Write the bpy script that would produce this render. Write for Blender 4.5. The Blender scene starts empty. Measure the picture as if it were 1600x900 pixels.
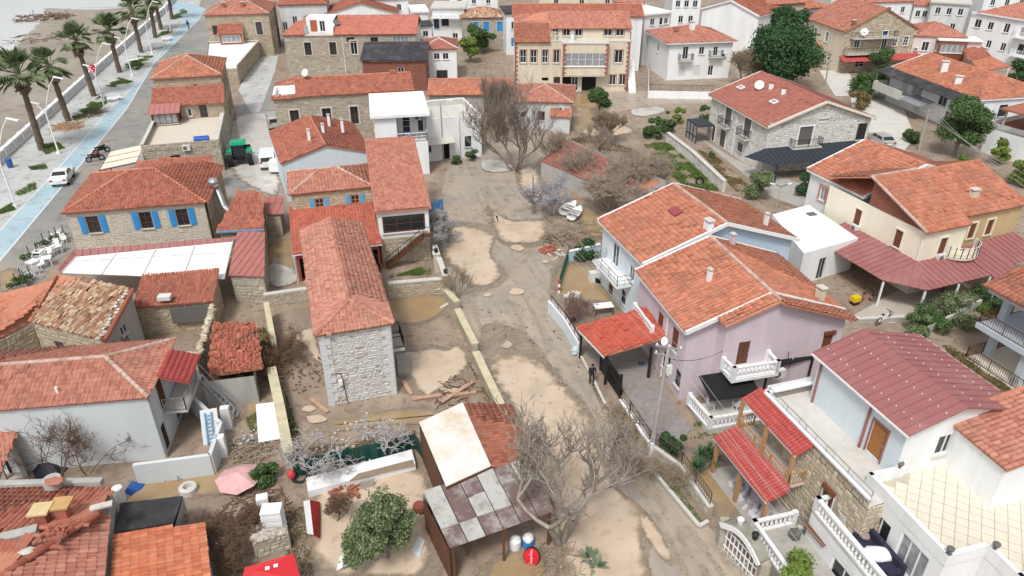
import bpy, math, random
import numpy as np
from mathutils import Vector, Matrix
random.seed(7); rng = np.random.default_rng(7)
S = bpy.context.scene; COL = S.collection
# ---------------------------------------------------------------- camera, world, sun, exposure
H = 30.0; PITCH = math.radians(30); FPX = 1140.0
cam = bpy.data.objects.new('camera', bpy.data.cameras.new('camera')); COL.objects.link(cam)
cam.location = (0, 0, H); cam.rotation_euler = (math.pi/2-PITCH, 0, 0)
cam.data.lens = FPX/1600*36; cam.data.sensor_width = 36; cam.data.clip_end = 8000; cam.data.clip_start = .5
S.camera = cam
SUN_EL, SUN_AZ = math.radians(58), math.radians(200)      # azimuth clockwise from +Y
W = bpy.data.worlds.new('World'); S.world = W; W.use_nodes = True
nt = W.node_tree; bg = nt.nodes['Background']
sky = nt.nodes.new('ShaderNodeTexSky'); sky.sky_type = 'NISHITA'; sky.sun_disc = False
sky.sun_elevation = SUN_EL; sky.sun_rotation = SUN_AZ; sky.air_density = 1.0; sky.dust_density = 4.0; sky.ozone_density = 1.0
hs = nt.nodes.new('ShaderNodeHueSaturation'); hs.inputs['Saturation'].default_value = .22
nt.links.new(sky.outputs[0], hs.inputs['Color']); nt.links.new(hs.outputs[0], bg.inputs[0]); bg.inputs[1].default_value = .105
sl = bpy.data.lights.new('sun', 'SUN'); sl.energy = 1.5; sl.angle = math.radians(11); sl.color = (1, .97, .92)
so = bpy.data.objects.new('sun', sl); COL.objects.link(so)
sd = Vector((math.sin(SUN_AZ)*math.cos(SUN_EL), math.cos(SUN_AZ)*math.cos(SUN_EL), math.sin(SUN_EL)))
so.rotation_euler = sd.to_track_quat('Z', 'Y').to_euler()
S.view_settings.view_transform = 'Standard'; S.view_settings.look = 'None'; S.view_settings.gamma = 1
S.view_settings.exposure = 0.52
S.cycles.max_bounces = 5; S.cycles.diffuse_bounces = 3; S.cycles.glossy_bounces = 3
Z = Vector((0, 0, 1))

# ---------------------------------------------------------------- placing: a photo point at height z is a place in the world
def ray(u, v):
    x = (u-800)/FPX; y = -(v-450)/FPX
    return Vector((x, math.cos(PITCH)+y*math.sin(PITCH), -math.sin(PITCH)+y*math.cos(PITCH)))
def P(u, v, z=0.0):
    d = ray(u, v); t = (z-H)/d.z
    return Vector((0, 0, H))+d*t
def onplane(u, v, o, n):
    d = ray(u, v); c = Vector((0, 0, H)); t = (o-c).dot(n)/d.dot(n)
    return c+d*t
def xy(p): return Vector((p.x, p.y, 0))
def at(p, z): return Vector((p.x, p.y, z))

# ---------------------------------------------------------------- materials
MC = {}
def lin(c): return tuple(((x/255)/12.92 if x/255 <= .04045 else ((x/255+.055)/1.055)**2.4) for x in c)
def M(name, col, rough=.85, var=.18, scale=2.0, bump=0., metal=0., dirt=None, damt=.5, dscale=.35, streak=False, island=0., spec=.3):
    if name in MC: return MC[name]
    m = bpy.data.materials.new(name); m.use_nodes = True; MC[name] = m
    t = m.node_tree; N = t.nodes; L = t.links; b = N['Principled BSDF']
    b.inputs['Roughness'].default_value = rough; b.inputs['Metallic'].default_value = metal
    b.inputs['Specular IOR Level'].default_value = spec
    g = N.new('ShaderNodeNewGeometry'); pos = g.outputs['Position']
    if streak:
        mp = N.new('ShaderNodeMapping'); mp.inputs['Scale'].default_value = (1, 1, .18); L.new(pos, mp.inputs[0]); pos = mp.outputs[0]
    n = N.new('ShaderNodeTexNoise'); n.inputs['Scale'].default_value = scale; n.inputs['Detail'].default_value = 6; n.inputs['Roughness'].default_value = .65
    L.new(pos, n.inputs['Vector'])
    mr = N.new('ShaderNodeMapRange'); mr.inputs[1].default_value = .25; mr.inputs[2].default_value = .75; mr.inputs[3].default_value = 1-var; mr.inputs[4].default_value = 1+var
    L.new(n.outputs[0], mr.inputs[0])
    mul = N.new('ShaderNodeVectorMath'); mul.operation = 'SCALE'
    if isinstance(col[0], (tuple, list)):
        cr = N.new('ShaderNodeValToRGB'); cr.color_ramp.interpolation = 'LINEAR'
        while len(cr.color_ramp.elements) < len(col): cr.color_ramp.elements.new(.5)
        for i, c in enumerate(col):
            cr.color_ramp.elements[i].position = i/(len(col)-1); cr.color_ramp.elements[i].color = (*c, 1)
        oi = N.new('ShaderNodeObjectInfo'); ad = N.new('ShaderNodeMath'); ad.operation = 'ADD'; fr = N.new('ShaderNodeMath'); fr.operation = 'FRACT'
        L.new(oi.outputs['Random'], ad.inputs[0]); L.new(g.outputs['Random Per Island'], ad.inputs[1]); L.new(ad.outputs[0], fr.inputs[0]); L.new(fr.outputs[0], cr.inputs[0])
        L.new(cr.outputs[0], mul.inputs[0])
    else:
        mul.inputs[0].default_value = col
    L.new(mr.outputs[0], mul.inputs['Scale']); out = mul.outputs[0]
    if dirt is not None:
        n2 = N.new('ShaderNodeTexNoise'); n2.inputs['Scale'].default_value = dscale; n2.inputs['Detail'].default_value = 8; n2.inputs['Roughness'].default_value = .7
        L.new(pos, n2.inputs['Vector'])
        r2 = N.new('ShaderNodeMapRange'); r2.inputs[1].default_value = .48; r2.inputs[2].default_value = .72; r2.inputs[3].default_value = 0; r2.inputs[4].default_value = damt
        L.new(n2.outputs[0], r2.inputs[0])
        mx = N.new('ShaderNodeMix'); mx.data_type = 'RGBA'; L.new(r2.outputs[0], mx.inputs[0]); L.new(out, mx.inputs[6]); mx.inputs[7].default_value = (*dirt, 1); out = mx.outputs[2]
    L.new(out, b.inputs['Base Color'])
    if bump:
        bp = N.new('ShaderNodeBump'); bp.inputs['Strength'].default_value = bump; bp.inputs['Distance'].default_value = .05
        n3 = N.new('ShaderNodeTexNoise'); n3.inputs['Scale'].default_value = scale*4; n3.inputs['Detail'].default_value = 5; L.new(g.outputs['Position'], n3.inputs['Vector'])
        L.new(n3.outputs[0], bp.inputs['Height']); L.new(bp.outputs[0], b.inputs['Normal'])
    return m
def tilemat(name, cols, dirt=(.16, .11, .09), damt=.45): return M(name, cols, .8, .14, 1.3, 0, 0, dirt, damt, .5)
WHITE = M('white_stucco', (.82, .84, .85), .8, .05, 1.5, .1, 0, (.50, .49, .46), .42, .5, True)
BLUEW = M('pale_blue_stucco', (.50, .62, .74), .8, .05, 1.5, .1, 0, (.55, .60, .64), .4, .5, True)
WSHADE = M('white_stucco_blue_shade', (.66, .74, .79), .8, .05, 1.5, .1, 0, (.42, .45, .47), .4, .5, True)  # white render with the cool bluish shade mixed into its colour
PINKW = M('lilac_stucco', (.62, .53, .58), .8, .06, 1.5, .1, 0, (.40, .36, .38), .5, .6, True)
YELW = M('pale_yellow_stucco', (.84, .79, .64), .8, .05, 1.5, .1, 0, (.60, .54, .42), .35, .5, True)
CREAM = M('cream_stucco', (.68, .61, .48), .85, .08, 1.5, .1, 0, (.38, .32, .25), .5, .6, True)
GREYW = M('grey_plaster', (.42, .41, .39), .9, .15, 1.2, .2, 0, (.24, .23, .21), .5, .5, True)
PALEP = M('pale_worn_plaster', (.62, .64, .65), .9, .1, 1.0, .2, 0, (.36, .36, .35), .6, .35, True)
MORTAR = M('mortar', (.42, .36, .28), .95, .2, 3)
MORTARL = M('pale_mortar', (.56, .54, .50), .95, .15, 3)
STONEC = dict(
 tan=M('tan_stone', [(.33, .26, .18), (.47, .39, .28), (.39, .33, .25), (.53, .45, .34)], .9, .2, 4, .3),
 grey=M('grey_stone', [(.31, .28, .24), (.44, .41, .35), (.37, .32, .25), (.52, .48, .42)], .9, .2, 4, .3),
 pale=M('pale_stone', [(.52, .52, .51), (.64, .64, .63), (.44, .44, .43), (.60, .59, .57), (.52, .52, .52), (.62, .61, .59), (.48, .48, .48), (.60, .60, .59), (.42, .33, .20), (.33, .25, .15), (.56, .56, .55), (.50, .51, .52), (.63, .62, .60)], .9, .12, 4, .3),
 white=M('white_stone', [(.66, .65, .62), (.76, .76, .74), (.56, .55, .52), (.72, .70, .66), (.42, .38, .32)], .9, .12, 4, .3),
 cream=M('cream_stone', [(.44, .37, .27), (.56, .49, .38), (.36, .30, .22), (.50, .42, .29), (.60, .55, .46)], .9, .15, 4, .3))
T_OR = tilemat('orange_tile', [(.45, .17, .10), (.52, .215, .14), (.38, .135, .08), (.48, .19, .118)], (.21, .13, .10), .65)
T_SAL = tilemat('salmon_tile', [(.43, .175, .125), (.50, .23, .17), (.36, .135, .095), (.46, .20, .145)], (.26, .16, .13), .4)
T_RED = tilemat('red_tile', [(.35, .115, .075), (.42, .15, .10), (.28, .085, .057), (.38, .165, .115)], (.20, .10, .08), .45)
T_DUST = tilemat('dusty_tile', [(.46, .205, .15), (.53, .265, .20), (.39, .155, .11), (.48, .225, .17)], (.30, .20, .16), .5)
T_BRN = tilemat('brown_tile', [(.30, .11, .07), (.38, .15, .095), (.24, .085, .06)], (.12, .08, .06), .5)
T_VILLA = tilemat('plum_tile', [(.35, .135, .105), (.39, .155, .12), (.32, .12, .095)], (.28, .10, .09), .3)
T_OLD = tilemat('old_mixed_tile', [(.56, .43, .28), (.42, .26, .15), (.30, .14, .09), (.62, .52, .38), (.36, .19, .12), (.24, .16, .11)], (.16, .12, .09), .4)
T_NEW = tilemat('bright_new_tile', [(.52, .165, .085), (.60, .235, .13), (.47, .135, .07), (.57, .205, .11)], (.32, .14, .09), .25)
REDM = tilemat('red_sheet_tile', [(.40, .075, .07), (.45, .09, .08)], (.34, .06, .05), .35)
BURG = M('burgundy_sheet', (.31, .125, .122), .55, .08, 1, 0, 0, (.42, .24, .235), .5, .4)
CAPG = M('mortared_cap', [(.46, .33, .27), (.52, .40, .34), (.40, .25, .19)], .9, .25, 4)
CAPR = M('clay_cap', [(.46, .19, .12), (.52, .23, .15), (.40, .15, .10)], .85, .2, 3)
SLATE = M('dark_slate_sheet', (.035, .042, .055), .55, .2, 2)
BLACK = M('black_paint', (.012, .012, .013), .6, .2, 4)
TAR = M('tar_felt', (.045, .043, .048), .8, .3, 1, .2, 0, (.16, .15, .15), .5, .5)
IRON = M('black_iron', (.02, .02, .022), .5, .2, 6)
WPAINT = M('white_paint', (.80, .81, .82), .5, .04, 3)
CONC = M('concrete', (.40, .38, .35), .9, .15, 2, .2, 0, (.24, .22, .19), .5, .6)
PALEC = M('pale_concrete', (.58, .56, .52), .85, .1, 2, .1, 0, (.36, .34, .30), .5, .6)
CREAMT = M('cream_terrace', (.68, .635, .53), .7, .06, 2, 0, 0, (.56, .52, .42), .4, .6)
WOOD = M('brown_wood', (.13, .055, .03), .7, .25, 6)
WOODL = M('pine_wood', (.46, .26, .13), .7, .2, 6)
PLANK = M('raw_plank', (.46, .30, .21), .85, .25, 4)
BLUEP = M('blue_paint', (.04, .27, .62), .6, .1, 4)
GLASS = M('window_glass', (.025, .03, .035), .08, .3, 1, spec=.6)
CURT = M('curtain_glass', (.30, .31, .33), .15, .35, 2.5, spec=.6)
ROLL = M('grey_roller', (.14, .135, .13), .6, .1, 3)
ROLLB = M('brown_roller', (.17, .06, .03), .6, .1, 3)
ROLLW = M('white_roller', (.66, .67, .68), .6, .05, 3)
ACM = M('appliance_white', (.66, .66, .64), .5, .1, 5)
STEEL = M('galvanised_steel', (.45, .46, .47), .4, .1, 3, metal=.6)
PINKS = M('pink_surround', (.56, .27, .25), .8, .1, 3)
TERRA = M('terracotta_trim', (.40, .10, .07), .8, .15, 3)
BARK = M('grey_bark', (.20, .175, .155), .9, .3, 5)
BARKL = M('pale_bark', (.38, .36, .36), .9, .25, 5)
BARKB = M('brown_twig', (.17, .105, .07), .9, .3, 4)
BARKT = M('tan_twig', (.30, .24, .17), .9, .3, 4)
def leafmat(n, a, b): return M(n, [a, b, tuple((x+y)/2 for x, y in zip(a, b))], .7, .25, .8, spec=.2)
LEAF = leafmat('green_leaf', (.045, .09, .03), (.10, .165, .06))
LEAFD = leafmat('dark_needle', (.028, .07, .03), (.065, .13, .055))
LEAFO = leafmat('olive_leaf', (.09, .13, .05), (.20, .25, .13))
LEAFY = leafmat('bright_leaf', (.11, .18, .035), (.21, .28, .07))
PALML = leafmat('palm_leaf', (.09, .13, .06), (.22, .26, .14))
GRASS = leafmat('grass_blade', (.08, .135, .035), (.14, .205, .06))

# ---------------------------------------------------------------- mesh helpers
OFF = {}
class G:
    def __init__(s): s.v = []; s.f = []
    def add(s, vs, fs):
        o = len(s.v); s.v.extend(Vector(x) for x in vs); s.f.extend(tuple(i+o for i in f) for f in fs); return s
    def obox(s, o, ex, ey, ez):
        o = Vector(o); vs = [o, o+ex, o+ex+ey, o+ey, o+ez, o+ex+ez, o+ex+ey+ez, o+ey+ez]
        fs = [(3, 2, 1, 0), (4, 5, 6, 7), (0, 1, 5, 4), (1, 2, 6, 5), (2, 3, 7, 6), (3, 0, 4, 7)]
        return s.add(vs, fs if Vector(ex).cross(ey).dot(ez) > 0 else [f[::-1] for f in fs])
    def box(s, c, sx, sy, sz, rot=0.):
        ex = Vector((math.cos(rot), math.sin(rot), 0)); ey = Vector((-ex.y, ex.x, 0))
        return s.obox(Vector(c)-ex*sx/2-ey*sy/2, ex*sx, ey*sy, Z*sz)       # c = centre of the base
    def bar(s, p, q, w, h=None, up=Z):
        p = Vector(p); q = Vector(q); d = q-p
        if d.length < 1e-6: return s
        h = h or w; e = d.normalized(); a = e.cross(up)
        if a.length < 1e-4: a = e.cross(Vector((1, 0, 0)))
        a.normalize(); b = a.cross(e)
        return s.obox(p-a*w/2-b*h/2, d, a*w, b*h)
    def tube(s, p, q, r0, r1=None, n=8):
        r1 = r0 if r1 is None else r1; p = Vector(p); q = Vector(q); e = (q-p).normalized()
        a = e.cross(Z if abs(e.z) < .95 else Vector((1, 0, 0))).normalized(); b = e.cross(a)
        vs = [p+(a*math.cos(t)+b*math.sin(t))*r0 for t in [2*math.pi*i/n for i in range(n)]]+[q+(a*math.cos(t)+b*math.sin(t))*r1 for t in [2*math.pi*i/n for i in range(n)]]
        return s.add(vs, [(i, (i+1) % n, n+(i+1) % n, n+i) for i in range(n)]+[tuple(range(n-1, -1, -1)), tuple(range(n, 2*n))])
    def path(s, pts, r, n=6):
        for a, b in zip(pts, pts[1:]): s.tube(a, b, r, r, n)
        return s
    def prism(s, pts, dz):
        n = len(pts); pts = [Vector(p) for p in pts]; dz = Vector(dz) if not isinstance(dz, (int, float)) else Z*dz
        nn = sum(((pts[i]-pts[0]).cross(pts[(i+1) % n]-pts[0]) for i in range(n)), Vector()); fs = [tuple(range(n-1, -1, -1)), tuple(range(n, 2*n))]+[(i, (i+1) % n, n+(i+1) % n, n+i) for i in range(n)]
        return s.add(pts+[p+dz for p in pts], fs if nn.dot(dz) > 0 else [f[::-1] for f in fs])
    def lathe(s, c, prof, n=10):
        c = Vector(c); vs = []; fs = []
        for r, z in prof: vs += [c+Vector((r*math.cos(2*math.pi*i/n), r*math.sin(2*math.pi*i/n), z)) for i in range(n)]
        for k in range(len(prof)-1): fs += [(k*n+i, k*n+(i+1) % n, (k+1)*n+(i+1) % n, (k+1)*n+i) for i in range(n)]
        fs += [tuple(range(n-1, -1, -1)), tuple(range((len(prof)-1)*n, len(prof)*n))]
        return s.add(vs, fs)
    def lump(s, c, rx, ry, rz, n=8, m=5, jit=.15, seed=0):
        r = random.Random(seed); c = Vector(c); vs = [c-Z*rz]; fs = []
        for k in range(1, m):
            t = math.pi*k/m
            for i in range(n):
                j = 1+r.uniform(-jit, jit); a = 2*math.pi*i/n
                vs.append(c+Vector((rx*math.sin(t)*math.cos(a)*j, ry*math.sin(t)*math.sin(a)*j, -rz*math.cos(t)*j)))
        vs.append(c+Z*rz)
        for i in range(n): fs.append((0, 1+(i+1) % n, 1+i)); fs.append((len(vs)-1, 1+(m-2)*n+i, 1+(m-2)*n+(i+1) % n))
        for k in range(m-2):
            for i in range(n): fs.append((1+k*n+i, 1+k*n+(i+1) % n, 1+(k+1)*n+(i+1) % n, 1+(k+1)*n+i))
        return s.add(vs, fs)
    def build(s, name, mat, parent=None, at=None, smooth=False):
        off = OFF.get(parent.name, Vector()) if parent else (Vector(at) if at is not None else Vector())
        me = bpy.data.meshes.new(name); me.from_pydata([v-off for v in s.v], [], s.f)
        if smooth: me.polygons.foreach_set('use_smooth', [True]*len(me.polygons))
        return link(name, me, mat, parent, off)
def link(name, me, mat, parent, off):
    o = bpy.data.objects.new(name, me); COL.objects.link(o); me.materials.append(mat)
    if parent: o.parent = parent
    else: o.location = off
    OFF[o.name] = Vector(off)
    return o
def npmesh(name, V, F, mat, parent=None, at=None):
    off = OFF.get(parent.name, Vector()) if parent else (Vector(at) if at is not None else Vector())
    V = np.asarray(V, dtype=np.float32).reshape(-1, 3)-np.array(off, dtype=np.float32); F = np.asarray(F, dtype=np.int32); k = F.shape[1]
    me = bpy.data.meshes.new(name); me.vertices.add(len(V)); me.vertices.foreach_set('co', V.ravel())
    me.loops.add(F.size); me.loops.foreach_set('vertex_index', F.ravel())
    me.polygons.add(len(F)); me.polygons.foreach_set('loop_start', np.arange(0, F.size, k, dtype=np.int32))
    me.update(calc_edges=True); me.validate()
    return link(name, me, mat, parent, off)
def tag(o, label=None, cat=None, group=None, kind=None):
    for k, x in (('label', label), ('category', cat), ('group', group), ('kind', kind)):
        if x: o[k] = x
    return o
def thing(name, label, cat, loc=(0, 0, 0), group=None):
    o = bpy.data.objects.new(name, None); COL.objects.link(o); o.location = loc; o.empty_display_size = .3; OFF[o.name] = Vector(loc)
    return tag(o, label, cat, group)
def copy_tree(o, parent=None):
    c = o.copy(); COL.objects.link(c); c.parent = parent; OFF[c.name] = OFF.get(o.name, Vector())
    for ch in list(o.children): copy_tree(ch, c)
    return c
def inpoly(x, y, poly):
    c = np.zeros(x.shape, bool); n = len(poly)
    for i in range(n):
        x1, y1 = poly[i]; x2, y2 = poly[(i+1) % n]
        if abs(y2-y1) < 1e-9: continue
        c ^= ((y1 > y) != (y2 > y)) & (x < (x2-x1)*(y-y1)/(y2-y1)+x1)
    return c
def clip(poly, n, d):           # keep 2D points with n.p <= d
    out = []
    for i in range(len(poly)):
        a, b = poly[i], poly[(i+1) % len(poly)]; da = n[0]*a[0]+n[1]*a[1]-d; db = n[0]*b[0]+n[1]*b[1]-d
        if da <= 0: out.append(a)
        if (da < 0 < db) or (db < 0 < da):
            t = da/(da-db); out.append((a[0]+t*(b[0]-a[0]), a[1]+t*(b[1]-a[1])))
    return out
def planeframe(pts):
    o = Vector(pts[0]); e = (Vector(pts[1])-o).normalized(); n = Vector()
    for i in range(len(pts)): n += (Vector(pts[i])-o).cross(Vector(pts[(i+1) % len(pts)])-o)
    n.normalize()
    if n.z < 0: n = -n
    up = n.cross(e)
    if up.dot(sum((Vector(p)-o for p in pts), Vector())) < 0: up = -up
    return o, e, up, n
NEARP = [(0, 0), (.13, .045), (.36, .065), (.58, .045), (.7, .012), (1, .012)]
FARP = [(0, 0), (.35, .06), (.7, .0), (1, .0)]
def roof(root, pts, mat, tw=.30, tl=.38, prof=None, singles=0, slab=None, name='roof_slope', th=.12, amp=1., jit=.01):
    """a sloping slab (first edge = eave) that carries its rows of clay tiles"""
    o, e, up, n = planeframe(pts)
    s = G().prism([Vector(p)-n*th for p in pts], n*th).build(name, slab or CAPR, root)
    poly = [((Vector(p)-o).dot(e), (Vector(p)-o).dot(up)) for p in pts]
    xs = [p[0] for p in poly]; ys = [p[1] for p in poly]
    gx = np.arange(min(xs)+.0, max(xs), tw); gy = np.arange(min(ys)-.03, max(ys), tl)
    X, Y = [a.ravel() for a in np.meshgrid(gx, gy)]
    ok = inpoly(X+tw*.5, Y+tl*.45, poly); X = X[ok]; Y = Y[ok]
    if not len(X): return s
    c0 = np.array(o+e*float(np.mean(xs))+up*float(np.mean(ys)))
    if prof is None: prof = NEARP if np.linalg.norm(c0-np.array([0, 0, H])) < 75 else FARP
    k = len(prof); px = np.array([p[0] for p in prof])*tw*.985; pz = np.array([p[1] for p in prof])*amp
    tv = np.concatenate([np.stack([px, np.full(k, -.02), pz-.03], 1), np.stack([px, np.full(k, -.02), pz+.035], 1), np.stack([px, np.full(k, tl), pz+.006], 1)])
    tf = [(r*k+i, r*k+i+1, (r+1)*k+i+1, (r+1)*k+i) for r in range(2) for i in range(k-1)]
    E, U, Nn, O = [np.array(q) for q in (e, up, n, o)]
    J = rng.normal(0, jit, (len(X), 2)); J[rng.random(len(X)) < .025] *= 7; sag = .03*np.sin(X*.9+c0[0])*np.sin(Y*.8+c0[1]); tilt = rng.normal(0, jit*1.2, len(X))
    order = np.arange(len(X))
    if singles:
        C3 = O+np.outer(X, E)+np.outer(Y, U); order = np.argsort(np.linalg.norm(C3-np.array([0, 0, H]), axis=1))
        me = bpy.data.meshes.new('roof_tile'); me.from_pydata(tv.tolist(), [], tf); me.materials.append(mat)
        off = OFF[s.name]; R3 = Matrix((e, up, n)).transposed().to_4x4()
        for i in order[:singles]:
            t = bpy.data.objects.new('roof_tile', me); COL.objects.link(t); t.parent = s
            t.matrix_local = Matrix.Translation(o+e*float(X[i]+J[i, 0])+up*float(Y[i]+J[i, 1])-off) @ R3 @ Matrix.Rotation(float(tilt[i])*2, 4, 'Z')
        order = order[singles:]
        if not len(order): return s
    Xs, Ys, Js, Ts = X[order], Y[order], J[order], tilt[order]
    lx = tv[None, :, 0]+(Xs+Js[:, 0])[:, None]; ly = tv[None, :, 1]+(Ys+Js[:, 1])[:, None]; lz = tv[None, :, 2]+(np.abs(Ts)+sag[order]+.02)[:, None]+Ts[:, None]*(tv[None, :, 0]/tw-.5)*1.5
    V = O+lx[..., None]*E+ly[..., None]*U+lz[..., None]*Nn
    F = (np.array(tf)[None]+(np.arange(len(Xs))*len(tv))[:, None, None]).reshape(-1, 4)
    npmesh('roof_tiles', V, F, mat, s)['kind'] = 'stuff'
    return s
def caps(root, p, q, mat=None, r=.13, lift=.06, name='ridge_caps'):
    p = Vector(p); q = Vector(q); d = q-p; n = max(1, int(d.length/.4)); e = d.normalized(); a = e.cross(Z).normalized(); b = a.cross(e); g = G()
    for i in range(n):
        s0 = p+d*(i/n)-e*.03+b*(lift+random.uniform(-.01, .01)); s1 = p+d*((i+1)/n)+b*lift*.8
        vs = []
        for c, rr in ((s0, r*1.12), (s1, r*.95)):
            vs += [c+a*math.cos(t)*rr+b*(math.sin(t)*rr-.03) for t in [math.pi*k/5 for k in range(6)]]
        g.add(vs, [(k, k+1, 7+k, 6+k) for k in range(5)]+[tuple(range(5, -1, -1))])
    o = g.build(name, mat or CAPR, root); o['kind'] = 'stuff'; return o
def strips(root, pts, mat, width, name='roof_panel', rib=.05, th=.05, gap=.0, ribmat=None, along='up', ribw=.05):
    """sheet-metal slope cut into its panels, each its own part, with a standing seam on one edge"""
    o, e, up, n = planeframe(pts)
    if along == 'eave': e, up = up, -e
    poly = [((Vector(p)-o).dot(e), (Vector(p)-o).dot(up)) for p in pts]; x0 = min(p[0] for p in poly); x1 = max(p[0] for p in poly)
    k = max(1, round((x1-x0)/width)); w = (x1-x0)/k; out = []
    for i in range(k):
        c = clip(clip(poly, (-1, 0), -(x0+i*w+gap/2)), (1, 0), x0+(i+1)*w-gap/2)
        if len(c) < 3: continue
        pp = [o+e*a+up*b for a, b in c]; g = G().prism([p-n*th for p in pp], n*th)
        if rib:
            xe = x0+i*w+.01; seg = [b for a, b in clip(clip(poly, (-1, 0), -xe), (1, 0), xe+.02)]
            if len(seg) > 1: g.bar(o+e*(xe+ribw/2)+up*min(seg)+n*rib/2, o+e*(xe+ribw/2)+up*max(seg)+n*rib/2, ribw, rib, n)
        out.append(g.build(name, mat, root))
    return out
def stonefield(root, p, q, z0, z1, holes, mat, sh=.26, sw=.5, proud=.035, singles=0, topfn=None, name='stones', s0=0., s1=None, lumpy=.35):
    """random coursed rubble on a wall face, every stone a chamfered block"""
    p = Vector(p); q = Vector(q); e = (q-p); Lw = e.length; e.normalize(); n = Vector((e.y, -e.x, 0)); r = random
    L1 = Lw if s1 is None else s1; blocks = []; z = z0
    while z < z1-.04:
        h = min(sh*r.uniform(.6, 1.35), z1-z); 
        if z1-z-h < .08: h = z1-z
        x = s0+r.uniform(-sw*.5, 0)
        while x < L1:
            w = sw*r.uniform(.5, 1.6); a, b = max(x, s0), min(x+w, L1); x += w
            if b-a < .06: continue
            zc = z+h/2; xc = (a+b)/2
            if topfn is not None and z+h > topfn(xc): continue
            if any(hx-.02 < b and a < hx+hw+.02 and hz-.02 < z+h and z < hz+hh+.02 for hx, hz, hw, hh in holes): 
                # trim against openings sideways
                cut = False
                for hx, hz, hw, hh in holes:
                    if hx-.02 < b and a < hx+hw+.02 and hz-.02 < z+h and z < hz+hh+.02:
                        if a < hx-.12: b = hx-.03
                        elif b > hx+hw+.12: a = hx+hw+.03
                        else: cut = True
                if cut or b-a < .06: continue
            blocks.append((a, b, z, z+h))
        z += h
    def geo(g, a, b, za, zb):
        j = lambda m: r.uniform(-m, m); mr = .018; ins = .03; pr = proud*r.uniform(.4, 1.4); hj = (zb-za)*lumpy*.35; wj = min(.06, (b-a)*.12)
        bk = [(a+mr+abs(j(wj)), za+mr+abs(j(hj))), (b-mr-abs(j(wj)), za+mr+abs(j(hj))), (b-mr-abs(j(wj)), zb-mr-abs(j(hj))), (a+mr+abs(j(wj)), zb-mr-abs(j(hj)))]
        cx, cz = (a+b)/2, (za+zb)/2
        fr = [(x+(ins if x < cx else -ins), y+(ins if y < cz else -ins)*.7) for x, y in bk]
        vs = [p+e*x+Z*(y-p.z)+n*.002 for x, y in bk]+[p+e*x+Z*(y-p.z)+n*(pr+j(.008)) for x, y in fr]
        g.add(vs, [(4, 5, 6, 7), (0, 1, 5, 4), (1, 2, 6, 5), (2, 3, 7, 6), (3, 0, 4, 7)])
    r.shuffle(blocks)
    for bl in blocks[:singles]:
        g = G(); geo(g, *bl); g.build('stone', mat, root)
    g = G()
    for bl in blocks[singles:]: geo(g, *bl)
    if g.v: g.build(name, mat, root)['kind'] = 'stuff'
def railing(root, pts, h=.95, sp=.14, mat=None, name='railing', r=.018, post=1.6, mid=False, closed=False):
    mat = mat or IRON; g = G(); pts = [Vector(p) for p in pts]
    if closed: pts = pts+[pts[0]]
    for a, b in zip(pts, pts[1:]):
        g.bar(a+Z*h, b+Z*h, r*2.4); g.bar(a+Z*.1, b+Z*.1, r*1.8)
        if mid: g.bar(a+Z*h*.55, b+Z*h*.55, r*1.8)
        L = (b-a).length; k = max(1, int(L/sp))
        for i in range(k+1):
            q = a+(b-a)*(i/k); g.bar(q+Z*.02, q+Z*h, r*1.1)
        k = max(1, round(L/post))
        for i in range(k+1):
            q = a+(b-a)*(i/k); g.bar(q, q+Z*(h+.03), r*2.6)
    return g.build(name, mat, root)
BAL = [(.07, 0), (.07, .05), (.035, .1), (.085, .25), (.06, .42), (.035, .55), (.07, .62), (.07, .66)]
def balustrade(root, pts, mat=None, h=.9, sp=.3, rail=.2, singles=True):
    mat = mat or WPAINT; pts = [Vector(p) for p in pts]; g = G()
    for a, b in zip(pts, pts[1:]):
        g.bar(a+Z*(h-.06), b+Z*(h-.06), rail, .12); g.bar(a+Z*.05, b+Z*.05, rail, .1)
        for q in (a, b): g.box(q, .24, .24, h+.06, math.atan2((b-a).y, (b-a).x))
    par = g.build('balustrade', mat, root); k0 = None
    for a, b in zip(pts, pts[1:]):
        k = max(1, int((b-a).length/sp))
        for i in range(1, k):
            q = a+(b-a)*(i/k)+Z*.1
            if k0 is None:
                k0 = G().lathe(Vector(), [(r, z*(h-.22)/.66) for r, z in BAL], 7).build('baluster', mat); k0.parent = par; k0.location = q-OFF[par.name]
            else:
                c = k0.copy(); COL.objects.link(c); c.parent = par; c.location = q-OFF[par.name]
    return par
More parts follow.
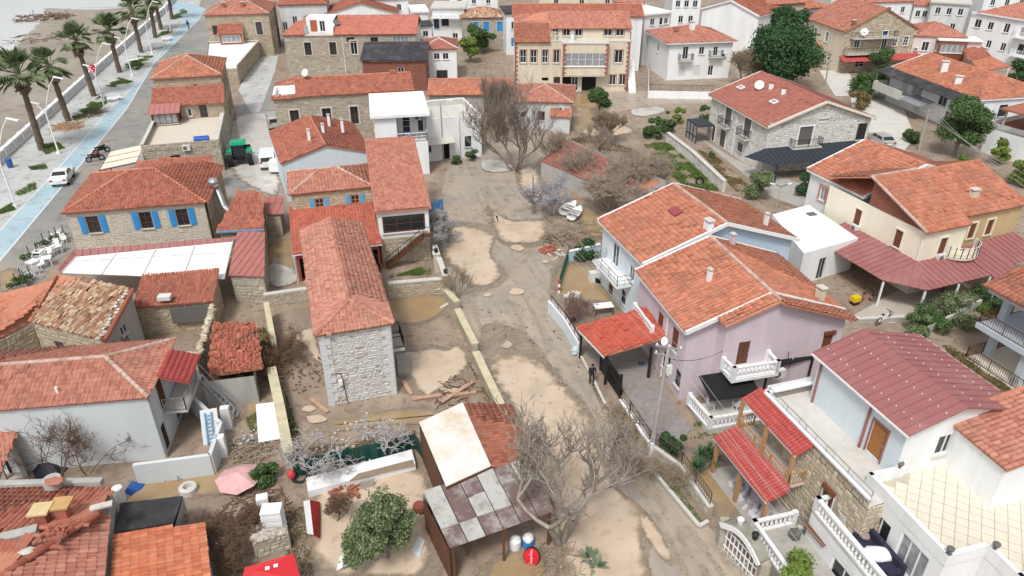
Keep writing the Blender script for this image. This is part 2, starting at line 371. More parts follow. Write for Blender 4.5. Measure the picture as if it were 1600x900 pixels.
def window(root, p, e, n, a, z, w, h, kind, col, x):
    """opening filled with frame, pane, shutters, sill; p wall start, e along, n outward"""
    q = lambda s, zz, d=0.: p+e*s+Z*(zz-p.z)+n*d
    def rect(g, s0, s1, za, zb, d0, d1): g.obox(q(s0, za, d0), e*(s1-s0), n*(d1-d0), Z*(zb-za))
    col = col or WPAINT
    if kind in 'wgcf':
        f = G(); t = x.get('t', .07); d0, d1 = -.12, -.05
        rect(f, a, a+t, z, z+h, d0, d1); rect(f, a+w-t, a+w, z, z+h, d0, d1); rect(f, a+t, a+w-t, z, z+t, d0, d1); rect(f, a+t, a+w-t, z+h-t, z+h, d0, d1)
        nx = x.get('nx', 2 if w > .7 else 1); nz = x.get('nz', 3 if kind == 'g' else 1)
        for i in range(1, nx): c = a+w*i/nx; rect(f, c-.03, c+.03, z+t, z+h-t, d0+.01, d1-.005)
        for i in range(1, nz): c = z+h*i/nz; rect(f, a+t, a+w-t, c-.02, c+.02, d0+.015, d1-.01)
        fo = f.build('window', col, root)
        g = G(); rect(g, a+.01, a+w-.01, z+.01, z+h-.01, -.11, -.095); g.build('pane', CURT if kind == 'c' else GLASS, fo)
    elif kind == 'r':
        f = G(); k = max(3, int(h/.16))
        for i in range(k): rect(f, a+.01, a+w-.01, z+h*i/k, z+h*(i+1)/k-.012, -.09, -.05)
        rect(f, a+.01, a+w-.01, z, z+h, -.11, -.091); f.build('roller_shutter', col, root)
        if x.get('boxed'):
            f = G(); rect(f, a-.05, a+w+.05, z+h-.02, z+h+.22, .002, .16); f.build('shutter_box', col, root)
    elif kind == 'd':
        f = G(); rect(f, a+.01, a+w-.01, z, z+h-.01, -.1, -.05)
        for i in range(2):
            for j in range(2):
                rect(f, a+w*(.12+.44*i), a+w*(.44+.44*i), z+h*(.08+.46*j), z+h*(.44+.46*j), -.05, -.03)
        dd = f.build('door', col, root); h2 = G(); rect(h2, a+w*.88, a+w*.94, z+h*.45, z+h*.5, -.03, .0); h2.build('handle', STEEL, dd)
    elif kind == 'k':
        f = G(); rect(f, a-.0, a+w+.0, z, z+h, -.6, -.55); f.build('black_shade_panel', BLACK, root)  # black panel: shade inside the empty opening, done as colour
    if x.get('sur'):
        f = G(); t = x.get('st', .16); ms = x['sur']
        rect(f, a-t, a, z-.05, z+h+t, .002, .06); rect(f, a+w, a+w+t, z-.05, z+h+t, .002, .06); rect(f, a, a+w, z+h, z+h+t, .002, .06); f.build('window_surround', ms, root)
    if x.get('sill', kind in 'wgcr' and z > .5):
        f = G(); rect(f, a-.1, a+w+.1, z-.08, z, .002, .12); f.build('sill', x.get('sillm', PALEC), root)
    if x.get('sh'):
        for sd in (-1, 1):
            f = G(); s0 = a-w*.5-.06 if sd < 0 else a+w+.06; ww = w*.5
            rect(f, s0, s0+ww, z-.03, z+h+.03, .01, .05)
            for j in range(3): rect(f, s0+.05, s0+ww-.05, z+h*(.05+.32*j), z+h*(.29+.32*j), .05, .065)
            f.build('shutter', x['sh'], root)
    if x.get('bal'):
        dp = x['bal']; wb = x.get('bw', w+.9); c = a+w/2; g = G(); rect(g, c-wb/2, c+wb/2, z-.2, z-.02, .0, dp); b = g.build('balcony', x.get('balm', PALEC), root)
        railing(b, [q(c-wb/2+.04, z, .02), q(c-wb/2+.04, z, dp-.05), q(c+wb/2-.04, z, dp-.05), q(c+wb/2-.04, z, .02)], .9, .13, x.get('railm', IRON))
    if x.get('canopy'):
        g = G(); g.add([q(a-.3, z+h+.5, 0), q(a+w+.3, z+h+.5, 0), q(a+w+.3, z+h+.15, .9), q(a-.3, z+h+.15, .9), q(a-.3, z+h+.46, 0), q(a+w+.3, z+h+.46, 0), q(a+w+.3, z+h+.11, .9), q(a-.3, z+h+.11, .9)], [(0, 1, 2, 3), (7, 6, 5, 4), (2, 6, 7, 3), (0, 3, 7, 4), (1, 5, 6, 2)]); g.build('canopy', x['canopy'], root)
def wall(root, p, q, z0, z1, ops=(), mat=None, th=.18, stone=None, name='wall', gable=None, sh=.26, sw=.5, singles=0, quoin=None):
    """one wall face seen from outside from p (left) to q (right); ops: (centre fraction, sill height, width, height, kind, material, extras)"""
    p = at(Vector(p), z0); q = at(Vector(q), z0); e = q-p; L = e.length; e = e.normalized(); n = Vector((e.y, -e.x, 0)); mat = mat or WHITE
    rects = []
    for o in ops:
        fc, z, w, h = o[:4]; a = min(max(fc*L-w/2, .05), L-w-.05); rects.append((a, max(z, z0+.02), w, min(h, z1-z-.06)))
    xs = sorted({0., L, *[r[0] for r in rects], *[r[0]+r[2] for r in rects]}); zs = sorted({z0, z1, *[r[1] for r in rects], *[r[1]+r[3] for r in rects]})
    g = G(); W3 = lambda s, z, d=0.: p+e*s+Z*(z-z0)+n*d
    for i in range(len(xs)-1):
        for j in range(len(zs)-1):
            cx, cz = (xs[i]+xs[i+1])/2, (zs[j]+zs[j+1])/2
            if xs[i+1]-xs[i] < 1e-6 or zs[j+1]-zs[j] < 1e-6 or any(a < cx < a+w and z < cz < z+h for a, z, w, h in rects): continue
            g.add([W3(xs[i], zs[j]), W3(xs[i+1], zs[j]), W3(xs[i+1], zs[j+1]), W3(xs[i], zs[j+1])], [(0, 1, 2, 3)])
    for a, z, w, h in rects:
        for (s0, za, s1, zb) in ((a, z, a, z+h), (a+w, z+h, a+w, z), (a, z+h, a+w, z+h), (a+w, z, a, z)):
            g.add([W3(s0, za), W3(s1, zb), W3(s1, zb, -th), W3(s0, za, -th)], [(0, 1, 2, 3)])
    if gable is not None:            # gable: (fraction of the ridge, height above z1) or list of (fraction, height)
        gl = [gable] if not isinstance(gable, list) else gable
        pts = [W3(0, z1)]+[W3(f*L, z1+hh) for f, hh in gl]+[W3(L, z1)]
        g.add(pts[::-1], [tuple(range(len(pts)-1, -1, -1))])
    w_ = g.build(name, mat, root)
    if stone:
        holes = list(rects); holes_s = [(a-(.18 if o[6:] and o[6].get('sur') else 0), z-.05, w+(.36 if o[6:] and o[6].get('sur') else 0), h+(.2 if o[6:] and o[6].get('sur') else 0)) for (a, z, w, h), o in zip(rects, ops)]
        tf = None; zt = z1
        if gable is not None:
            gl = [(0, 0)]+(gable if isinstance(gable, list) else [gable])+[(1, 0)]; zt = z1+max(h for f, h in gl)
            tf = lambda s: z1+float(np.interp(s/L, [f for f, h in gl], [h for f, h in gl]))
        qs = .0
        if quoin:
            qs = .36
            for side in (0, 1):
                zz = z0; k = 0
                while zz < z1-.1:
                    hh = min(.36, z1-zz); ww = .62 if k % 2 else .36; s0 = 0 if side == 0 else L-ww
                    b = G().obox(W3(s0+.01, zz+.01, .002), e*(ww-.02), n*.05, Z*(hh-.025)); b.build('quoin', quoin, w_); zz += hh; k += 1
        stonefield(w_, p, q, z0, zt, holes_s, STONEC[stone], sh, sw, topfn=tf, singles=singles, s0=qs, s1=L-qs)
    for (a, z, w, h), o in zip(rects, ops):
        window(w_, p, e, n, a, z, w, h, o[4], o[5] if len(o) > 5 else None, o[6] if len(o) > 6 else {})
    return w_
def rect(A, B, C, ze, d=None):
    a, b = xy(P(*A, ze)), xy(P(*B, ze)); u = (b-a).normalized(); n = Vector((-u.y, u.x, 0))
    if d is None: d = (xy(P(*C, ze))-a).dot(n)
    return [a, b, b+n*d, a+n*d]
def inset(c, o):
    u = (c[1]-c[0]).normalized()*o; n = (c[3]-c[0]).normalized()*o
    return [c[0]+u+n, c[1]-u+n, c[2]-u-n, c[3]+u-n]
def flat_roof(root, c, z, mat, th=.2, par=.0, parm=None, pw=.18, sides=(0, 1, 2, 3), name='flat_roof'):
    r = G().prism([at(x, z-th) for x in c], th).build(name, mat, root)
    if par:
        ci = inset(c, pw/2)
        for i in sides:
            a, b = at(ci[i], z+par/2+.003), at(ci[(i+1) % 4], z+par/2+.003); e = (b-a).normalized()*pw/2
            G().bar(a-e if i % 2 == 0 else a+e, b+e if i % 2 == 0 else b-e, pw, par).build('parapet', parm or WHITE, root)
    return r
def house(name, label, c, ze, kind, walls=None, wm=None, tm=None, ov=.35, slope=18, ends=(0, 0), cat='house', z0=0., stone=None, sides=(0, 1, 2, 3), root=None,
          capm=None, fascia=None, tl=.38, tw=.30, singles=0, sh=.26, sw=.5, group=None, wsingles=0, quoin=None, slab=None, rise=None, mats=None, stones=None, prof=None, amp=1.):
    """c: four eave corners (front-left, front-right, back-right, back-left); ends = hip (1) or gable (0) at the two ridge ends"""
    root = root or thing(name, label, cat, at(sum(c, Vector())/4, z0), group); walls = walls or {}; wm = wm or WHITE; tm = tm or T_RED
    w = (c[1]-c[0]).length; d = (c[3]-c[0]).length; u = (c[1]-c[0]).normalized(); n = (c[3]-c[0]).normalized(); ci = inset(c, ov)
    A, B, Cc, D = [at(x, ze) for x in c]; tn = math.tan(math.radians(slope)); gb = {}
    if kind == 'hip': ends = (1, 1); kind = 'gx' if w >= d else 'gy'
    if kind in ('gx', 'gy'):
        hw = (d if kind == 'gx' else w)/2; rs = rise if rise else hw*tn
        if kind == 'gx':
            r1 = A+n*hw+u*(hw if ends[0] else 0)+Z*rs; r2 = B+n*hw-u*(hw if ends[1] else 0)+Z*rs
            if r2 is not None and (r2-r1).dot(u) < .05: r2 = r1+u*.05
            sl_ = [([A, B, r2, r1], 1), ([Cc, D, r1, r2], 1)]+([([B, Cc, r2], 1)] if ends[1] else [])+([([D, A, r1], 1)] if ends[0] else [])
            hips = ([(A, r1), (D, r1)] if ends[0] else [])+([(B, r2), (Cc, r2)] if ends[1] else [])
            if not ends[1]: gb[1] = 1
            if not ends[0]: gb[3] = 1
        else:
            r1 = A+u*hw+n*(hw if ends[0] else 0)+Z*rs; r2 = D+u*hw-n*(hw if ends[1] else 0)+Z*rs
            sl_ = [([D, A, r1, r2], 1), ([B, Cc, r2, r1], 1)]+([([A, B, r1], 1)] if ends[0] else [])+([([Cc, D, r2], 1)] if ends[1] else [])
            hips = ([(A, r1), (B, r1)] if ends[0] else [])+([(D, r2), (Cc, r2)] if ends[1] else [])
            if not ends[0]: gb[0] = 1
            if not ends[1]: gb[2] = 1
        gh = rs*(1-2*ov/(2*hw))
        for s_, _ in sl_: roof(root, s_, tm, tw, tl, singles=singles, slab=slab, prof=prof, amp=amp)
        caps(root, r1, r2, capm)
        for a, b in hips: caps(root, a, b, capm, name='hip_caps')
        root['ridge'] = 0; del root['ridge']
        eave_up = ov*tn
    elif kind == 'sf':         # single slope, low edge in front
        rs = rise if rise else d*tn; roof(root, [A, B, Cc+Z*rs, D+Z*rs], tm, tw, tl, singles=singles, slab=slab, prof=prof, amp=amp); eave_up = ov*rs/d
    elif kind == 'flat':
        eave_up = 0; rs = 0
    zt = ze+eave_up-.14
    for i in sides:
        o = walls.get(i, ()); p, q = ci[i], ci[(i+1) % 4]; zz = zt if kind != 'flat' else ze-.2; ga = None
        if gb.get(i): ga = (.5, gh)
        if kind == 'sf':
            k = rs*(1-2*ov/d)
            if i == 1: ga = [(1., k)]
            if i == 3: ga = [(0., k)]
            if i == 2: zz = zt+k
        wmi = (mats or {}).get(i, wm); st = (stones or {}).get(i, stone)
        wall(root, p, q, z0, zz, o, wmi, stone=st, gable=ga, sh=sh, sw=sw, singles=wsingles if i == 0 else 0, quoin=quoin if i in (0, 1, 3) and st else None)
    if fascia and kind != 'flat':
        g = G()
        for i in range(4):
            if gb.get(i) or (kind == 'sf' and i): continue
            g.bar(at(c[i], ze-.1), at(c[(i+1) % 4], ze-.1), .06, .2)
        if kind in ('gx', 'gy'):
            vg = []
            if kind == 'gx': vg = ([(B, r2), (r2, Cc)] if not ends[1] else [])+([(A, r1), (r1, D)] if not ends[0] else [])
            else: vg = ([(A, r1), (r1, B)] if not ends[0] else [])+([(D, r2), (r2, Cc)] if not ends[1] else [])
            for a, b in vg: g.bar(a-Z*.02, b-Z*.02, .16, .26)
        g.build('fascia', fascia, root)
    if kind in ('gx', 'gy'): RIDGE[root.name] = (r1, r2)
    return root
RIDGE = {}
def chimney(root, p, h=.9, w=.45, mat=None, cap=True, rot=.2, d=None):
    mat = mat or WHITE; p = Vector(p); c = G().box(p-Z*.5, w, d or w*.8, h+.5, rot).build('chimney', mat, root)
    if cap: G().box(p+Z*(h+.12), w*1.25, (d or w*.8)*1.25, .08, rot).box(p+Z*h, w*.5, w*.4, .125, rot).build('chimney_cap', PALEC if mat != CAPR else CAPR, c)
    return c
def dish(root, p, r=.4, az=-1.2, mat=None):
    p = Vector(p); d = Vector((math.cos(az), math.sin(az), .55)).normalized(); a = d.cross(Z).normalized(); b = a.cross(d)
    g = G(); n = 14; rings = [(0.02, 0.), (.55, .04), (1, .16)]
    c = p+Z*.75; vs = []
    for k, z in rings: vs += [c+(a*math.cos(2*math.pi*i/n)+b*math.sin(2*math.pi*i/n))*r*k+d*z*r*1.6 for i in range(n)]
    g.add(vs, [(k*n+i, k*n+(i+1) % n, (k+1)*n+(i+1) % n, (k+1)*n+i) for k in range(2) for i in range(n)])
    g.bar(c, c+d*r*.9-b*r*.2, .03); o = g.build('satellite_dish', mat or WPAINT, root)
    G().tube(p-Z*.1, c, .03).build('mast', STEEL, o); return o
def acunit(root, p, rot, mat=None):
    g = G().box(p, .8, .3, .6, rot); e = Vector((math.cos(rot), math.sin(rot), 0)); n = Vector((e.y, -e.x, 0))
    o = g.build('air_conditioner', ACM, root); f = G(); c = Vector(p)+n*.16+Z*.3-e*.12
    f.add([c+(e*math.cos(2*math.pi*i/12)+Z*math.sin(2*math.pi*i/12))*.22 for i in range(12)], [tuple(range(12))]); f.build('fan_grille', ROLL, o); return o
def post(g, p, h, w=.12, rot=0): g.box(p, w, w, h, rot)
# ---------------------------------------------------------------- vegetation helpers
def tubes(name, segs, mat, parent, n=4):
    a = np.array([s[0] for s in segs]); b = np.array([s[1] for s in segs]); r0 = np.array([s[2] for s in segs]); r1 = np.array([s[3] for s in segs])
    d = b-a; d /= np.linalg.norm(d, axis=1)[:, None]+1e-9; ref = np.where(np.abs(d[:, 2:3]) > .9, np.array([[1., 0, 0]]), np.array([[0, 0, 1.]]))
    x = np.cross(d, ref); x /= np.linalg.norm(x, axis=1)[:, None]+1e-9; y = np.cross(d, x)
    t = np.arange(n)*2*np.pi/n; ring = x[:, None]*np.cos(t)[None, :, None]+y[:, None]*np.sin(t)[None, :, None]
    V = np.concatenate([a[:, None]+ring*r0[:, None, None], b[:, None]+ring*r1[:, None, None]], 1)
    f = np.array([(i, (i+1) % n, n+(i+1) % n, n+i) for i in range(n)])
    return npmesh(name, V, (f[None]+(np.arange(len(segs))*2*n)[:, None, None]).reshape(-1, 4), mat, parent)
def bare_tree(name, label, base, h, mat, seed, stems=1, spread=.75, levels=5, lean=(0, 0), r=None, kids=(3, 4), up=.25, trunkf=.28, group=None, cat='tree', twig=.012, decay=.72, crook=.16):
    R = random.Random(seed); root = thing(name, label, cat, base, group); S1 = []; S2 = []; r = r or h*.028
    def grow(p, d, L, rad, lev):
        k = 3 if lev < levels else 2; q = p
        for i in range(k):
            d = (d+Vector((R.gauss(0, crook), R.gauss(0, crook), R.gauss(0, crook)+up*.12))).normalized(); p2 = q+d*L/k
            ra, rb = rad*(1-.28*i/k), rad*(1-.28*(i+1)/k)
            (S1 if lev == 0 else S2).append((tuple(q), tuple(p2), max(ra, twig), max(rb, twig*.8))); q = p2
            if lev < levels and lev > 0 and R.random() < .55: child(q, d, L*R.uniform(.45, .7), rb*.6, lev+1)
        if lev < levels:
            for _ in range(R.randint(*kids)): child(q, d, L*decay*R.uniform(.75, 1.2), rad*.66, lev+1)
    def child(p, d, L, rad, lev):
        a = R.uniform(0, 2*math.pi); v = Vector((math.cos(a), math.sin(a), R.uniform(-.3, .7))); v = (d*(1-spread*.55)+v*spread*R.uniform(.5, 1)+Z*up*.5).normalized(); grow(p, v, L, rad, lev)
    base = Vector(base)
    for s in range(stems):
        a = 2*math.pi*s/stems+R.random(); out = Vector((math.cos(a), math.sin(a), 0))*(spread*R.uniform(.3, 1.) if stems > 1 else 0)
        grow(base-Z*.1+out*.1*h*.3, (Z+out+Vector((lean[0], lean[1], 0))).normalized(), h*trunkf, r*(1 if stems == 1 else .6), 0)
    tubes('trunk', S1, mat, root, 7); tubes('branches', S2, mat, root, 4)['kind'] = 'stuff'
    return root
def leaf_cloud(centers, radii, n, size, seed, flat=.8, shell=.55, asp=1.6):
    r = np.random.default_rng(seed); centers = np.array(centers, float); radii = np.array(radii, float)
    w = radii**2; idx = r.choice(len(centers), n, p=w/w.sum()); d = r.normal(size=(n, 3)); d /= np.linalg.norm(d, axis=1)[:, None]
    rr = (shell+(1-shell)*r.random(n)**.6)*radii[idx]*(1+.15*r.normal(size=n)); pos = centers[idx]+d*rr[:, None]*np.array([1, 1, flat])
    t = r.normal(size=(n, 3)); t /= np.linalg.norm(t, axis=1)[:, None]; nn = d*.6+r.normal(size=(n, 3))*.6; s = np.cross(nn, t); s /= np.linalg.norm(s, axis=1)[:, None]+1e-9
    t = np.cross(s, nn); t /= np.linalg.norm(t, axis=1)[:, None]+1e-9; sz = size*(.6+.8*r.random(n))[:, None]
    V = np.stack([pos-s*sz*.5, pos-t*sz*asp*.5, pos+s*sz*.5, pos+t*sz*asp*.5], 1); F = np.arange(n*4).reshape(-1, 4); return V, F
def leafy(name, label, base, h, w, mat, seed, n=3000, size=.18, trunk=.35, clumps=14, cat='tree', group=None, flat=.75, bark=None, shell=.55, tall=1.):
    R = random.Random(seed); base = Vector(base); root = thing(name, label, cat, base, group); segs = []; C = []; RR = []; n = int(n*2.6); size *= .58
    cz = h*trunk+(h*(1-trunk))*.5; segs.append((tuple(base-Z*.1), tuple(base+Z*h*trunk), max(.03, h*.03), max(.02, h*.022)))
    for i in range(clumps):
        a = R.uniform(0, 6.28); rad = w*.5*math.sqrt(R.random())*.72; zz = R.uniform(-.5, .5)*h*(1-trunk)*.78
        k = math.sqrt(max(.05, 1-(abs(zz)/(h*(1-trunk)*.55))**2)); c = base+Vector((math.cos(a)*rad*k*1.12, math.sin(a)*rad*k*1.12, cz+zz*1.05)); C.append(c); RR.append(w*R.uniform(.10, .24))
        segs.append((tuple(base+Z*h*trunk*R.uniform(.6, 1)), tuple(c), max(.015, h*.012), .008))
    tubes('trunk', segs, bark or BARK, root, 6)
    V, F = leaf_cloud(C, RR, n, size, seed, flat, shell); npmesh('crown', V, F, mat, root)['kind'] = 'stuff'
    return root
def blob(pts, z, jit=.25, seed=0, sub=8):
    """irregular closed outline: smoothed polygon of ground points, its edge broken up by midpoint displacement"""
    R = random.Random(seed); q = [xy(P(*p, z)) for p in pts]; n = len(q); out = []
    for i in range(n):
        p0, p1, p2, p3 = q[i-1], q[i], q[(i+1) % n], q[(i+2) % n]
        for k in range(sub):
            t = k/sub; out.append(((p1*2)+(p2-p0)*t+(p0*2-p1*5+p2*4-p3)*t*t+(p1*3-p0-p2*3+p3)*t**3)*.5)
    for lev in range(3):
        nxt = []
        for a, b in zip(out, out[1:]+out[:1]):
            d = b-a; m = (a+b)/2+Vector((-d.y, d.x, 0))*R.gauss(0, jit*(1. if lev else 1.4)); nxt += [a, m]
        out = nxt
    return [at(p, z) for p in out]
def pool(name, pts, mat, rim):
    """water sheet whose outer strip is shallow (point attribute depth 0 at the shore, 1 inside)"""
    n = len(pts); w = n//14; sm = [sum((pts[(i+k) % n] for k in range(-w, w+1)), Vector())/(2*w+1) for i in range(n)]; q = []
    for i in range(n):
        d = sm[(i+w) % n]-sm[i-w]; nn = Vector((-d.y, d.x, 0)); q.append(nn.normalized() if nn.length > 1e-6 else nn)
    ar = sum(pts[i].x*pts[(i+1) % n].y-pts[(i+1) % n].x*pts[i].y for i in range(n)); sg = 1 if ar > 0 else -1
    inn = [sm[i]+q[i]*sg*rim*.6+Z*.006 for i in range(n)]; g = G(); g.add(pts+inn, [(i, (i+1) % n, n+(i+1) % n, n+i)[::sg] for i in range(n)]); 
    g.add(inn, [tuple(range(n))[::sg]]); n2 = n
    o = g.build(name, mat, None); a = o.data.attributes.new('depth', 'FLOAT', 'POINT'); a.data.foreach_set('value', [0.]*n2+[1.]*(2*n2)); o['kind'] = 'structure'; return o
def sheet(name, pts, mat, z=0.004, kind='structure', raw=False):
    g = G(); pp = pts if raw else [P(*p, z) for p in pts]; g.add(pp, [tuple(range(len(pp)))])
    o = g.build(name, mat, None)
    if o.data.polygons[0].normal.z < 0: o.data.flip_normals()
    o['kind'] = kind; return o
def frame(A, ze, rot, w, d):
    a = xy(P(*A, ze)) if isinstance(A, tuple) else xy(A); u = Vector((math.cos(math.radians(rot)), math.sin(math.radians(rot)), 0)); n = Vector((-u.y, u.x, 0))
    return [a, a+u*w, a+u*w+n*d, a+n*d]
def ext(c, l=0., r=0., b=0., f=0.):
    u = (c[1]-c[0]).normalized(); n = (c[3]-c[0]).normalized(); return [c[0]-u*l-n*f, c[1]+u*r-n*f, c[2]+u*r+n*b, c[3]-u*l+n*b]
def loc(c, x, y, z=0.):
    u = (c[1]-c[0]).normalized(); n = (c[3]-c[0]).normalized(); return at(c[0]+u*x+n*y, z)
def sub(c, x0, x1, y0, y1): return [xy(loc(c, x, y)) for x, y in ((x0, y0), (x1, y0), (x1, y1), (x0, y1))]
# ================================================================= GROUND, WATER, ROADS
def ground_mat(name, c1, c2, c3, rw=.35, rd=.85, sc=.22, bump=.25, streak=0., famp=.25):
    m = bpy.data.materials.new(name); m.use_nodes = True; t = m.node_tree; N, L = t.nodes, t.links; b = N['Principled BSDF']
    g = N.new('ShaderNodeNewGeometry')
    def noise(s, d=8, r=.65):
        n = N.new('ShaderNodeTexNoise'); n.inputs['Scale'].default_value = s; n.inputs['Detail'].default_value = d; n.inputs['Roughness'].default_value = r; L.new(g.outputs['Position'], n.inputs['Vector']); return n.outputs[0]
    def ramp(x, a, bb, c=0, d=1):
        r = N.new('ShaderNodeMapRange'); L.new(x, r.inputs[0]); r.inputs[1].default_value = a; r.inputs[2].default_value = bb; r.inputs[3].default_value = c; r.inputs[4].default_value = d; return r.outputs[0]
    def mix(f, a, bb):
        x = N.new('ShaderNodeMix'); x.data_type = 'RGBA'; L.new(f, x.inputs[0])
        for i, q in ((6, a), (7, bb)):
            if isinstance(q, tuple): x.inputs[i].default_value = (*q, 1)
            else: L.new(q, x.inputs[i])
        return x.outputs[2]
    big = noise(sc); mid = noise(sc*5); fine = noise(9, 6, .8)
    col = mix(ramp(big, .42, .6), c1, c2); col = mix(ramp(mid, .5, .72), col, c3)
    if streak:
        mp = N.new('ShaderNodeMapping'); mp.vector_type = 'TEXTURE'; mp.inputs['Rotation'].default_value = (0, 0, math.radians(104)); mp.inputs['Scale'].default_value = (5, .6, 1); L.new(g.outputs['Position'], mp.inputs[0])
        ns = N.new('ShaderNodeTexNoise'); ns.inputs['Scale'].default_value = 1.; ns.inputs['Detail'].default_value = 6; ns.inputs['Distortion'].default_value = .6; L.new(mp.outputs[0], ns.inputs['Vector']); vs = N.new('ShaderNodeVectorMath'); vs.operation = 'SCALE'; L.new(col, vs.inputs[0]); L.new(ramp(ns.outputs[0], .35, .65, 1-streak, 1+streak), vs.inputs['Scale']); col = vs.outputs[0]
    v = N.new('ShaderNodeVectorMath'); v.operation = 'SCALE'; L.new(col, v.inputs[0]); L.new(ramp(fine, .2, .8, 1-famp*1.3, 1+famp*1.1), v.inputs['Scale']); L.new(v.outputs[0], b.inputs['Base Color'])
    L.new(ramp(mid, .45, .62, rd, rw), b.inputs['Roughness'])
    bp = N.new('ShaderNodeBump'); bp.inputs['Strength'].default_value = bump; bp.inputs['Distance'].default_value = .08; L.new(fine, bp.inputs['Height']); L.new(bp.outputs[0], b.inputs['Normal'])
    return m
GM = ground_mat('mud_ground', (.27, .205, .155), (.36, .28, .215), (.185, .135, .098), .16, .7, .3, .25, .08, .18)
STREET = ground_mat('muddy_asphalt', (.335, .295, .25), (.41, .335, .26), (.26, .215, .17), .14, .6, .2, .15, .1, .12)
WETROAD = ground_mat('wet_road', (.26, .26, .25), (.34, .31, .27), (.20, .19, .18), .15, .6, .12, .1)
PROM = ground_mat('pale_promenade', (.46, .47, .46), (.54, .55, .54), (.33, .32, .29), .2, .7, .15, .1)
SANDM = ground_mat('wet_sand', (.30, .26, .215), (.35, .305, .255), (.20, .175, .145), .4, .8, .06, .3)
BLUEPATH = ground_mat('blue_cycle_path', (.36, .50, .58), (.42, .56, .62), (.36, .40, .41), .2, .6, .2, .1)
YARD = ground_mat('yard_paving', (.23, .165, .12), (.28, .205, .15), (.17, .12, .085), .1, .4, .3, .15, 0, .12)
def water_mat(name, col, rough=.05, col2=None, bump=.03, sc=.5, mud=.8, shore=True):
    m = bpy.data.materials.new(name); m.use_nodes = True; t = m.node_tree; N, L = t.nodes, t.links; b = N['Principled BSDF']; g = N.new('ShaderNodeNewGeometry')
    def noise(s, d=5):
        n = N.new('ShaderNodeTexNoise'); n.inputs['Scale'].default_value = s; n.inputs['Detail'].default_value = d; L.new(g.outputs['Position'], n.inputs['Vector']); return n.outputs[0]
    r = N.new('ShaderNodeMapRange'); L.new(noise(sc), r.inputs[0]); r.inputs[1].default_value = .35; r.inputs[2].default_value = .65
    x = N.new('ShaderNodeMix'); x.data_type = 'RGBA'; L.new(r.outputs[0], x.inputs[0]); x.inputs[6].default_value = (*col, 1); x.inputs[7].default_value = (*(col2 or col), 1); 
    r3 = N.new('ShaderNodeMapRange'); L.new(noise(sc*.9, 10), r3.inputs[0]); r3.inputs[1].default_value = .53; r3.inputs[2].default_value = .68; r3.inputs[4].default_value = mud; x3 = N.new('ShaderNodeMix'); x3.data_type = 'RGBA'; L.new(r3.outputs[0], x3.inputs[0]); L.new(x.outputs[2], x3.inputs[6]); x3.inputs[7].default_value = (.27, .21, .15, 1)
    at_ = N.new('ShaderNodeAttribute'); at_.attribute_name = 'depth'; ad = N.new('ShaderNodeMath'); ad.operation = 'ADD'; L.new(at_.outputs['Fac'], ad.inputs[0]); nz = N.new('ShaderNodeMapRange'); L.new(noise(1.6, 8), nz.inputs[0]); nz.inputs[1].default_value = .3; nz.inputs[2].default_value = .7; nz.inputs[3].default_value = -.45; nz.inputs[4].default_value = .45; L.new(nz.outputs[0], ad.inputs[1])
    r4 = N.new('ShaderNodeMapRange'); L.new(ad.outputs[0], r4.inputs[0]); r4.inputs[1].default_value = .1; r4.inputs[2].default_value = .85; x4 = N.new('ShaderNodeMix'); x4.data_type = 'RGBA'; L.new(r4.outputs[0], x4.inputs[0]); x4.inputs[6].default_value = (.27, .21, .15, 1) if shore else (*col, 1); L.new(x3.outputs[2], x4.inputs[7]); L.new(x4.outputs[2], b.inputs['Base Color'])
    b.inputs['Roughness'].default_value = rough; b.inputs['IOR'].default_value = 1.45
    bp = N.new('ShaderNodeBump'); bp.inputs['Strength'].default_value = bump; bp.inputs['Distance'].default_value = .1; L.new(noise(sc*3, 3), bp.inputs['Height']); L.new(bp.outputs[0], b.inputs['Normal'])
    return m
MUDW = water_mat('muddy_water', (.54, .42, .305), .04, (.60, .485, .38), .03, .4, .35)
OCHW = water_mat('ochre_water', (.33, .22, .11), .05, (.37, .27, .16))
SEAM = water_mat('sea_foam_water', (.60, .62, .61), .2, (.72, .74, .73), .3, .5, 0., False)
PALW = water_mat('flood_water_sky_sheen', (.50, .48, .44), .05, (.58, .56, .52), .03, .5, .45)  # flood water with the white sky reflection put into its base colour
g = G(); g.add([(-2600, -120, 0), (2600, -120, 0), (2600, 5200, 0), (-2600, 5200, 0)], [(0, 1, 2, 3)]); g.build('ground', GM)['kind'] = 'structure'
sheet('beach', [(-900, 240), (-250, 340), (8, 246), (262, 14), (330, -60), (-300, -120)], SANDM, .004)
sheet('sea', blob([(-700, 120), (-100, 110), (0, 90), (27, 70), (59, 36), (77, 23), (72, 13), (140, 15), (198, 11), (205, 2), (300, -60), (0, -120), (-500, -80)], .008, .1, 3), SEAM, .008, raw=True)
sheet('promenade', [(-900, 700), (-160, 520), (0, 378), (60, 330), (110, 262), (219, 140), (270, 75), (300, 40), (318, -10), (270, -10), (262, 14), (8, 246), (-200, 450)], PROM, .008)
sheet('road', [(-260, 700), (-120, 560), (0, 407), (157, 220), (240, 100), (312, 29), (330, -20), (380, -20), (330, 120), (330, 250), (220, 330), (100, 400), (40, 460), (0, 520), (-60, 700)], WETROAD, .012)
sheet('cycle_path', [(-110, 500), (-40, 402), (0, 361), (80, 276), (110, 238), (165, 178), (219, 125), (262, 68), (285, 38), (280, 20), (255, 8), (262, 0), (300, 5), (322, 14), (312, 29), (240, 100), (197, 171), (157, 220), (60, 335), (0, 407), (-60, 490)], BLUEPATH, .016)
g = G()
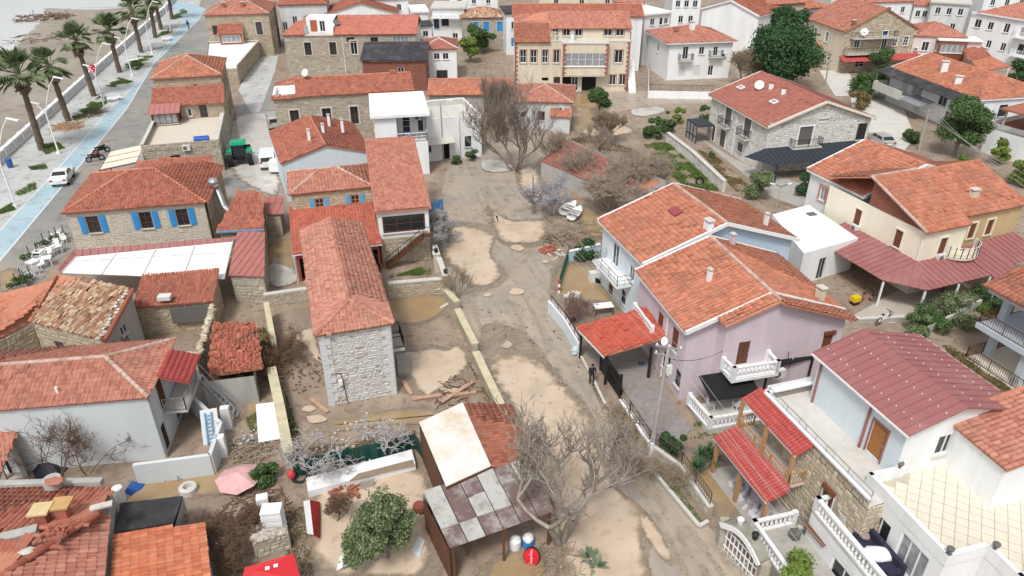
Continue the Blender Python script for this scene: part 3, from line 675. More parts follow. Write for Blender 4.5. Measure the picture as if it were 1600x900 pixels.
for a, b in zip([(-40, 402), (80, 276), (165, 178), (219, 125), (275, 50)], [(80, 276), (165, 178), (219, 125), (275, 50), (285, 36)]): g.bar(P(*a, .022), P(*b, .022), .18, .004)
for a, b in zip([(-30, 444), (0, 407), (157, 220), (197, 171), (240, 100)], [(0, 407), (157, 220), (197, 171), (240, 100), (312, 29)]): g.bar(P(*a, .022), P(*b, .022), .18, .004)
g.build('path_edge_lines', M('line_white', (.62, .66, .68), .5, .1))['kind'] = 'structure'
sheet('street', [(660, 232), (700, 262), (690, 300), (680, 340), (686, 380), (695, 430), (724, 500), (770, 600), (792, 650), (840, 720), (862, 800), (880, 920), (900, 1100), (1420, 1100), (1195, 910), (1110, 826), (1050, 760), (1000, 700), (950, 630), (905, 560), (868, 500), (856, 455), (868, 410), (850, 350), (842, 300), (835, 255), (900, 190), (1010, 165), (1110, 160), (1110, 140), (880, 145), (780, 215)], STREET, .006)
sheet('lane', [(366, 190), (392, 120), (425, 100), (432, 190), (440, 310), (420, 470), (378, 470), (350, 300)], WETROAD, .006)
sheet('lane_upper', [(372, 140), (420, 60), (440, 60), (430, 110), (400, 190)], PROM, .011)
WETMUD = ground_mat('wet_mud', (.23, .185, .14), (.31, .25, .19), (.18, .14, .105), .12, .4, .5, .3)
pud = [
 ('M', [(693, 356), (740, 355), (773, 369), (766, 395), (783, 425), (770, 442), (742, 447), (727, 430), (690, 395)]),
 ('O', [(606, 468), (690, 462), (696, 482), (662, 502), (628, 504), (606, 492)]),
 ('M', [(640, 556), (672, 544), (698, 548), (715, 540), (730, 558), (722, 582), (680, 612), (666, 617), (646, 598)]),
 ('O', [(510, 660), (560, 652), (624, 640), (662, 640), (700, 644), (675, 662), (626, 663), (538, 672)]),
 ('M', [(770, 556), (833, 560), (868, 590), (915, 645), (932, 700), (960, 760), (1003, 795), (1002, 850), (1015, 930), (900, 930), (876, 830), (856, 760), (826, 690), (800, 630), (775, 596)]),
 ('M', [(458, 527), (488, 512), (498, 545), (504, 566), (492, 562), (478, 540)]),
 ('M', [(486, 790), (520, 750), (600, 735), (662, 738), (668, 800), (664, 890), (600, 900), (500, 885)]),
 ('O', [(478, 750), (560, 724), (640, 708), (632, 726), (500, 765)]),
 ('O', [(1066, 722), (1079, 708), (1113, 727), (1153, 782), (1140, 806), (1119, 806), (1105, 768)]),
 ('O', [(196, 760), (260, 738), (345, 728), (350, 768), (280, 775), (196, 790)]),
 ('O', [(770, 880), (830, 858), (850, 880), (845, 930), (770, 930)]),
 ('O', [(416, 390), (452, 372), (460, 400), (455, 425), (418, 420)]),
 ('P', [(420, 410), (458, 418), (462, 440), (424, 446)]),
 ('P', [(352, 215), (372, 182), (428, 178), (438, 235), (436, 300), (404, 296), (366, 270)]),
 ('O', [(905, 325), (935, 335), (950, 365), (925, 368), (908, 352)]),
 ('O', [(896, 150), (930, 152), (940, 180), (915, 205), (893, 196)]),
 ('P', [(985, 172), (1025, 166), (1040, 174), (1000, 182)]),
 ('O', [(868, 440), (885, 415), (935, 420), (985, 470), (975, 485), (940, 470), (885, 470)]),
 ('M', [(770, 330), (800, 345), (850, 345), (845, 375), (815, 380), (780, 372)]),
 ('O', [(385, 632), (405, 615), (420, 640), (412, 668), (388, 660)]),
 ('P', [(752, 250), (790, 252), (800, 266), (760, 268)]),
 ('M', [(812, 268), (835, 262), (845, 290), (838, 315), (818, 300)]),
 ('M', [(905, 205), (960, 195), (990, 205), (940, 214)]),
 ('O', [(0, 430), (20, 422), (30, 440), (5, 455)]),
 ('M', [(1000, 800), (1030, 830), (1050, 870), (1035, 872), (1005, 830)]),
]
rs = random.Random(99); N_BIG = len(pud)
for (u0, v0, u1, v1, n_) in ((705, 440, 850, 540, 3), (640, 520, 745, 640, 3), (440, 560, 500, 680, 2), (900, 165, 1090, 210, 3), (800, 380, 860, 440, 2)):
    for _ in range(n_):
        u, v = rs.uniform(u0, u1), rs.uniform(v0, v1); w = rs.uniform(6, 16)*(v+250)/700; pud.append(('M', [(u+w*math.cos(t)*rs.uniform(.5, 1.4), v+w*.45*math.sin(t)*rs.uniform(.5, 1.4)) for t in [2*math.pi*a/7 for a in range(7)]][::-1]))
for i, (k, p) in enumerate(pud):
    bl_ = blob(p, .05+i*.0006, .15, i); wd = max((x-bl_[0]).length for x in bl_); pool('puddle', bl_, {'M': MUDW, 'O': OCHW, 'P': PALW}[k], min(.75, wd*.09))
    if i < N_BIG and k != 'P': cu, cv = sum(x for x, y in p)/len(p), sum(y for x, y in p)/len(p); sheet('wet_mud', blob([(cu+(x-cu)*rs.uniform(1.1, 1.3), cv+(y-cv)*rs.uniform(1.1, 1.3)) for x, y in p], .02+i*.0006, .13, i+7), WETMUD, .018, raw=True)
PAVEM = M('patterned_paving', (.27, .25, .24), .6, .25, 2.5, .3, 0, (.36, .32, .27), .4, .5)
sheet('paved_courtyard', [(905, 540), (940, 545), (985, 535), (1012, 560), (1066, 655), (1085, 668), (1040, 700), (1018, 680), (975, 615), (935, 575)], PAVEM, .010)
sheet('tiled_yard', [(872, 430), (896, 400), (936, 405), (985, 455), (1000, 500), (935, 540), (900, 535)], YARD, .008)
sheet('patio', [(1320, 500), (1400, 455), (1590, 410), (1600, 430), (1440, 495), (1395, 505)], M('patio_paving', (.48, .43, .38), .6, .15, 3, .1, 0, (.34, .30, .26), .5, .5), .008)
sheet('concrete_drive', [(1080, 205), (1110, 230), (1210, 310), (1270, 330), (1260, 290), (1150, 250)], CONC, .008)
sheet('upper_lane', [(1330, 145), (1400, 140), (1430, 215), (1400, 250), (1330, 240)], PALEC, .008)
sheet('back_lane', [(1280, 110), (1325, 110), (1345, 150), (1305, 150)], PALEC, .010)

# ================================================================= BUILDINGS, LEFT AND MIDDLE
O_ = dict
# central stone house with the long roof
c = rect((492, 525), (615.5, 505), (471, 359), 5.6)
B1 = house('stone_house', 'pale rubble-stone house with a long narrow tiled roof in the flooded yard', c, 5.6, 'gy', {1: [(.12, 2.9, .9, 2.0, 'd', WOOD, O_(bal=.9, bw=1.8)), (.42, 3.2, .8, 1.2, 'w', WOOD), (.8, 2.9, .9, 2.0, 'd', WOOD, O_(bal=.9, bw=1.8)), (.3, .5, .8, 1.3, 'w', WOOD), (.6, 0, .9, 1.9, 'd', WOOD)], 3: [(.3, 3.2, .8, 1.2, 'w', WOOD), (.7, 3.2, .8, 1.2, 'w', WOOD)]},
  MORTARL, T_DUST, .22, 17, (1, 0), stone='pale', capm=T_DUST, tw=.24, tl=.3, sh=.17, sw=.38, wsingles=270, quoin=M('white_quoin', (.62, .63, .64), .9, .12, 4, .2), singles=60)
pp = loc(c, 1.2, .22, 1.55)
g = G().path([pp+Vector((-1.2, -.08, .9)), pp+Vector((0, -.08, .9)), pp+Vector((.05, -.08, .5)), pp+Vector((.2, -.08, -1.5))], .025); g.build('drain_pipe', IRON, B1)
G().box(pp+Vector((-.05, -.22, .1)), .25, .15, .38, .3).build('wall_lamp', WPAINT, B1)

# blue-shuttered stone house with the timber porch
BS = O_(sh=M('sky_blue_paint', (.10, .40, .66), .6, .1, 4)); c2 = rect((451, 305), (584, 291.5), (447, 269), 5.1)
B2 = house('stone_house', 'stone house with two sky-blue shuttered windows under a hipped tile roof', c2, 5.1, 'hip', {0: [(.33, 3.45, .75, .95, 'w', WOODL, O_(nx=2, nz=2, **BS)), (.78, 3.45, .75, .95, 'w', WOODL, O_(nx=2, nz=2, **BS))]}, MORTAR, T_SAL, .2, 20, stone='cream', capm=CAPG, sh=.2, sw=.42)
c2b = ext(rect((585, 331), (674, 323), (578, 253), 5.1), l=0)
B2b = house('stone_house', 'stone annex with a brown glazed porch and outside stair beside the blue-shuttered house', c2b, 5.1, 'sf', {0: [(.5, 2.9, 3.6, 1.55, 'g', WOOD, O_(nx=3, nz=2, t=.12))], 1: [(.3, 3, .8, 1.2, 'w', WPAINT)]}, MORTAR, T_SAL, .25, 17, stone='cream', rise=2.2, tl=.32, tw=.26, mats={0: WHITE, 1: PALEP}, stones={0: None, 1: None}, fascia=CAPR)
cw = inset(c2b, .25); wall(B2b, cw[0]+Vector((.02, -.04, 0)), cw[1]+Vector((.02, -.04, 0)), 0, 2.45, [(.42, .2, .5, 1.6, 'd', GREYW)], MORTAR, stone='cream', sh=.2, sw=.42)
g = G(); a, b = loc(cw, .3, -.75, .15), loc(cw, 3.6, -.75, 2.7); u_ = (cw[1]-cw[0]).normalized(); n_ = (cw[3]-cw[0]).normalized()
for k in range(12):
    q = a+(b-a)*(k/11); g.obox(q-n_*.35, u_*.34, n_*.7, Z*.06)
for s in (-.37, .37): g.bar(a+n_*s, b+n_*s, .06, .22)
g.obox(b-n_*.37, u_*.8, n_*.75, Z*.08); st = g.build('stair', WOOD, B2b); railing(st, [a-n_*.37+Z*.1, b-n_*.37+Z*.1, b-n_*.37+u_*.8+Z*.1], .85, .4, IRON)
c2c = rect((456.5, 398), (597, 381), (456.5, 340), 2.7)
g = thing('tiled_porch', 'low red-tiled porch roof between the blue-shuttered house and the long stone house', 'porch', at(sum(c2c, Vector())/4, 0))
roof(g, [at(c2c[0], 2.7), at(c2c[1], 2.7), at(c2c[2], 3.6), at(c2c[3], 3.6)], tilemat('vivid_tile', [(.42, .115, .075), (.47, .145, .10), (.36, .09, .06)]), .26, .32)
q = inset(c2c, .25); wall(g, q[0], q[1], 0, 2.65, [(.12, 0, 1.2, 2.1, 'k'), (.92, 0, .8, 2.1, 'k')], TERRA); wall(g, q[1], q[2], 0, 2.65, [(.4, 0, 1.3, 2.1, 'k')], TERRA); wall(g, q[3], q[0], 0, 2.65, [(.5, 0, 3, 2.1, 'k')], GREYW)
e = G(); e.bar(at(c2c[0], 2.62), at(c2c[1], 2.62), .1, .1); e.tube(at(c2c[0], 0)+Vector((.1, 0, 0)), at(c2c[0], 2.6)+Vector((.1, 0, 0)), .04); e.build('gutter', WPAINT, g)

# white gabled house with four little chimneys
c3 = ext(rect((437, 250), (581, 232), (433, 205), 4.6), b=1.5)
B3 = house('white_house', 'house with a plain white gable and a row of slim white chimneys', c3, 4.2, 'gy', {0: [(.93, 1.6, .5, .8, 'w')]}, WSHADE, T_RED, .15, 16, capm=CAPR)
for (u, v) in ((483, 216), (505, 207), (514, 192), (535, 200)): chimney(B3, P(u, v, 5.5), .8, .3, WHITE)

# white cube house with the big balcony
c4 = rect((578, 182), (671.5, 177), (557, 144), 7.0); c4 = sub(c4, 0, (c4[1]-c4[0]).length, 0, 9.2)
B4 = thing('white_house', 'tall white cube house with a flat white roof and a deep balcony', 'house', at(sum(c4, Vector())/4, 0)); wi = inset(c4, .35)
flat_roof(B4, c4, 7.0, WHITE, .3, 0)
wall(B4, wi[3], wi[0], 0, 6.7, [(.3, 4.6, .8, 1.0, 'w'), (.7, 4.6, .6, .8, 'w')], WHITE)
bk = sub(c4, .35, (c4[1]-c4[0]).length-.35, 2.6, 9)
wall(B4, bk[0], bk[1], 0, 6.7, [(.62, 4.2, .9, 2.0, 'g', WPAINT, O_(nx=1, nz=3)), (.9, 4.2, .7, 2.0, 'w')], WHITE); wall(B4, wi[1], wi[2], 0, 6.7, [(.5, 1.5, .8, 1.1, 'w')], WHITE)
wall(B4, wi[0], wi[1], 0, 3.8, [(.7, 1., .9, 1.2, 'w')], WHITE); wall(B4, wi[0], wi[0]+(wi[1]-wi[0])*.42, 3.85, 6.7, [], WHITE)
G().prism([at(x, 3.62) for x in (wi[0]+Vector((.02, .02, 0)), wi[1]+Vector((-.02, .02, 0)), bk[1], bk[0])], .2).build('balcony_floor', PALEC, B4)
railing(B4, [at(wi[0]+(wi[1]-wi[0])*.3, 3.9), at(wi[1], 3.9)+Vector((-.1, .1, 0)), at(bk[1], 3.9)+Vector((-.1, 0, 0))], .9, .5, WPAINT, mid=True, r=.03)
tb = thing('round_table', 'blue round table standing on the white cube house balcony', 'table', loc(c4, 3.9, 1.4, 3.86))
q = OFF[tb.name]; G().lathe(q+Z*.62, [(.5, 0), (.52, .05)], 16).build('table_top', BLUEP, tb)
for k in range(4): G().tube(q+Vector((.3*math.cos(k*1.57), .3*math.sin(k*1.57), 0)), q+Vector((.2*math.cos(k*1.57), .2*math.sin(k*1.57), .62)), .03).build('leg', WPAINT, tb)

# white single-storey house with the parapet
c5 = rect((652, 189), (751.5, 179), (735, 151.5), 5.0)
B5 = thing('white_house', 'flat-roofed single-storey white house with a parapet, next to the concrete lamp pole', 'house', at(sum(c5, Vector())/4, 0))
flat_roof(B5, inset(c5, .22), 4.3, PALEC, .2)
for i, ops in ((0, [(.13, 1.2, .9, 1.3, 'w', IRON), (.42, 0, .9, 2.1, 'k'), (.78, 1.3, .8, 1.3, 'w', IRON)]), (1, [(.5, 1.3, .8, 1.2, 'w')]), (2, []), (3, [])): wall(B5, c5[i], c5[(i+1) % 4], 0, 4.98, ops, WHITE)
g = G(); ci = inset(c5, .11)
for i in range(4): g.bar(at(ci[i], 5.0), at(ci[(i+1) % 4], 5.0), .22, .1)
for i in range(4): pass
g.build('parapet_coping', WHITE, B5); cin = inset(c5, .2)
for i in range(4): wall(B5, cin[(i+1) % 4], cin[i], 4.3, 4.94, [], PALEC, name='parapet_inner')
g = G(); a, b, d_, e_ = loc(c5, .2, -1.6, 2.5), loc(c5, 4.0, -1.6, 2.5), loc(c5, 4.0, -.05, 2.7), loc(c5, .2, -.05, 2.7); g.prism([a, b, d_, e_], .08); g.bar(at(a, 0), a, .1); g.bar(at(b, 0), b, .1); g.build('awning', PALEC, B5)

# long stone house behind with the white roof terrace
c6 = rect((424, 154), (647, 141), None, 4.9, d=8.5); W6 = (c6[1]-c6[0]).length
AR = O_(sur=PALEC, st=.2)
B6 = house('stone_house', 'long stone house with pale arched window frames and a white sunken roof terrace', sub(c6, 2.9, W6, 0, 8.5), 4.9, 'gx', {0: [(.0, 1, .1, .1, 'k')]}, MORTAR, T_RED, .25, 17, stone='grey', sides=(1, 2), tl=.4)
wa, wb = loc(c6, .2, .25), loc(c6, W6-.25, .25)
wall(B6, wa, wb, 0, 4.85, [(.13, .9, 1.1, 2.3, 'g', WOOD, O_(nz=2, **AR)), (.36, .9, 1.1, 2.3, 'g', WOOD, O_(nz=2, **AR)), (.56, .9, 1.0, 2.3, 'g', WOOD, O_(nz=2, **AR)), (.82, .9, 1., 2.3, 'w', WOOD, AR)], MORTAR, stone='grey', sh=.3, sw=.5)
wall(B6, loc(c6, .2, 8.2), wa, 0, 4.85, [(.3, 1, 1, 1.8, 'w', WOOD), (.7, 1, 1, 1.8, 'w', WOOD)], MORTAR, stone='grey', sh=.3, sw=.5)
tr = sub(c6, .25, 2.85, .5, 5.2); G().prism([at(x, 4.3) for x in tr], .12).build('terrace_floor', WHITE, B6)
for i in range(4): G().bar(at(tr[i], 4.7), at(tr[(i+1) % 4], 4.7), .3, .8).build('terrace_wall', WHITE, B6)
roof(B6, [loc(c6, -.05, -.05, 4.75), loc(c6, 2.95, -.05, 4.75), loc(c6, 2.95, .45, 5.05), loc(c6, -.05, .45, 5.05)], T_RED)
roof(B6, [loc(c6, 0, 8.5, 4.7), loc(c6, 0, 5.3, 4.7), loc(c6, 2.9, 5.3, 5.6), loc(c6, 2.9, 8.5, 5.2)], T_RED)
r1, r2 = RIDGE[B6.name]; chimney(B6, r2-Vector((2.2, .6, .1)), .5, .9, T_BRN, False, .2); dish(B6, r1+Vector((1.5, -.1, 0)), .5, -2); 

# big stone house with the roof gap
c7 = rect((440, 55), (652, 53), None, 6.6, d=11.5); W7 = (c7[1]-c7[0]).length
g7 = tilemat('mid_red_tile', [(.48, .165, .12), (.54, .20, .15), (.43, .14, .10)])
B7 = thing('stone_house', 'large stone house with a white recessed dormer terrace cut into its red roof', 'house', at(sum(c7, Vector())/4, 0))
wq = inset(c7, .25); SW = O_(sur=PALEC, st=.16)
wall(B7, wq[0], wq[1], 0, 6.5, [(.17, 3.4, 1.1, 2.0, 'g', WOOD, O_(nz=2, **SW)), (.36, 3.4, 1.1, 2.0, 'g', WOOD, O_(nz=2, **SW)), (.52, 3.4, 1.1, 2.2, 'w', WPAINT, SW), (.5, 5.4, 1.3, .7, 'w', WOOD), (.68, 5.4, 1.2, .7, 'w', WOOD), (.70, 3.2, 1.1, 1.6, 'w', WPAINT, SW), (.88, 4.7, 2.6, 1.5, 'c', WPAINT, O_(nx=4))], MORTAR, stone='grey', sh=.34, sw=.55)
wall(B7, wq[3], wq[0], 0, 6.5, [(.5, 3.4, 1, 1.6, 'w', WOOD)], MORTAR, stone='tan', sh=.34, sw=.55); wall(B7, wq[1], wq[2], 0, 6.5, [], WHITE); wall(B7, wq[2], wq[3], 0, 6.5, [], GREYW)
hd = 5.75; rz = 2.0
roof(B7, [loc(c7, 8.2, 0, 6.6), loc(c7, W7, 0, 6.6), loc(c7, W7, hd, 6.6+rz), loc(c7, 8.2, hd, 6.6+rz)], g7); roof(B7, [loc(c7, W7, 11.5, 6.6), loc(c7, 0, 11.5, 6.6), loc(c7, hd, hd, 6.6+rz), loc(c7, W7, hd, 6.6+rz)], g7)
roof(B7, [loc(c7, 0, 0, 6.6), loc(c7, 3.6, 0, 6.6), loc(c7, 3.6, 3.6, 7.85), ], g7); roof(B7, [loc(c7, 0, 11.5, 6.6), loc(c7, 0, 0, 6.6), loc(c7, hd, hd, 6.6+rz)], g7)
wall(B7, loc(c7, 3.6, 2.6), loc(c7, 8.2, 2.6), 6.4, 8.6, [(.25, 6.6, 1.1, 1.8, 'd', M('orange_door', (.40, .12, .05), .6, .2)), (.55, 6.6, .9, 1.7, 'w')], WHITE); wall(B7, loc(c7, 8.2, 2.6), loc(c7, 8.2, .3), 6.4, 7.6, [], WHITE); wall(B7, loc(c7, 3.6, .3), loc(c7, 3.6, 2.6), 6.4, 7.9, [], WHITE)
G().prism([loc(c7, 3.6, 2.6, 8.6), loc(c7, 8.2, 2.6, 8.6), loc(c7, 8.2, hd, 8.7), loc(c7, 3.6, hd, 8.7)], .12).build('terrace_roof', WHITE, B7); G().prism([loc(c7, 3.6, .1, 6.4), loc(c7, 8.2, .1, 6.4), loc(c7, 8.2, 2.6, 6.4), loc(c7, 3.6, 2.6, 6.4)], .12).build('terrace_floor', PALEC, B7)
dish(B7, loc(c7, 8.5, 2.4, 7.4), .5, -1.5, ROLL); caps(B7, loc(c7, 0, 0, 6.6), loc(c7, 3.6, 3.6, 7.85), CAPR)
c7b = rect((562, 96), (668, 95), None, 4.6, d=6.5)
b7b = thing('lean_to', 'tar-felted lean-to with an unplastered brick side against the large stone house', 'shed', at(sum(c7b, Vector())/4, 0))
G().prism([at(c7b[0], 4.6), at(c7b[1], 4.6), at(c7b[2], 6.0), at(c7b[3], 6.0)], .16).build('felt_roof', TAR, b7b)
qq = inset(c7b, .3); BRK = M('raw_brick', (.24, .10, .075), .9, .25, 3, .2)
wall(b7b, qq[0], qq[1], 0, 4.5, [(.6, 2.6, 1, 1, 'w')], BRK); wall(b7b, qq[1], qq[2], 0, 4.5, [(.3, 2.6, .8, .9, 'k'), (.6, 2, .6, .6, 'w', WOODL)], BRK); wall(b7b, qq[3], qq[0], 0, 4.5, [], BRK)

# low tiled house and its hip-roofed neighbour behind the bare tree
c10 = rect((667, 149), (802, 148), None, 4.0, d=7.5)
B10 = house('tiled_house', 'low house with a long plain orange roof behind the flat-roofed white house', c10, 4.0, 'gx', {0: [(.3, 1.4, .9, 1.1, 'w'), (.7, 1.4, .9, 1.1, 'w')]}, GREYW, T_OR, .3, 17)
c10b = rect((800, 158), (896, 161), None, 3.7, d=8.5)
B10b = house('tiled_house', 'worn pale house with a faded hipped roof behind the dark bare tree', c10b, 3.7, 'hip', {0: [(.15, 1.5, .5, .7, 'k'), (.48, 1.2, .9, 1.2, 'g', WOOD)], 1: [(.5, 1.5, .7, .9, 'w')]}, PALEP, T_SAL, .3, 17, capm=CAPG)
rr = [loc(c10b, 5.0, -1.3, 2.2), loc(c10b, 7.8, -1.3, 2.2), loc(c10b, 7.8, .6, 3.0), loc(c10b, 5.0, .6, 3.0)]; roof(B10b, rr, T_OR); wall(B10b, loc(c10b, 5.2, -1.1), loc(c10b, 7.6, -1.1), 0, 2.15, [], PALEP); wall(B10b, loc(c10b, 7.6, -1.1), loc(c10b, 7.6, .5), 0, 2.5, [], PALEP)

# cream two-storey block with red brick quoins
c11 = rect((804, 63), (986, 63), None, 7.6, d=9); W11 = (c11[1]-c11[0]).length; RB = M('red_brick_trim', (.33, .13, .10), .9, .2, 4)
B11 = thing('apartment_building', 'cream two-storey block with red brick corners and a long glazed balcony', 'apartment block', at(sum(c11, Vector())/4, 0))
SR = O_(sur=RB, st=.1)
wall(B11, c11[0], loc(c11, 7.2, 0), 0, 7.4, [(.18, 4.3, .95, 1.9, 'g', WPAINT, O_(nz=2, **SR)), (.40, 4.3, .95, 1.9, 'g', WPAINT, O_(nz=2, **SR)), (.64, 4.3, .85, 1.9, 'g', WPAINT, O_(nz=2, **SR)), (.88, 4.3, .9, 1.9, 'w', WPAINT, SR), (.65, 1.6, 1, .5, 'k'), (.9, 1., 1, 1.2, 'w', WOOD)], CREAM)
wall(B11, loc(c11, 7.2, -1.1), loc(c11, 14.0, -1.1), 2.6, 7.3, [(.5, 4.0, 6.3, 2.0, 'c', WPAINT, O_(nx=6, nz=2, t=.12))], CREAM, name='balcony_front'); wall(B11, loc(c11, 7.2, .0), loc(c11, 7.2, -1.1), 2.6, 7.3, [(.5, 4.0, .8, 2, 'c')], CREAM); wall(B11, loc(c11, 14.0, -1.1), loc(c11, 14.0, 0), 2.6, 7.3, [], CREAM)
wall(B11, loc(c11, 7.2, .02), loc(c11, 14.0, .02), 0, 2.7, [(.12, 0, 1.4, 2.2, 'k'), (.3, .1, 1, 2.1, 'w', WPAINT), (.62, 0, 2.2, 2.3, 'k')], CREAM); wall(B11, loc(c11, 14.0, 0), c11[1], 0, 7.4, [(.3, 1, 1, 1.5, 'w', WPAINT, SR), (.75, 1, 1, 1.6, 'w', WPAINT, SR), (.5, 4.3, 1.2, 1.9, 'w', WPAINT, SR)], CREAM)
G().prism([loc(c11, 7.1, -1.2, 7.3), loc(c11, 14.1, -1.2, 7.3), loc(c11, 14.1, 1, 7.3), loc(c11, 7.1, 1, 7.3)], .14).build('balcony_roof', PALEC, B11); G().prism([loc(c11, 7.2, -1.1, 2.5), loc(c11, 14., -1.1, 2.5), loc(c11, 14., 0, 2.5), loc(c11, 7.2, 0, 2.5)], .14).build('balcony_floor', PALEC, B11)
wall(B11, c11[1], c11[2], 0, 7.4, [(.4, 4.3, 1, 1.5, 'w')], CREAM); wall(B11, c11[3], c11[0], 0, 7.4, [], CREAM)
for (x, y) in ((0, 0), (7.2, -1.1), (14.0, -1.1), (W11, 0)):
    for k in range(22 if y == 0 else 14):
        zz = (0 if y == 0 else 2.6)+k*.335; ww = .5 if k % 2 else .28; q = loc(c11, x+(0 if x < 7 else -ww if x > 14.5 or x == 14. else 0), y, zz); G().obox(q-(c11[3]-c11[0]).normalized()*.05, (c11[1]-c11[0]).normalized()*ww, (c11[3]-c11[0]).normalized()*.049, Z*.3).build('brick_quoin', RB, B11)
roof(B11, [loc(c11, -.1, -.35, 7.4), loc(c11, 5.4, -.35, 7.4), loc(c11, 5.4, 4.5, 9.2), loc(c11, -.1, 4.5, 9.2)], T_BRN)
wall(B11, loc(c11, 5.4, 1.2), loc(c11, W11, 1.2), 7.4, 9.2, [(.06, 8, .9, 1, 'w'), (.2, 8, 1.1, 1, 'w', WPAINT, SR), (.35, 8, 1.1, 1, 'w', WPAINT, SR), (.72, 8, 1.2, 1, 'w', WPAINT, SR), (.87, 8, 1.2, 1, 'w', WPAINT, SR)], CREAM)
G().prism([loc(c11, 5.4, 0, 7.35), loc(c11, W11, 0, 7.35), loc(c11, W11, 1.2, 7.35), loc(c11, 5.4, 1.2, 7.35)], .1).build('terrace_floor', PALEC, B11)
roof(B11, [loc(c11, 5.3, .9, 9.1), loc(c11, W11+.2, .9, 9.1), loc(c11, W11+.2, 6, 10.8), loc(c11, 5.3, 6, 10.8)], T_SAL); roof(B11, [loc(c11, -.1, 4.5, 9.2), loc(c11, 5.3, 4.5, 9.2), loc(c11, 5.3, 6, 10.8), loc(c11, -.1, 6, 9.8)], T_SAL)
wall(B11, c11[1]+(c11[2]-c11[1])*.1, c11[2], 7.4, 9.0, [], CREAM); wall(B11, loc(c11, 5.4, 4.5), loc(c11, 5.4, 1.2), 7.4, 9.1, [], CREAM)
for x in (6.0, 8.6): chimney(B11, loc(c11, x, .5, 7.5), 1., .5, WHITE if x > 8 else CREAM)
g = G()
for k in range(14): a = loc(c11, W11+.1, -1.2+k*.32, k*.28); g.obox(a, (c11[1]-c11[0]).normalized()*1.1, (c11[3]-c11[0]).normalized()*.34, Z*.28)
g.build('outside_stair', WHITE, B11)
g = G(); q = loc(c11, 12.6, -2.6); g.box(q, 2.2, .7, .42, 0).box(q+Vector((0, .3, .4)), 2.2, .15, .5).box(q+Vector((-1.05, 0, .4)), .15, .7, .25).box(q+Vector((1.05, 0, .4)), .15, .7, .25); g.build('sofa', WOODL, None, q); tag(bpy.data.objects['sofa'], 'tan sofa left outside against the cream block wall', 'sofa')
c11b = rect((800, 26), (1008, 26), None, 8.8, d=8)
house('tiled_house', 'wide red roof with a glazed dormer rising right behind the cream block', c11b, 8.8, 'gx', {1: [(.4, 6.5, 1, 1.2, 'w')], 0: [(.9, 5, 1, 1.4, 'w')]}, WHITE, T_RED, .3, 18)
# ================================================================= BUILDINGS, RIGHT AND BACK
# white two-storey villa with the little balconies
c12 = rect((1043, 68), (1152, 64), None, 5.9, d=10.5)
B12 = house('white_villa', 'white two-storey villa with a hipped red roof and two small black-railed balconies', c12, 5.9, 'hip', {0: [(.27, 3.25, .95, 2.0, 'w', WPAINT, O_(bal=.9, bw=2.3)), (.52, 3.9, .9, 1.2, 'w'), (.74, 3.6, .8, 1.5, 'w', WPAINT, O_(bal=.8, bw=2.2)), (.24, .5, 1.1, 1.7, 'r', ROLLW), (.48, .5, 1.1, 1.7, 'r', ROLLW), (.70, .5, .9, 1.6, 'w')], 3: [(.5, 3.5, .9, 1.3, 'w')]}, WHITE, T_SAL, .45, 17, fascia=WPAINT, capm=CAPR)
r1, r2 = RIDGE[B12.name]; chimney(B12, r1+Vector((.4, -1.2, -.5)), 1.2, .8, WHITE); G().box(loc(c12, 2.8, 4, 7.25), .9, .6, .25, .1).build('skylight', T_BRN, B12)
gw = thing('garden_wall', 'low white garden wall with a dark railing below the white two-storey villa', 'wall', P(1015, 152))
a, b, d_ = P(1013, 153), P(1112, 155), P(1014, 118)
g = G(); g.bar(a+Z*.55, b+Z*.55, .22, 1.1); g.bar(a+Z*.55, d_+Z*.55, .22, 1.1); g.build('wall', WHITE, gw); railing(gw, [at(d_, 1.1), at(a, 1.1), at(b, 1.1)], .9, .22, IRON)
# white blocks behind
def block(name, label, A, B, ze, d, ops=None, wm=None, tm=None, kind='gx', **k):
    c = rect(A, B, None, ze, d=d); r = house(name, label, c, ze, kind, ops or {}, wm or WHITE, tm or T_RED, k.pop('ov', .3), k.pop('slope', 17), **k); return r, c
W2 = lambda x0, zz=4: [(x0, zz, 1, 1.2, 'w'), (x0+.3, zz, 1, 1.2, 'w')]
rb, cb = block('white_house', 'white three-storey house with open concrete stair landings between the cream block and the white villa', (1008, 22), (1052, 18), 8.6, 9, {0: [(.3, 6.6, .9, 1.1, 'w'), (.65, 6.5, .7, 1.2, 'w'), (.5, 3.8, 1.1, 1.7, 'w', WPAINT, O_(bal=1.1, bw=3.2, railm=WPAINT)), (.5, 1, 1, 1.6, 'w', WPAINT, O_(bal=1.0, bw=3)), (.85, 6.6, .8, 1, 'w')]}, kind='flat'); flat_roof(rb, cb, 8.6, WHITE, .3)
rb, cb = block('white_house', 'white annex with a single small window and brown awning right of the cream block', (980, 24), (1010, 23), 8.0, 7, {0: [(.6, 5.2, .7, 1.4, 'w'), (.6, 2.2, .7, 1.2, 'w', WPAINT, O_(canopy=T_BRN)), (.8, 0, .9, 2, 'd', WPAINT)]}, kind='flat'); flat_roof(rb, cb, 8.0, WHITE, .3)
cg = rect((1096, 10), (1187, 22), None, 7.6, d=14)
house('white_house', 'big blank white gable wall with a red roof behind the white two-storey villa', cg, 7.2, 'gy', {}, WHITE, T_RED, .2, 19, fascia=WPAINT)
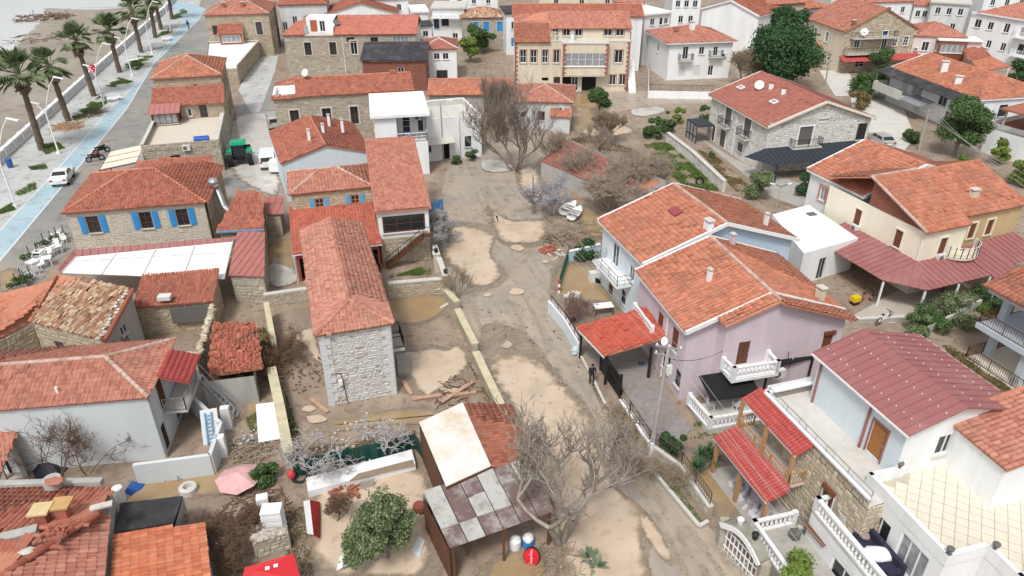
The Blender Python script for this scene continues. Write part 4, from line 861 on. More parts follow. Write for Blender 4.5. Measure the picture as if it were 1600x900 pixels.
# stone villa, centre right
c14 = rect((1107, 147), (1200, 199), None, 5.5, d=13.6); W14 = (c14[1]-c14[0]).length
RR = O_(sur=WHITE, st=.15)
BB = lambda **k: O_(bal=.8, bw=2.0, **RR, **k)
B14 = house('stone_villa', 'white-stone villa with grey roller shutters and a plum-coloured gabled roof', c14, 5.5, 'gx', {0: [(.34, 3.0, 1.5, 2.1, 'r', ROLL, BB()), (.68, 3.0, 1.5, 2.1, 'r', ROLL, BB()), (.30, .1, 1.3, 2.1, 'r', ROLL, RR), (.62, .9, 1.2, 1.1, 'r', ROLL, RR), (.12, .1, .7, 1.9, 'd', WOOD, RR)], 1: [(.37, 3.0, 1.7, 2.1, 'r', ROLL, O_(bal=.9, bw=3.6, **RR)), (.52, 5.9, 1.3, .8, 'w', WPAINT, RR), (.93, 3.0, 1.2, 1.9, 'g', IRON)]}, MORTARL, T_VILLA, .35, 19, stone='white', fascia=M('cream_fascia', (.74, .68, .58), .7, .05), capm=T_VILLA, sh=.22, sw=.4)
e1 = loc(c14, W14*.45, 3.2, 6.5)
for x, y in ((.40, 6.0), (.47, 6.1)):
    p_ = loc(c14, W14*x+1.5*(x > .45), y-1.0, 7.2); ch = G().lathe(p_-Z*.3, [(.3, 0), (.3, 1.0)], 10).build('chimney', WHITE, B14); G().lathe(p_+Z*.72, [(.33, 0), (.33, .22), (.2, .3)], 10).build('chimney_cap', T_RED, ch)
dish(B14, loc(c14, W14*.33, 4.0, 6.75), .55, -1.9)
for x, y in ((.16, 3.0), (.66, 3.3)):
    q = loc(c14, W14*x, y, 5.62+y*math.tan(math.radians(19))); u_ = (c14[1]-c14[0]).normalized(); v_ = ((c14[3]-c14[0]).normalized()+Z*math.tan(math.radians(19))).normalized(); s_ = G().obox(q-u_*.5-v_*.35, u_*1.0, v_*.7, u_.cross(v_)*.14).build('skylight_frame', WPAINT, B14); G().obox(q-u_*.35-v_*.22+u_.cross(v_)*.141, u_*.7, v_*.44, u_.cross(v_)*.01).build('skylight_glass', CURT, s_)
# its slate-coloured porch
sl_ = [P(1200, 291, 2.7), P(1276, 300, 2.4), P(1376, 238, 2.4), P(1368, 233, 2.9), P(1290, 262, 3.0)]
pr = thing('carport', 'slate-coloured sheet carport wrapped round the foot of the white-stone villa', 'carport', P(1280, 300, 0))
ci = inset(c14, .35); a0, a1 = ci[1], ci[2]; e = (a1-a0).normalized(); n = Vector((e.y, -e.x, 0)); Lp = (a1-a0).length
strips(pr, [at(a0+n*3.0-e*.8, 2.2), at(a1+n*3.0, 2.2), at(a1, 2.95), at(a0, 2.95)], SLATE, .55, rib=.05)
strips(pr, [at(a0-e*2.4+n*0, 2.25), at(a0+n*3.0-e*.8, 2.2), at(a0, 2.95)], SLATE, .55, rib=.05)
for k in (0., .35, .7, .98): G().box(at(a0+e*Lp*k+n*2.85, 0), .14, .14, 2.2).build('post', SLATE, pr)
pg = thing('pergola', 'small glazed pergola with a slate roof at the street corner of the white-stone villa', 'pergola', P(1105, 235))
a = loc(c14, .6, -2.2); u_ = (c14[1]-c14[0]).normalized(); n_ = (c14[3]-c14[0]).normalized()
G().obox(at(a, 2.2)-u_*1.2, u_*3.2, n_*2.2, Z*.15).build('roof', SLATE, pg); f = G()
for i in range(4): f.box(at(a+u_*(i*.9-1), 0), .08, .08, 2.2)
f.bar(at(a-u_, .9), at(a+u_*1.8, .9), .06); f.build('frame', IRON, pg); G().obox(at(a-u_*1., .1)+n_*.05, u_*2.7, n_*.02, Z*2.).build('glazing', CURT, pg)

# orange-roofed villa with the black awning
c15 = frame((1378, 108), 4.6, -62, 12, 12); c15 = rect((1392, 105), (1531, 156), None, 4.8, d=11.5); W15 = (c15[1]-c15[0]).length
B15 = house('white_villa', 'villa with an orange hipped roof and a long black awning over its upper terrace', c15, 4.8, 'gx', {0: [(.2, 2.4, 1.1, 1.9, 'r', ROLLW), (.35, 2.4, 2, 1.6, 'c'), (.65, 2.3, 1.6, 2, 'w'), (.4, .3, 1.3, 1.6, 'r', ROLLW), (.75, .4, 1.4, 1.6, 'g')], 1: [(.35, 2.4, 1.2, 1.5, 'g', IRON), (.7, 2.4, 1, 1.4, 'w')]}, WHITE, T_OR, .2, 17, (0, 1), fascia=WPAINT, capm=CAPR)
u_ = (c15[1]-c15[0]).normalized(); n_ = (c15[3]-c15[0]).normalized()
G().prism([loc(c15, -.6, -1.9, 4.2), loc(c15, W15-.2, -1.9, 4.2), loc(c15, W15, .1, 4.72), loc(c15, -.6, .1, 4.72)], .1).build('awning', TAR, B15)
tr = G(); tr.obox(loc(c15, 0, -2.2, 2.0), u_*6.2, n_*2.2, Z*.2); tr.obox(loc(c15, 0, -2.25, 1.8), u_*6.2, n_*.15, Z*1.2); tr.obox(loc(c15, 0, -2.2, 1.8), u_*.15, n_*2.2, Z*1.2); tr.build('terrace', PALEC, B15)
for x, y, h_ in ((7, 2.8, 1.3), (11.6, 1.4, .9)): chimney(B15, loc(c15, x, y, 4.8+y*.3), h_, .8, WHITE, rot=-.3)
p_ = G(); p_.box(loc(c15, -.3, -1.7, 0), .1, .1, 4.2); p_.build('post', STEEL, B15)
for k, (x0, x1) in enumerate(((6.4, 10.5),)): G().prism([loc(c15, x0, -2.6, 2.1), loc(c15, x1, -2.6, 2.1), loc(c15, x1, 0, 2.5), loc(c15, x0, 0, 2.5)], .08).build('glass_canopy', CURT, B15)

# rubble-stone house with balconies, top right
BR = O_(sur=WHITE, st=.1)
c16 = rect((1320, 50), (1437, 46), None, 6.6, d=13); W16 = (c16[1]-c16[0]).length
B16 = house('stone_house', 'rubble-stone gabled house with two iron-railed balconies near the top right', c16, 6.6, 'gy', {0: [(.56, 6.7-.9, .95, 1.9, 'w', BLUEP, O_(**BR)), (.58, 3.4, .95, 2.2, 'w', WPAINT, BR), (.2, 4., 1.0, 1.5, 'g', WPAINT, BR), (.73, 4., .9, 1.5, 'g', WPAINT, BR), (.88, 4, .9, 1.5, 'g', WPAINT, BR), (.3, .8, 1.6, 1.6, 'g')], 3: [(.3, 4, 1, 1.6, 'w', WPAINT, BR), (.6, 4, 1, 1.6, 'w', WPAINT, BR), (.45, 1, 1, 1.6, 'w', WPAINT, BR), (.2, 1, 1, 1.6, 'w', WPAINT, BR)]}, MORTAR, T_SAL, .25, 27, stone='cream', stones={3: None, 1: None, 2: None}, mats={3: CREAM}, sh=.34, sw=.45)
u_ = (c16[1]-c16[0]).normalized(); n_ = (c16[3]-c16[0]).normalized()
for x0, x1, zz in ((W16*.1, W16*.68, 5.7), (W16*.05, W16*.62, 3.2)):
    b_ = G().obox(loc(c16, x0, -1.0, zz-.2), u_*(x1-x0), n_*1.2, Z*.2).build('balcony', PALEC, B16); railing(b_, [loc(c16, x0+.05, .2, zz), loc(c16, x0+.05, -.95, zz), loc(c16, x1-.05, -.95, zz), loc(c16, x1-.05, .2, zz)], .9, .25, IRON)
strips(B16, [loc(c16, -.2, -1.9, 2.2), loc(c16, W16+1, -1.9, 2.2), loc(c16, W16+1, 0, 2.8), loc(c16, -.2, 0, 2.8)], REDM, .8, name='awning_panel')
dish(B16, loc(c16, W16*.22, -.8, 5.9), .6, -2); chimney(B16, loc(c16, W16*.12, .5, 7.2), 1., .6, T_BRN, rot=0)
rr = [P(1287, 66, 3.6), P(1309, 62, 3.6), P(1270, 45, 4.3), P(1258, 47, 4.3)]
pq = thing('tiled_porch', 'small orange porch roof in front of the rubble-stone gabled house near the pine', 'porch', P(1285, 80)); roof(pq, [P(1280, 72, 3.2), P(1310, 65, 3.2), P(1298, 45, 4.2), P(1262, 48, 4.2)], T_OR)
for (u, v) in ((1281, 71), (1309, 65), (1265, 49)): p_ = P(u, v, 3.1); G().box(at(p_, 0), .15, .15, 3.1).build('post', WOOD, pq)
# pinkish house with the brown bay
c17 = rect((1429, 56), (1512, 59), None, 5.6, d=9)
B17 = house('pink_house', 'pale pink house with a hipped orange roof and a brown glazed bay', c17, 5.6, 'hip', {0: [(.25, 3.2, 1.1, 1.5, 'w', WPAINT, O_(sur=WHITE, st=.12))]}, M('pale_pink_stucco', (.68, .58, .58), .8, .05, 1.5, .1, 0, (.5, .44, .44), .3, .5, True), T_SAL, .2, 20, capm=CAPR)
WB = (c17[1]-c17[0]).length; bw = M('rust_wood', (.24, .08, .045), .7, .2, 5); u_ = (c17[1]-c17[0]).normalized(); n_ = (c17[3]-c17[0]).normalized()
wall(B17, loc(c17, WB*.45, -1.2), loc(c17, WB*.98, -1.2), 1.8, 5.2, [(.5, 3.3, 3.4, 1.4, 'c', WPAINT, O_(nx=4))], bw, name='bay'); wall(B17, loc(c17, WB*.45, 0), loc(c17, WB*.45, -1.2), 1.8, 5.2, [(.5, 3.4, .8, 1.3, 'c')], bw, name='bay'); wall(B17, loc(c17, WB*.98, -1.2), loc(c17, WB*.98, 0), 1.8, 5.2, [], bw, name='bay')
G().prism([loc(c17, WB*.43, -1.3, 5.2), loc(c17, WB*1.25, -1.3, 5.2), loc(c17, WB*1.25, 2.5, 5.2), loc(c17, WB*.43, .2, 5.2)], .22).build('bay_roof', WHITE, B17)
wall(B17, loc(c17, WB*.98, -.9), loc(c17, WB*1.25, -.9), 0, 5.2, [], MC['pale_pink_stucco']); acunit(B17, loc(c17, WB*1.1, -1.1, 3.5), math.atan2(u_.y, u_.x)); acunit(B17, loc(c17, WB*.1, -.0, 3.2), math.atan2(u_.y, u_.x))
# apartment block top right edge
c18 = frame(P(1502, 62, 4.2), 4.2, -62, 9, 22)
B18 = thing('apartment_building', 'white stepped apartment house at the upper right edge', 'apartment block', at(sum(c18, Vector())/4, 0))
a18 = xy(P(1520, 18, 7.5)); u_ = Vector((math.cos(math.radians(-62)), math.sin(math.radians(-62)), 0)); n_ = Vector((-u_.y, u_.x, 0)); c18 = [a18, a18+u_*13, a18+u_*13+n_*20, a18+n_*20]
wall(B18, c18[0], c18[1], 0, 7.5, [(.12, 5, 1.2, 1.4, 'w'), (.3, 5, 1, 1.3, 'w'), (.52, 5, 1, 1.5, 'w'), (.8, 4.8, 2.6, 1.5, 'c', WPAINT, O_(bal=1.2, balm=WHITE, railm=WPAINT)), (.15, 2, 1, 1.4, 'w'), (.35, 2, .9, 1.3, 'w'), (.55, 2, .9, 1.3, 'w'), (.82, 1.9, 2.2, 1.8, 'w', WPAINT, O_(bal=1.4, balm=WHITE, railm=WPAINT))], WHITE); wall(B18, c18[1], c18[2], 0, 7.5, [(.1, 4.8, 2, 1.6, 'c'), (.1, 1.8, 2, 1.8, 'w')], WHITE); wall(B18, c18[3], c18[0], 0, 7.5, [(.9, 5, 1, 1.3, 'w')], WHITE)
roof(B18, [at(c18[0]-u_*-1-n_*.3, 7.5), at(c18[1]+u_*.3-n_*.3, 7.5), at(c18[2]+u_*.3, 8.6)+n_*-10, at(c18[3]-u_*-2, 8.6)-n_*10], T_SAL); G().bar(at(c18[0]-n_*.3, 7.45), at(c18[1]-n_*.3+u_*.3, 7.45), .12, .25).build('eaves', WPAINT, B18)
pq = thing('tiled_porch', 'lean-to with two stepped orange roofs beside the white apartment house', 'porch', P(1540, 120))
roof(pq, [P(1534, 112, 2.9), P(1578, 104, 2.9), P(1550, 88, 3.6), P(1512, 92, 3.6)], T_OR); roof(pq, [P(1513, 95, 3.6), P(1550, 88, 3.6), P(1534, 72, 4.3), P(1505, 76, 4.3)], T_RED)
for u, v in ((1536, 111), (1577, 103), (1520, 96)): p_ = P(u, v, 2.8); G().box(at(p_, 0), .15, .15, 2.8).build('post', WPAINT, pq)
# white corner building at the right edge
a19 = xy(P(1545, 196, 3.2)); c19 = [a19, a19+u_*7, a19+u_*7+n_*14, a19+n_*14]
B19 = thing('white_house', 'white house with a covered roof terrace and a brown pergola at the right edge', 'house', at(sum(c19, Vector())/4, 0))
wall(B19, c19[0], c19[1], 0, 3.7, [(.3, .9, 1, 1.4, 'w')], WHITE); wall(B19, c19[1], c19[2], 0, 3.7, [(.12, .8, 1.2, 1.6, 'g', WPAINT), (.3, .8, 1.2, 1.6, 'g', WPAINT)], WHITE); wall(B19, c19[3], c19[0], 0, 3.7, [], WHITE); G().prism([at(x, 3.0) for x in c19], .12).build('terrace_floor', T_BRN, B19)
wall(B19, c19[1], c19[0], 2.9, 3.69, [], WHITE, name='parapet_inner'); wall(B19, c19[2], c19[1], 2.9, 3.69, [], WHITE, name='parapet_inner')
g = G()
for x, y in ((1, 1), (5.5, 1), (1, 6), (5.5, 6)): g.box(at(c19[0]+u_*x+n_*y, 3.1), .18, .18, 2.1)
g.build('pergola_posts', PALEC, B19); G().prism([at(c19[0]+u_*x+n_*y, 5.2) for x, y in ((.5, .3), (6, .3), (6, 7), (.5, 7))], .2).build('pergola_roof', T_BRN, B19)

# duplex with the orange roofs: white half and yellow half
c21 = rect((1261, 264), (1351, 308), None, 5.6, d=12.6); W21 = (c21[1]-c21[0]).length
PS = O_(sur=PINKS, st=.22)
B21 = house('duplex_house', 'white half of a duplex, its two windows framed in pink, under an orange roof', c21, 5.6, 'gx', {0: [(.3, 3.3, .75, 1.25, 'c', WPAINT, PS), (.82, 3.3, .75, 1.25, 'c', WPAINT, PS), (.5, .8, 1, 1.2, 'w')]}, WHITE, T_OR, .3, 18, fascia=WPAINT, tw=.34, tl=.42)
rot21 = math.degrees(math.atan2((c21[1]-c21[0]).y, (c21[1]-c21[0]).x))
aY = xy(P(1449, 365, 5.6)); u2 = Vector((math.cos(math.radians(rot21+90)), math.sin(math.radians(rot21+90)), 0)); v2 = Vector((-u2.y, u2.x, 0))
BR_ = O_(sur=YELW, st=.14)
cy = [aY, aY+u2*4.9, aY+u2*4.9+v2*11, aY+v2*11]
B21b = thing('duplex_house', 'pale yellow half of a duplex with brown roller shutters and a round iron balcony', 'house', at(sum(cy, Vector())/4, 0)); cyi = inset(cy, .25)
roof(B21b, [at(cy[0], 5.6), at(cy[1], 5.6), at(cy[2]-v2*4.6, 7.9), at(cy[3]-v2*4.6, 7.9)], T_OR, .34, .42); roof(B21b, [at(cy[2], 6.2), at(cy[3], 6.2), at(cy[3]-v2*4.6, 7.9), at(cy[2]-v2*4.6, 7.9)], T_OR, .34, .42)
caps(B21b, at(cy[3]-v2*4.6, 7.9), at(cy[2]-v2*4.6, 7.9), CAPG); caps(B21b, at(cy[0], 5.62), at(cy[3]-v2*4.6, 7.92), CAPG, name='verge_caps')
wall(B21b, cyi[3], cyi[0], 0, 5.5, [(.36, 3.2, .75, 1.5, 'r', ROLLB, BR_), (.78, 3.2, .75, 1.5, 'r', ROLLB, BR_), (.6, .2, 1, 1.8, 'w')], YELW); wall(B21b, cyi[0], cyi[1], 0, 5.5, [(.5, 3.2, .8, 1.5, 'r', ROLLB, BR_), (.3, .2, 1, 2, 'k')], YELW); wall(B21b, cyi[1], cyi[2], 0, 5.5, [], YELW)
pz = lambda y: 5.6+min(y, 6.4)/6.4*2.3
gq = G(); gq.add([at(cyi[0]-u2*.02, 5.5), at(cyi[3]-u2*.02-v2*4.6, 5.5), at(cyi[3]-u2*.02-v2*4.6, 7.8)], [(0, 1, 2)]); gq.build('gable_cladding', T_BRN, B21b)
c3y = [aY+u2*4.7+v2*1.2, aY+u2*12.5+v2*1.2, aY+u2*12.5+v2*11, aY+u2*4.7+v2*11]; ciy = inset(c3y, .25)
STN = M('ochre_plaster', (.56, .43, .24), .85, .15, 2, .1, 0, (.40, .30, .17), .4, .5, True)
roof(B21b, [at(c3y[0], 5.6), at(c3y[1], 5.6), at(c3y[2]-v2*4.4, 7.6), at(c3y[3]-v2*4.4, 7.6)], T_OR, .34, .42); roof(B21b, [at(c3y[2], 5.9), at(c3y[3], 5.9), at(c3y[3]-v2*4.4, 7.6), at(c3y[2]-v2*4.4, 7.6)], T_OR, .34, .42); caps(B21b, at(c3y[3]-v2*4.4, 7.6), at(c3y[2]-v2*4.4, 7.6), CAPR)
wall(B21b, ciy[0], ciy[1], 0, 5.5, [(.28, 3.3, .75, 1.4, 'r', ROLLB, BR_), (.55, 3.3, .75, 1.4, 'r', ROLLB, BR_)], STN); wall(B21b, ciy[1], ciy[2], 0, 5.5, [], YELW, gable=(.5, 1.8)); chimney(B21b, at(aY+u2*8+v2*3, 6.3), .5, .6, CREAM, rot=.3)
acunit(B21b, at(cyi[0]+(cyi[3]-cyi[0])*.62-u2*.2, 2.75), math.atan2(-v2.y, -v2.x)); acunit(B21b, at(cyi[0]+u2*2.2-v2*.2, 2.75), math.atan2(u2.y, u2.x))
# round balcony
bc = cyi[1]-v2*.0-u2*.2; g = G(); arc = [bc-u2*1.6*math.cos(t)-v2*1.3*math.sin(t) for t in [math.pi*k/10 for k in range(11)]]; g.prism([at(x, 2.95) for x in arc], .18); bo = g.build('balcony', CREAM, B21b); railing(bo, [at(x, 3.13) for x in arc], .9, .13, WPAINT)
# burgundy canopies round the duplex and the white flat roof
cn = thing('sheet_canopy', 'burgundy sheet-metal canopy wrapped round the yellow half of the duplex', 'canopy', at(aY, 0))
L1 = [xy(P(1256, 400, 2.6)), xy(P(1326, 448, 2.6)), xy(P(1393, 459, 2.6)), xy(P(1508, 429, 2.6)), xy(P(1575, 428, 2.6)), xy(P(1600, 408, 2.6))]
s0_, s1_, s2_ = cyi[3]-v2*.5, cyi[0], cyi[1]+v2*1.2
oA = aY-u2*3.6+v2*8.0; oB = aY-u2*3.6-v2*.2; oB2 = aY-u2*1.6-v2*2.6; oC = aY+u2*5.0-v2*2.6; oD = aY+u2*5.0-v2*3.4; oE = aY+u2*8.0-v2*3.4; oF = aY+u2*8.-v2*1.8; oG = aY+u2*12.5-v2*1.8
e1_, e2_ = cyi[0]+v2*7.8, ciy[1]
strips(cn, [at(oA, 2.35), at(oB, 2.35), at(cyi[0]-v2*.0, 3.0), at(e1_, 3.0)], BURG, .55, rib=.06)
strips(cn, [at(oB2, 2.3), at(oC, 2.3), at(cyi[1], 3.0), at(cyi[0], 3.0)], BURG, .55, rib=.06); strips(cn, [at(oB, 2.35), at(oB2, 2.3), at(cyi[0], 3.0)], BURG, .6, rib=.06)
strips(cn, [at(oD+u2*.02, 2.12), at(oE, 2.12), at(oE+v2*4.3, 3.0), at(oD+v2*4.3+u2*.02, 3.0)], BURG, .55, rib=.06); strips(cn, [at(oF+u2*.02, 2.25), at(oG, 2.25), at(ciy[1], 3.0), at(oF+v2*3.0+u2*.02, 3.0)], BURG, .55, rib=.06)
for q in (oB2+v2*.1, (oB2+oC)/2, oC, oD+v2*.1, oE+v2*.1, oF+u2*2, oB+u2*.2): G().box(at(q, 0), .13, .13, 2.15).build('post', WPAINT, cn)
wr = thing('annex', 'white flat-roofed annex with a square roof hatch between the blue and white duplexes', 'annex', P(1260, 380, 0))
qd = [xy(P(1207, 335, 3.0)), xy(P(1256, 396, 3.0)), xy(P(1341, 372, 3.0)), xy(P(1264, 320, 3.0))]
G().prism([at(x, 2.8) for x in qd], .2).build('flat_roof', WHITE, wr); q = P(1268, 335, 3.0); G().box(q, .8, .6, .08, .3).build('hatch', ROLL, wr)
for i in range(4): wall(wr, qd[i], qd[(i+1) % 4], 0, 2.8, [(.4, 0, .8, 2, 'w', GREYW)] if i == 1 else [], WHITE)

# duplex with the large orange roofs: pale blue half, lilac half
c22 = rect((934, 343), (1004, 413), None, 5.7, d=13.0); W22 = (c22[1]-c22[0]).length
B22 = house('duplex_house', 'pale blue half of a duplex with a corner balcony and a broad orange roof', c22, 5.7, 'gx', {0: [(.35, 2.95, 1.1, 1.9, 'w', WPAINT), (.75, 3.2, .8, 1.2, 'w'), (.3, .2, .8, 1.9, 'd', WOOD), (.62, .6, .7, 1.2, 'w', IRON)], 1: [(.85, 3.4, .8, 1.2, 'w')]}, WSHADE, T_OR, .35, 19, fascia=WPAINT, capm=CAPG, mats={1: BLUEW, 2: BLUEW}, tw=.32, tl=.38, prof=NEARP)
r1, r2 = RIDGE[B22.name]; bq = loc(c22, 1.4, -.9, 2.75); u_ = (c22[1]-c22[0]).normalized(); n_ = (c22[3]-c22[0]).normalized()
b_ = G().obox(bq, u_*4.6, n_*1.3, Z*.18).build('balcony', WHITE, B22); railing(b_, [bq+Z*.18+n_*1.2, bq+Z*.18+u_*.05+n_*.05, bq+Z*.18+u_*4.55+n_*.05, bq+Z*.18+u_*4.55+n_*1.2], .85, .5, STEEL, mid=True)
tz = math.tan(math.radians(19)); 
def roofpt(c, x, y, ze, half, tz=tz): return loc(c, x, y, ze+min(y, 2*half-y)*tz)
q = roofpt(c22, 3.8, 4.6, 5.7, 6.5); nrm = (Z-n_*tz).normalized(); v_ = (n_+Z*tz).normalized(); G().obox(q-u_*.5-v_*.35+nrm*.1, u_*1.1, v_*.75, nrm*.12).build('roof_hatch', M('plum_sheet', (.30, .07, .08), .6, .1), B22)
chimney(B22, roofpt(c22, 6.3, 11, 5.7, 6.5), .9, .3, WHITE, rot=-1.2); chimney(B22, roofpt(c22, W22-.4, 5.2, 5.6, 6.5), .7, .6, WHITE, rot=-1.2)
c22b = rect((994, 425), (1072, 520), None, 5.45, d=11.0); c22b = ext(c22b, l=.2); W2b = (c22b[1]-c22b[0]).length; tb_ = math.tan(math.radians(20))
B22b = house('duplex_house', 'lilac half of a duplex with white balustrades and a stepped orange roof', c22b, 5.45, 'gx', {0: [(.5, 2.95, .8, 1.4, 'r', ROLLB), (.80, 2.95, .85, 1.6, 'r', ROLLB), (.7, .8, 1.1, 1.3, 'w', IRON, O_(nx=3)), (.94, .8, .7, 1.2, 'g', IRON)], 1: [(.32, 3.3, .9, .0, 'k'), (.78, 3.0, .8, 1.5, 'r', ROLLB)]}, PINKW, T_OR, .3, 20, fascia=WPAINT, capm=CAPG, tw=.30, tl=.36, singles=260, prof=NEARP)
u_ = (c22b[1]-c22b[0]).normalized(); n_ = (c22b[3]-c22b[0]).normalized(); hb = 5.5
ex0, ex1 = W2b-.02, W2b+1.0; pz_ = lambda y: 5.45+min(y, 11-y)*tb_
roof(B22b, [loc(c22b, ex0, 2.0, pz_(2.0)), loc(c22b, ex1, 2.0, pz_(2.0)), loc(c22b, ex1, hb, pz_(hb)), loc(c22b, ex0, hb, pz_(hb))], T_OR, .3, .36); roof(B22b, [loc(c22b, ex1+.3, 11, pz_(11)), loc(c22b, ex0, 11, pz_(11)), loc(c22b, ex0, hb, pz_(hb)), loc(c22b, ex1+.3, hb, pz_(hb))], T_OR, .3, .36)
caps(B22b, loc(c22b, ex0, hb, pz_(hb)), loc(c22b, ex1, hb, pz_(hb)), CAPG)
wall(B22b, loc(c22b, ex1-.3, 2.3), loc(c22b, ex1-.3, 10.7), 0, 5.45, [(.17, 2.95, .8, 1.7, 'd', WOOD), (.88, 2.9, .7, 1.4, 'r', ROLLB, O_(boxed=1))], PINKW, gable=[(0., .72), (.38, 1.85), (1., .05)]); wall(B22b, loc(c22b, W2b-.3, 2.3), loc(c22b, ex1-.3, 2.3), 0, 6.1, [], PINKW); wall(B22b, loc(c22b, ex1-.3, 10.7), loc(c22b, W2b-.3, 10.7), 0, 5.4, [], PINKW)
bf = [loc(c22b, ex1-.3, 2.4, 2.65), loc(c22b, ex1+1.0, 2.4, 2.65), loc(c22b, ex1+1.0, 5.6, 2.65), loc(c22b, ex1-.3, 5.6, 2.65)]
b_ = G().prism(bf, .22).build('balcony', WHITE, B22b); balustrade(b_, [bf[0]+Z*.22-u_*-.1, bf[1]+Z*.22-u_*.12+n_*.12, bf[2]+Z*.22-u_*.12-n_*.12, bf[3]+Z*.22+u_*.1-n_*.12], WPAINT, .85, .26, .16)
a_ = loc(c22b, 1.4, -.55, 2.75); b2 = G().obox(a_, u_*3.2, n_*.75, Z*.15).build('balcony', WHITE, B22b); balustrade(b2, [a_+Z*.15+u_*.1+n_*.1, a_+Z*.15+u_*3.1+n_*.1], WPAINT, .8, .26, .15)
dish(B22b, loc(c22b, W2b*.72, -.1, 2.6), .3, -2.6)
for x, y, m_ in ((W2b*.55, 3.2, WHITE), (W2b*.9, 9.6, CREAM)): chimney(B22b, loc(c22b, x, y, pz_(y)), .75, .3 if y < 5 else .5, m_, rot=-1.2)
chimney(B22b, loc(c22b, .6, 6.9, pz_(6.9)), .7, .35, PINKW, rot=-1.2)
acunit(B22b, loc(c22b, ex1+.6, 5.9, 2.2), math.atan2(n_.y, n_.x))
G().prism([loc(c22b, ex1-.3, .9, 2.5), loc(c22b, ex1+1.5, .9, 1.95), loc(c22b, ex1+1.5, 4.2, 1.95), loc(c22b, ex1-.3, 4.2, 2.5)], .06).build('black_awning', BLACK, B22b)
# veranda with balustrade
vr = thing('veranda', 'white balustraded veranda below the lilac duplex', 'veranda', loc(c22b, ex1+1.5, 3, 0)); G().prism([loc(c22b, ex1-.2, .6, 0), loc(c22b, ex1+2.2, .6, 0), loc(c22b, ex1+2.2, 5.9, 0), loc(c22b, ex1-.2, 5.9, 0)], .35).build('floor', PALEC, vr); balustrade(vr, [loc(c22b, ex1-.3, .5, .35), loc(c22b, ex1+2.1, .7, .35), loc(c22b, ex1+2.1, 5.8, .35)], WPAINT, .85, .26, .2)
# red-tiled carport
cc = thing('carport', 'carport with a bright red tile roof in front of the lilac duplex', 'carport', P(930, 560)); cp = [P(901, 511, 2.5), P(944, 556, 2.5), None, None]
d1 = 4.9; cp[2] = at(cp[1]+n_*d1, 3.35); cp[3] = at(cp[0]+n_*d1, 3.35); REDT = tilemat('vivid_red_tile', [(.42, .085, .055), (.47, .11, .075), (.37, .07, .045)], (.34, .08, .06), .3)
roof(cc, cp, REDT, .24, .34, amp=1.2); G().bar(cp[0]-Z*.1, cp[1]-Z*.1, .06, .2).build('fascia', WPAINT, cc)
for q in (cp[0]+n_*.3+u_*.2, cp[1]+n_*.3-u_*.2, cp[2]-n_*1.5-u_*.2): G().box(at(q, 0), .18, .18, 2.45).build('post', IRON, cc)
# black lean-to roof between lilac house and burgundy house
bl = thing('lean_to', 'black tarpaulin lean-to roof between the lilac duplex and the burgundy-roofed house', 'shed', P(1240, 600)); q = [P(1200, 578, 2.6), P(1270, 560, 2.6), P(1293, 523, 3.1), P(1202, 535, 3.1)]
G().prism(q, .08).build('tarpaulin', BLACK, bl); g = G(); g.bar(q[3]+Z*.12, q[2]+Z*.12, .25, .06); g.build('flashing', WPAINT, bl)
for p_ in q[:2]: G().box(at(p_, 0), .12, .12, 2.6).build('post', IRON, bl)

# burgundy-roofed house with stone base
c23 = rect((1269, 551), (1420, 682), None, 7.9, d=7.0); W23 = (c23[1]-c23[0]).length; u_ = (c23[1]-c23[0]).normalized(); n_ = (c23[3]-c23[0]).normalized()
B23 = thing('stone_house', 'stone-based house with a wide burgundy standing-seam roof and an upper terrace', 'house', at(sum(c23, Vector())/4, 0)); rz = 7.9+3.0*.3
strips(B23, [at(c23[0], 7.9), at(c23[1], 7.9), loc(c23, W23, 3.0, rz), loc(c23, 0, 3.0, rz)], BURG, .48, rib=.05, ribw=.045); strips(B23, [at(c23[2], 7.7), at(c23[3], 7.7), loc(c23, 0, 3.0, rz), loc(c23, W23, 3.0, rz)], BURG, .48, rib=.05, ribw=.045)
g = G()
for x0, y0, z0_, y1, z1_ in ((0, 0, 7.9, 3, rz), (0, 3, rz, 7, 7.7)):
    for k in range(14):
        for t in (.25, .7): q = loc(c23, W23*(k+.5)/14, y0+(y1-y0)*t, z0_+(z1_-z0_)*t); g.box(q+Z*.0, .045, .045, .04)
g.build('roof_fixings', WPAINT, B23)['kind'] = 'stuff'
g = G(); g.bar(at(c23[0], 7.83), at(c23[1], 7.83), .1, .1); g.bar(at(c23[2], 7.63), at(c23[3], 7.63), .1, .1); g.build('gutter', WPAINT, B23)
ci = inset(c23, .3); BG = O_(sur=BURG, st=.1)
wall(B23, ci[0], ci[1], 5.0, 7.8, [(.77, 5.15, .95, 1.9, 'd', M('honey_door', (.36, .16, .05), .6, .2, 5), O_(sur=BURG, st=.08))], WSHADE); wall(B23, ci[1], ci[2], 5.0, 7.8, [(.4, 5.8, 1, 1.2, 'w')], WHITE, gable=(.43, .8)); wall(B23, ci[3], ci[0], 5.0, 7.8, [], WHITE, gable=(.57, .8)); wall(B23, ci[2], ci[3], 0, 7.7, [], WHITE)
for x in (.08, .62): G().obox(loc(c23, W23*x, .18, 5.0), u_*.1, n_*.1, Z*2.7).build('downpipe', BURG, B23)
tz_ = 5.0; tO = -2.1; ta, tb2 = loc(c23, -.3, tO), loc(c23, W23+.9, tO)
G().prism([at(ta, tz_-.2), at(tb2, tz_-.2), loc(c23, W23+.2, 6.7, tz_-.2), loc(c23, -.3, 6.7, tz_-.2)], .2).build('terrace_floor', PALEC, B23)
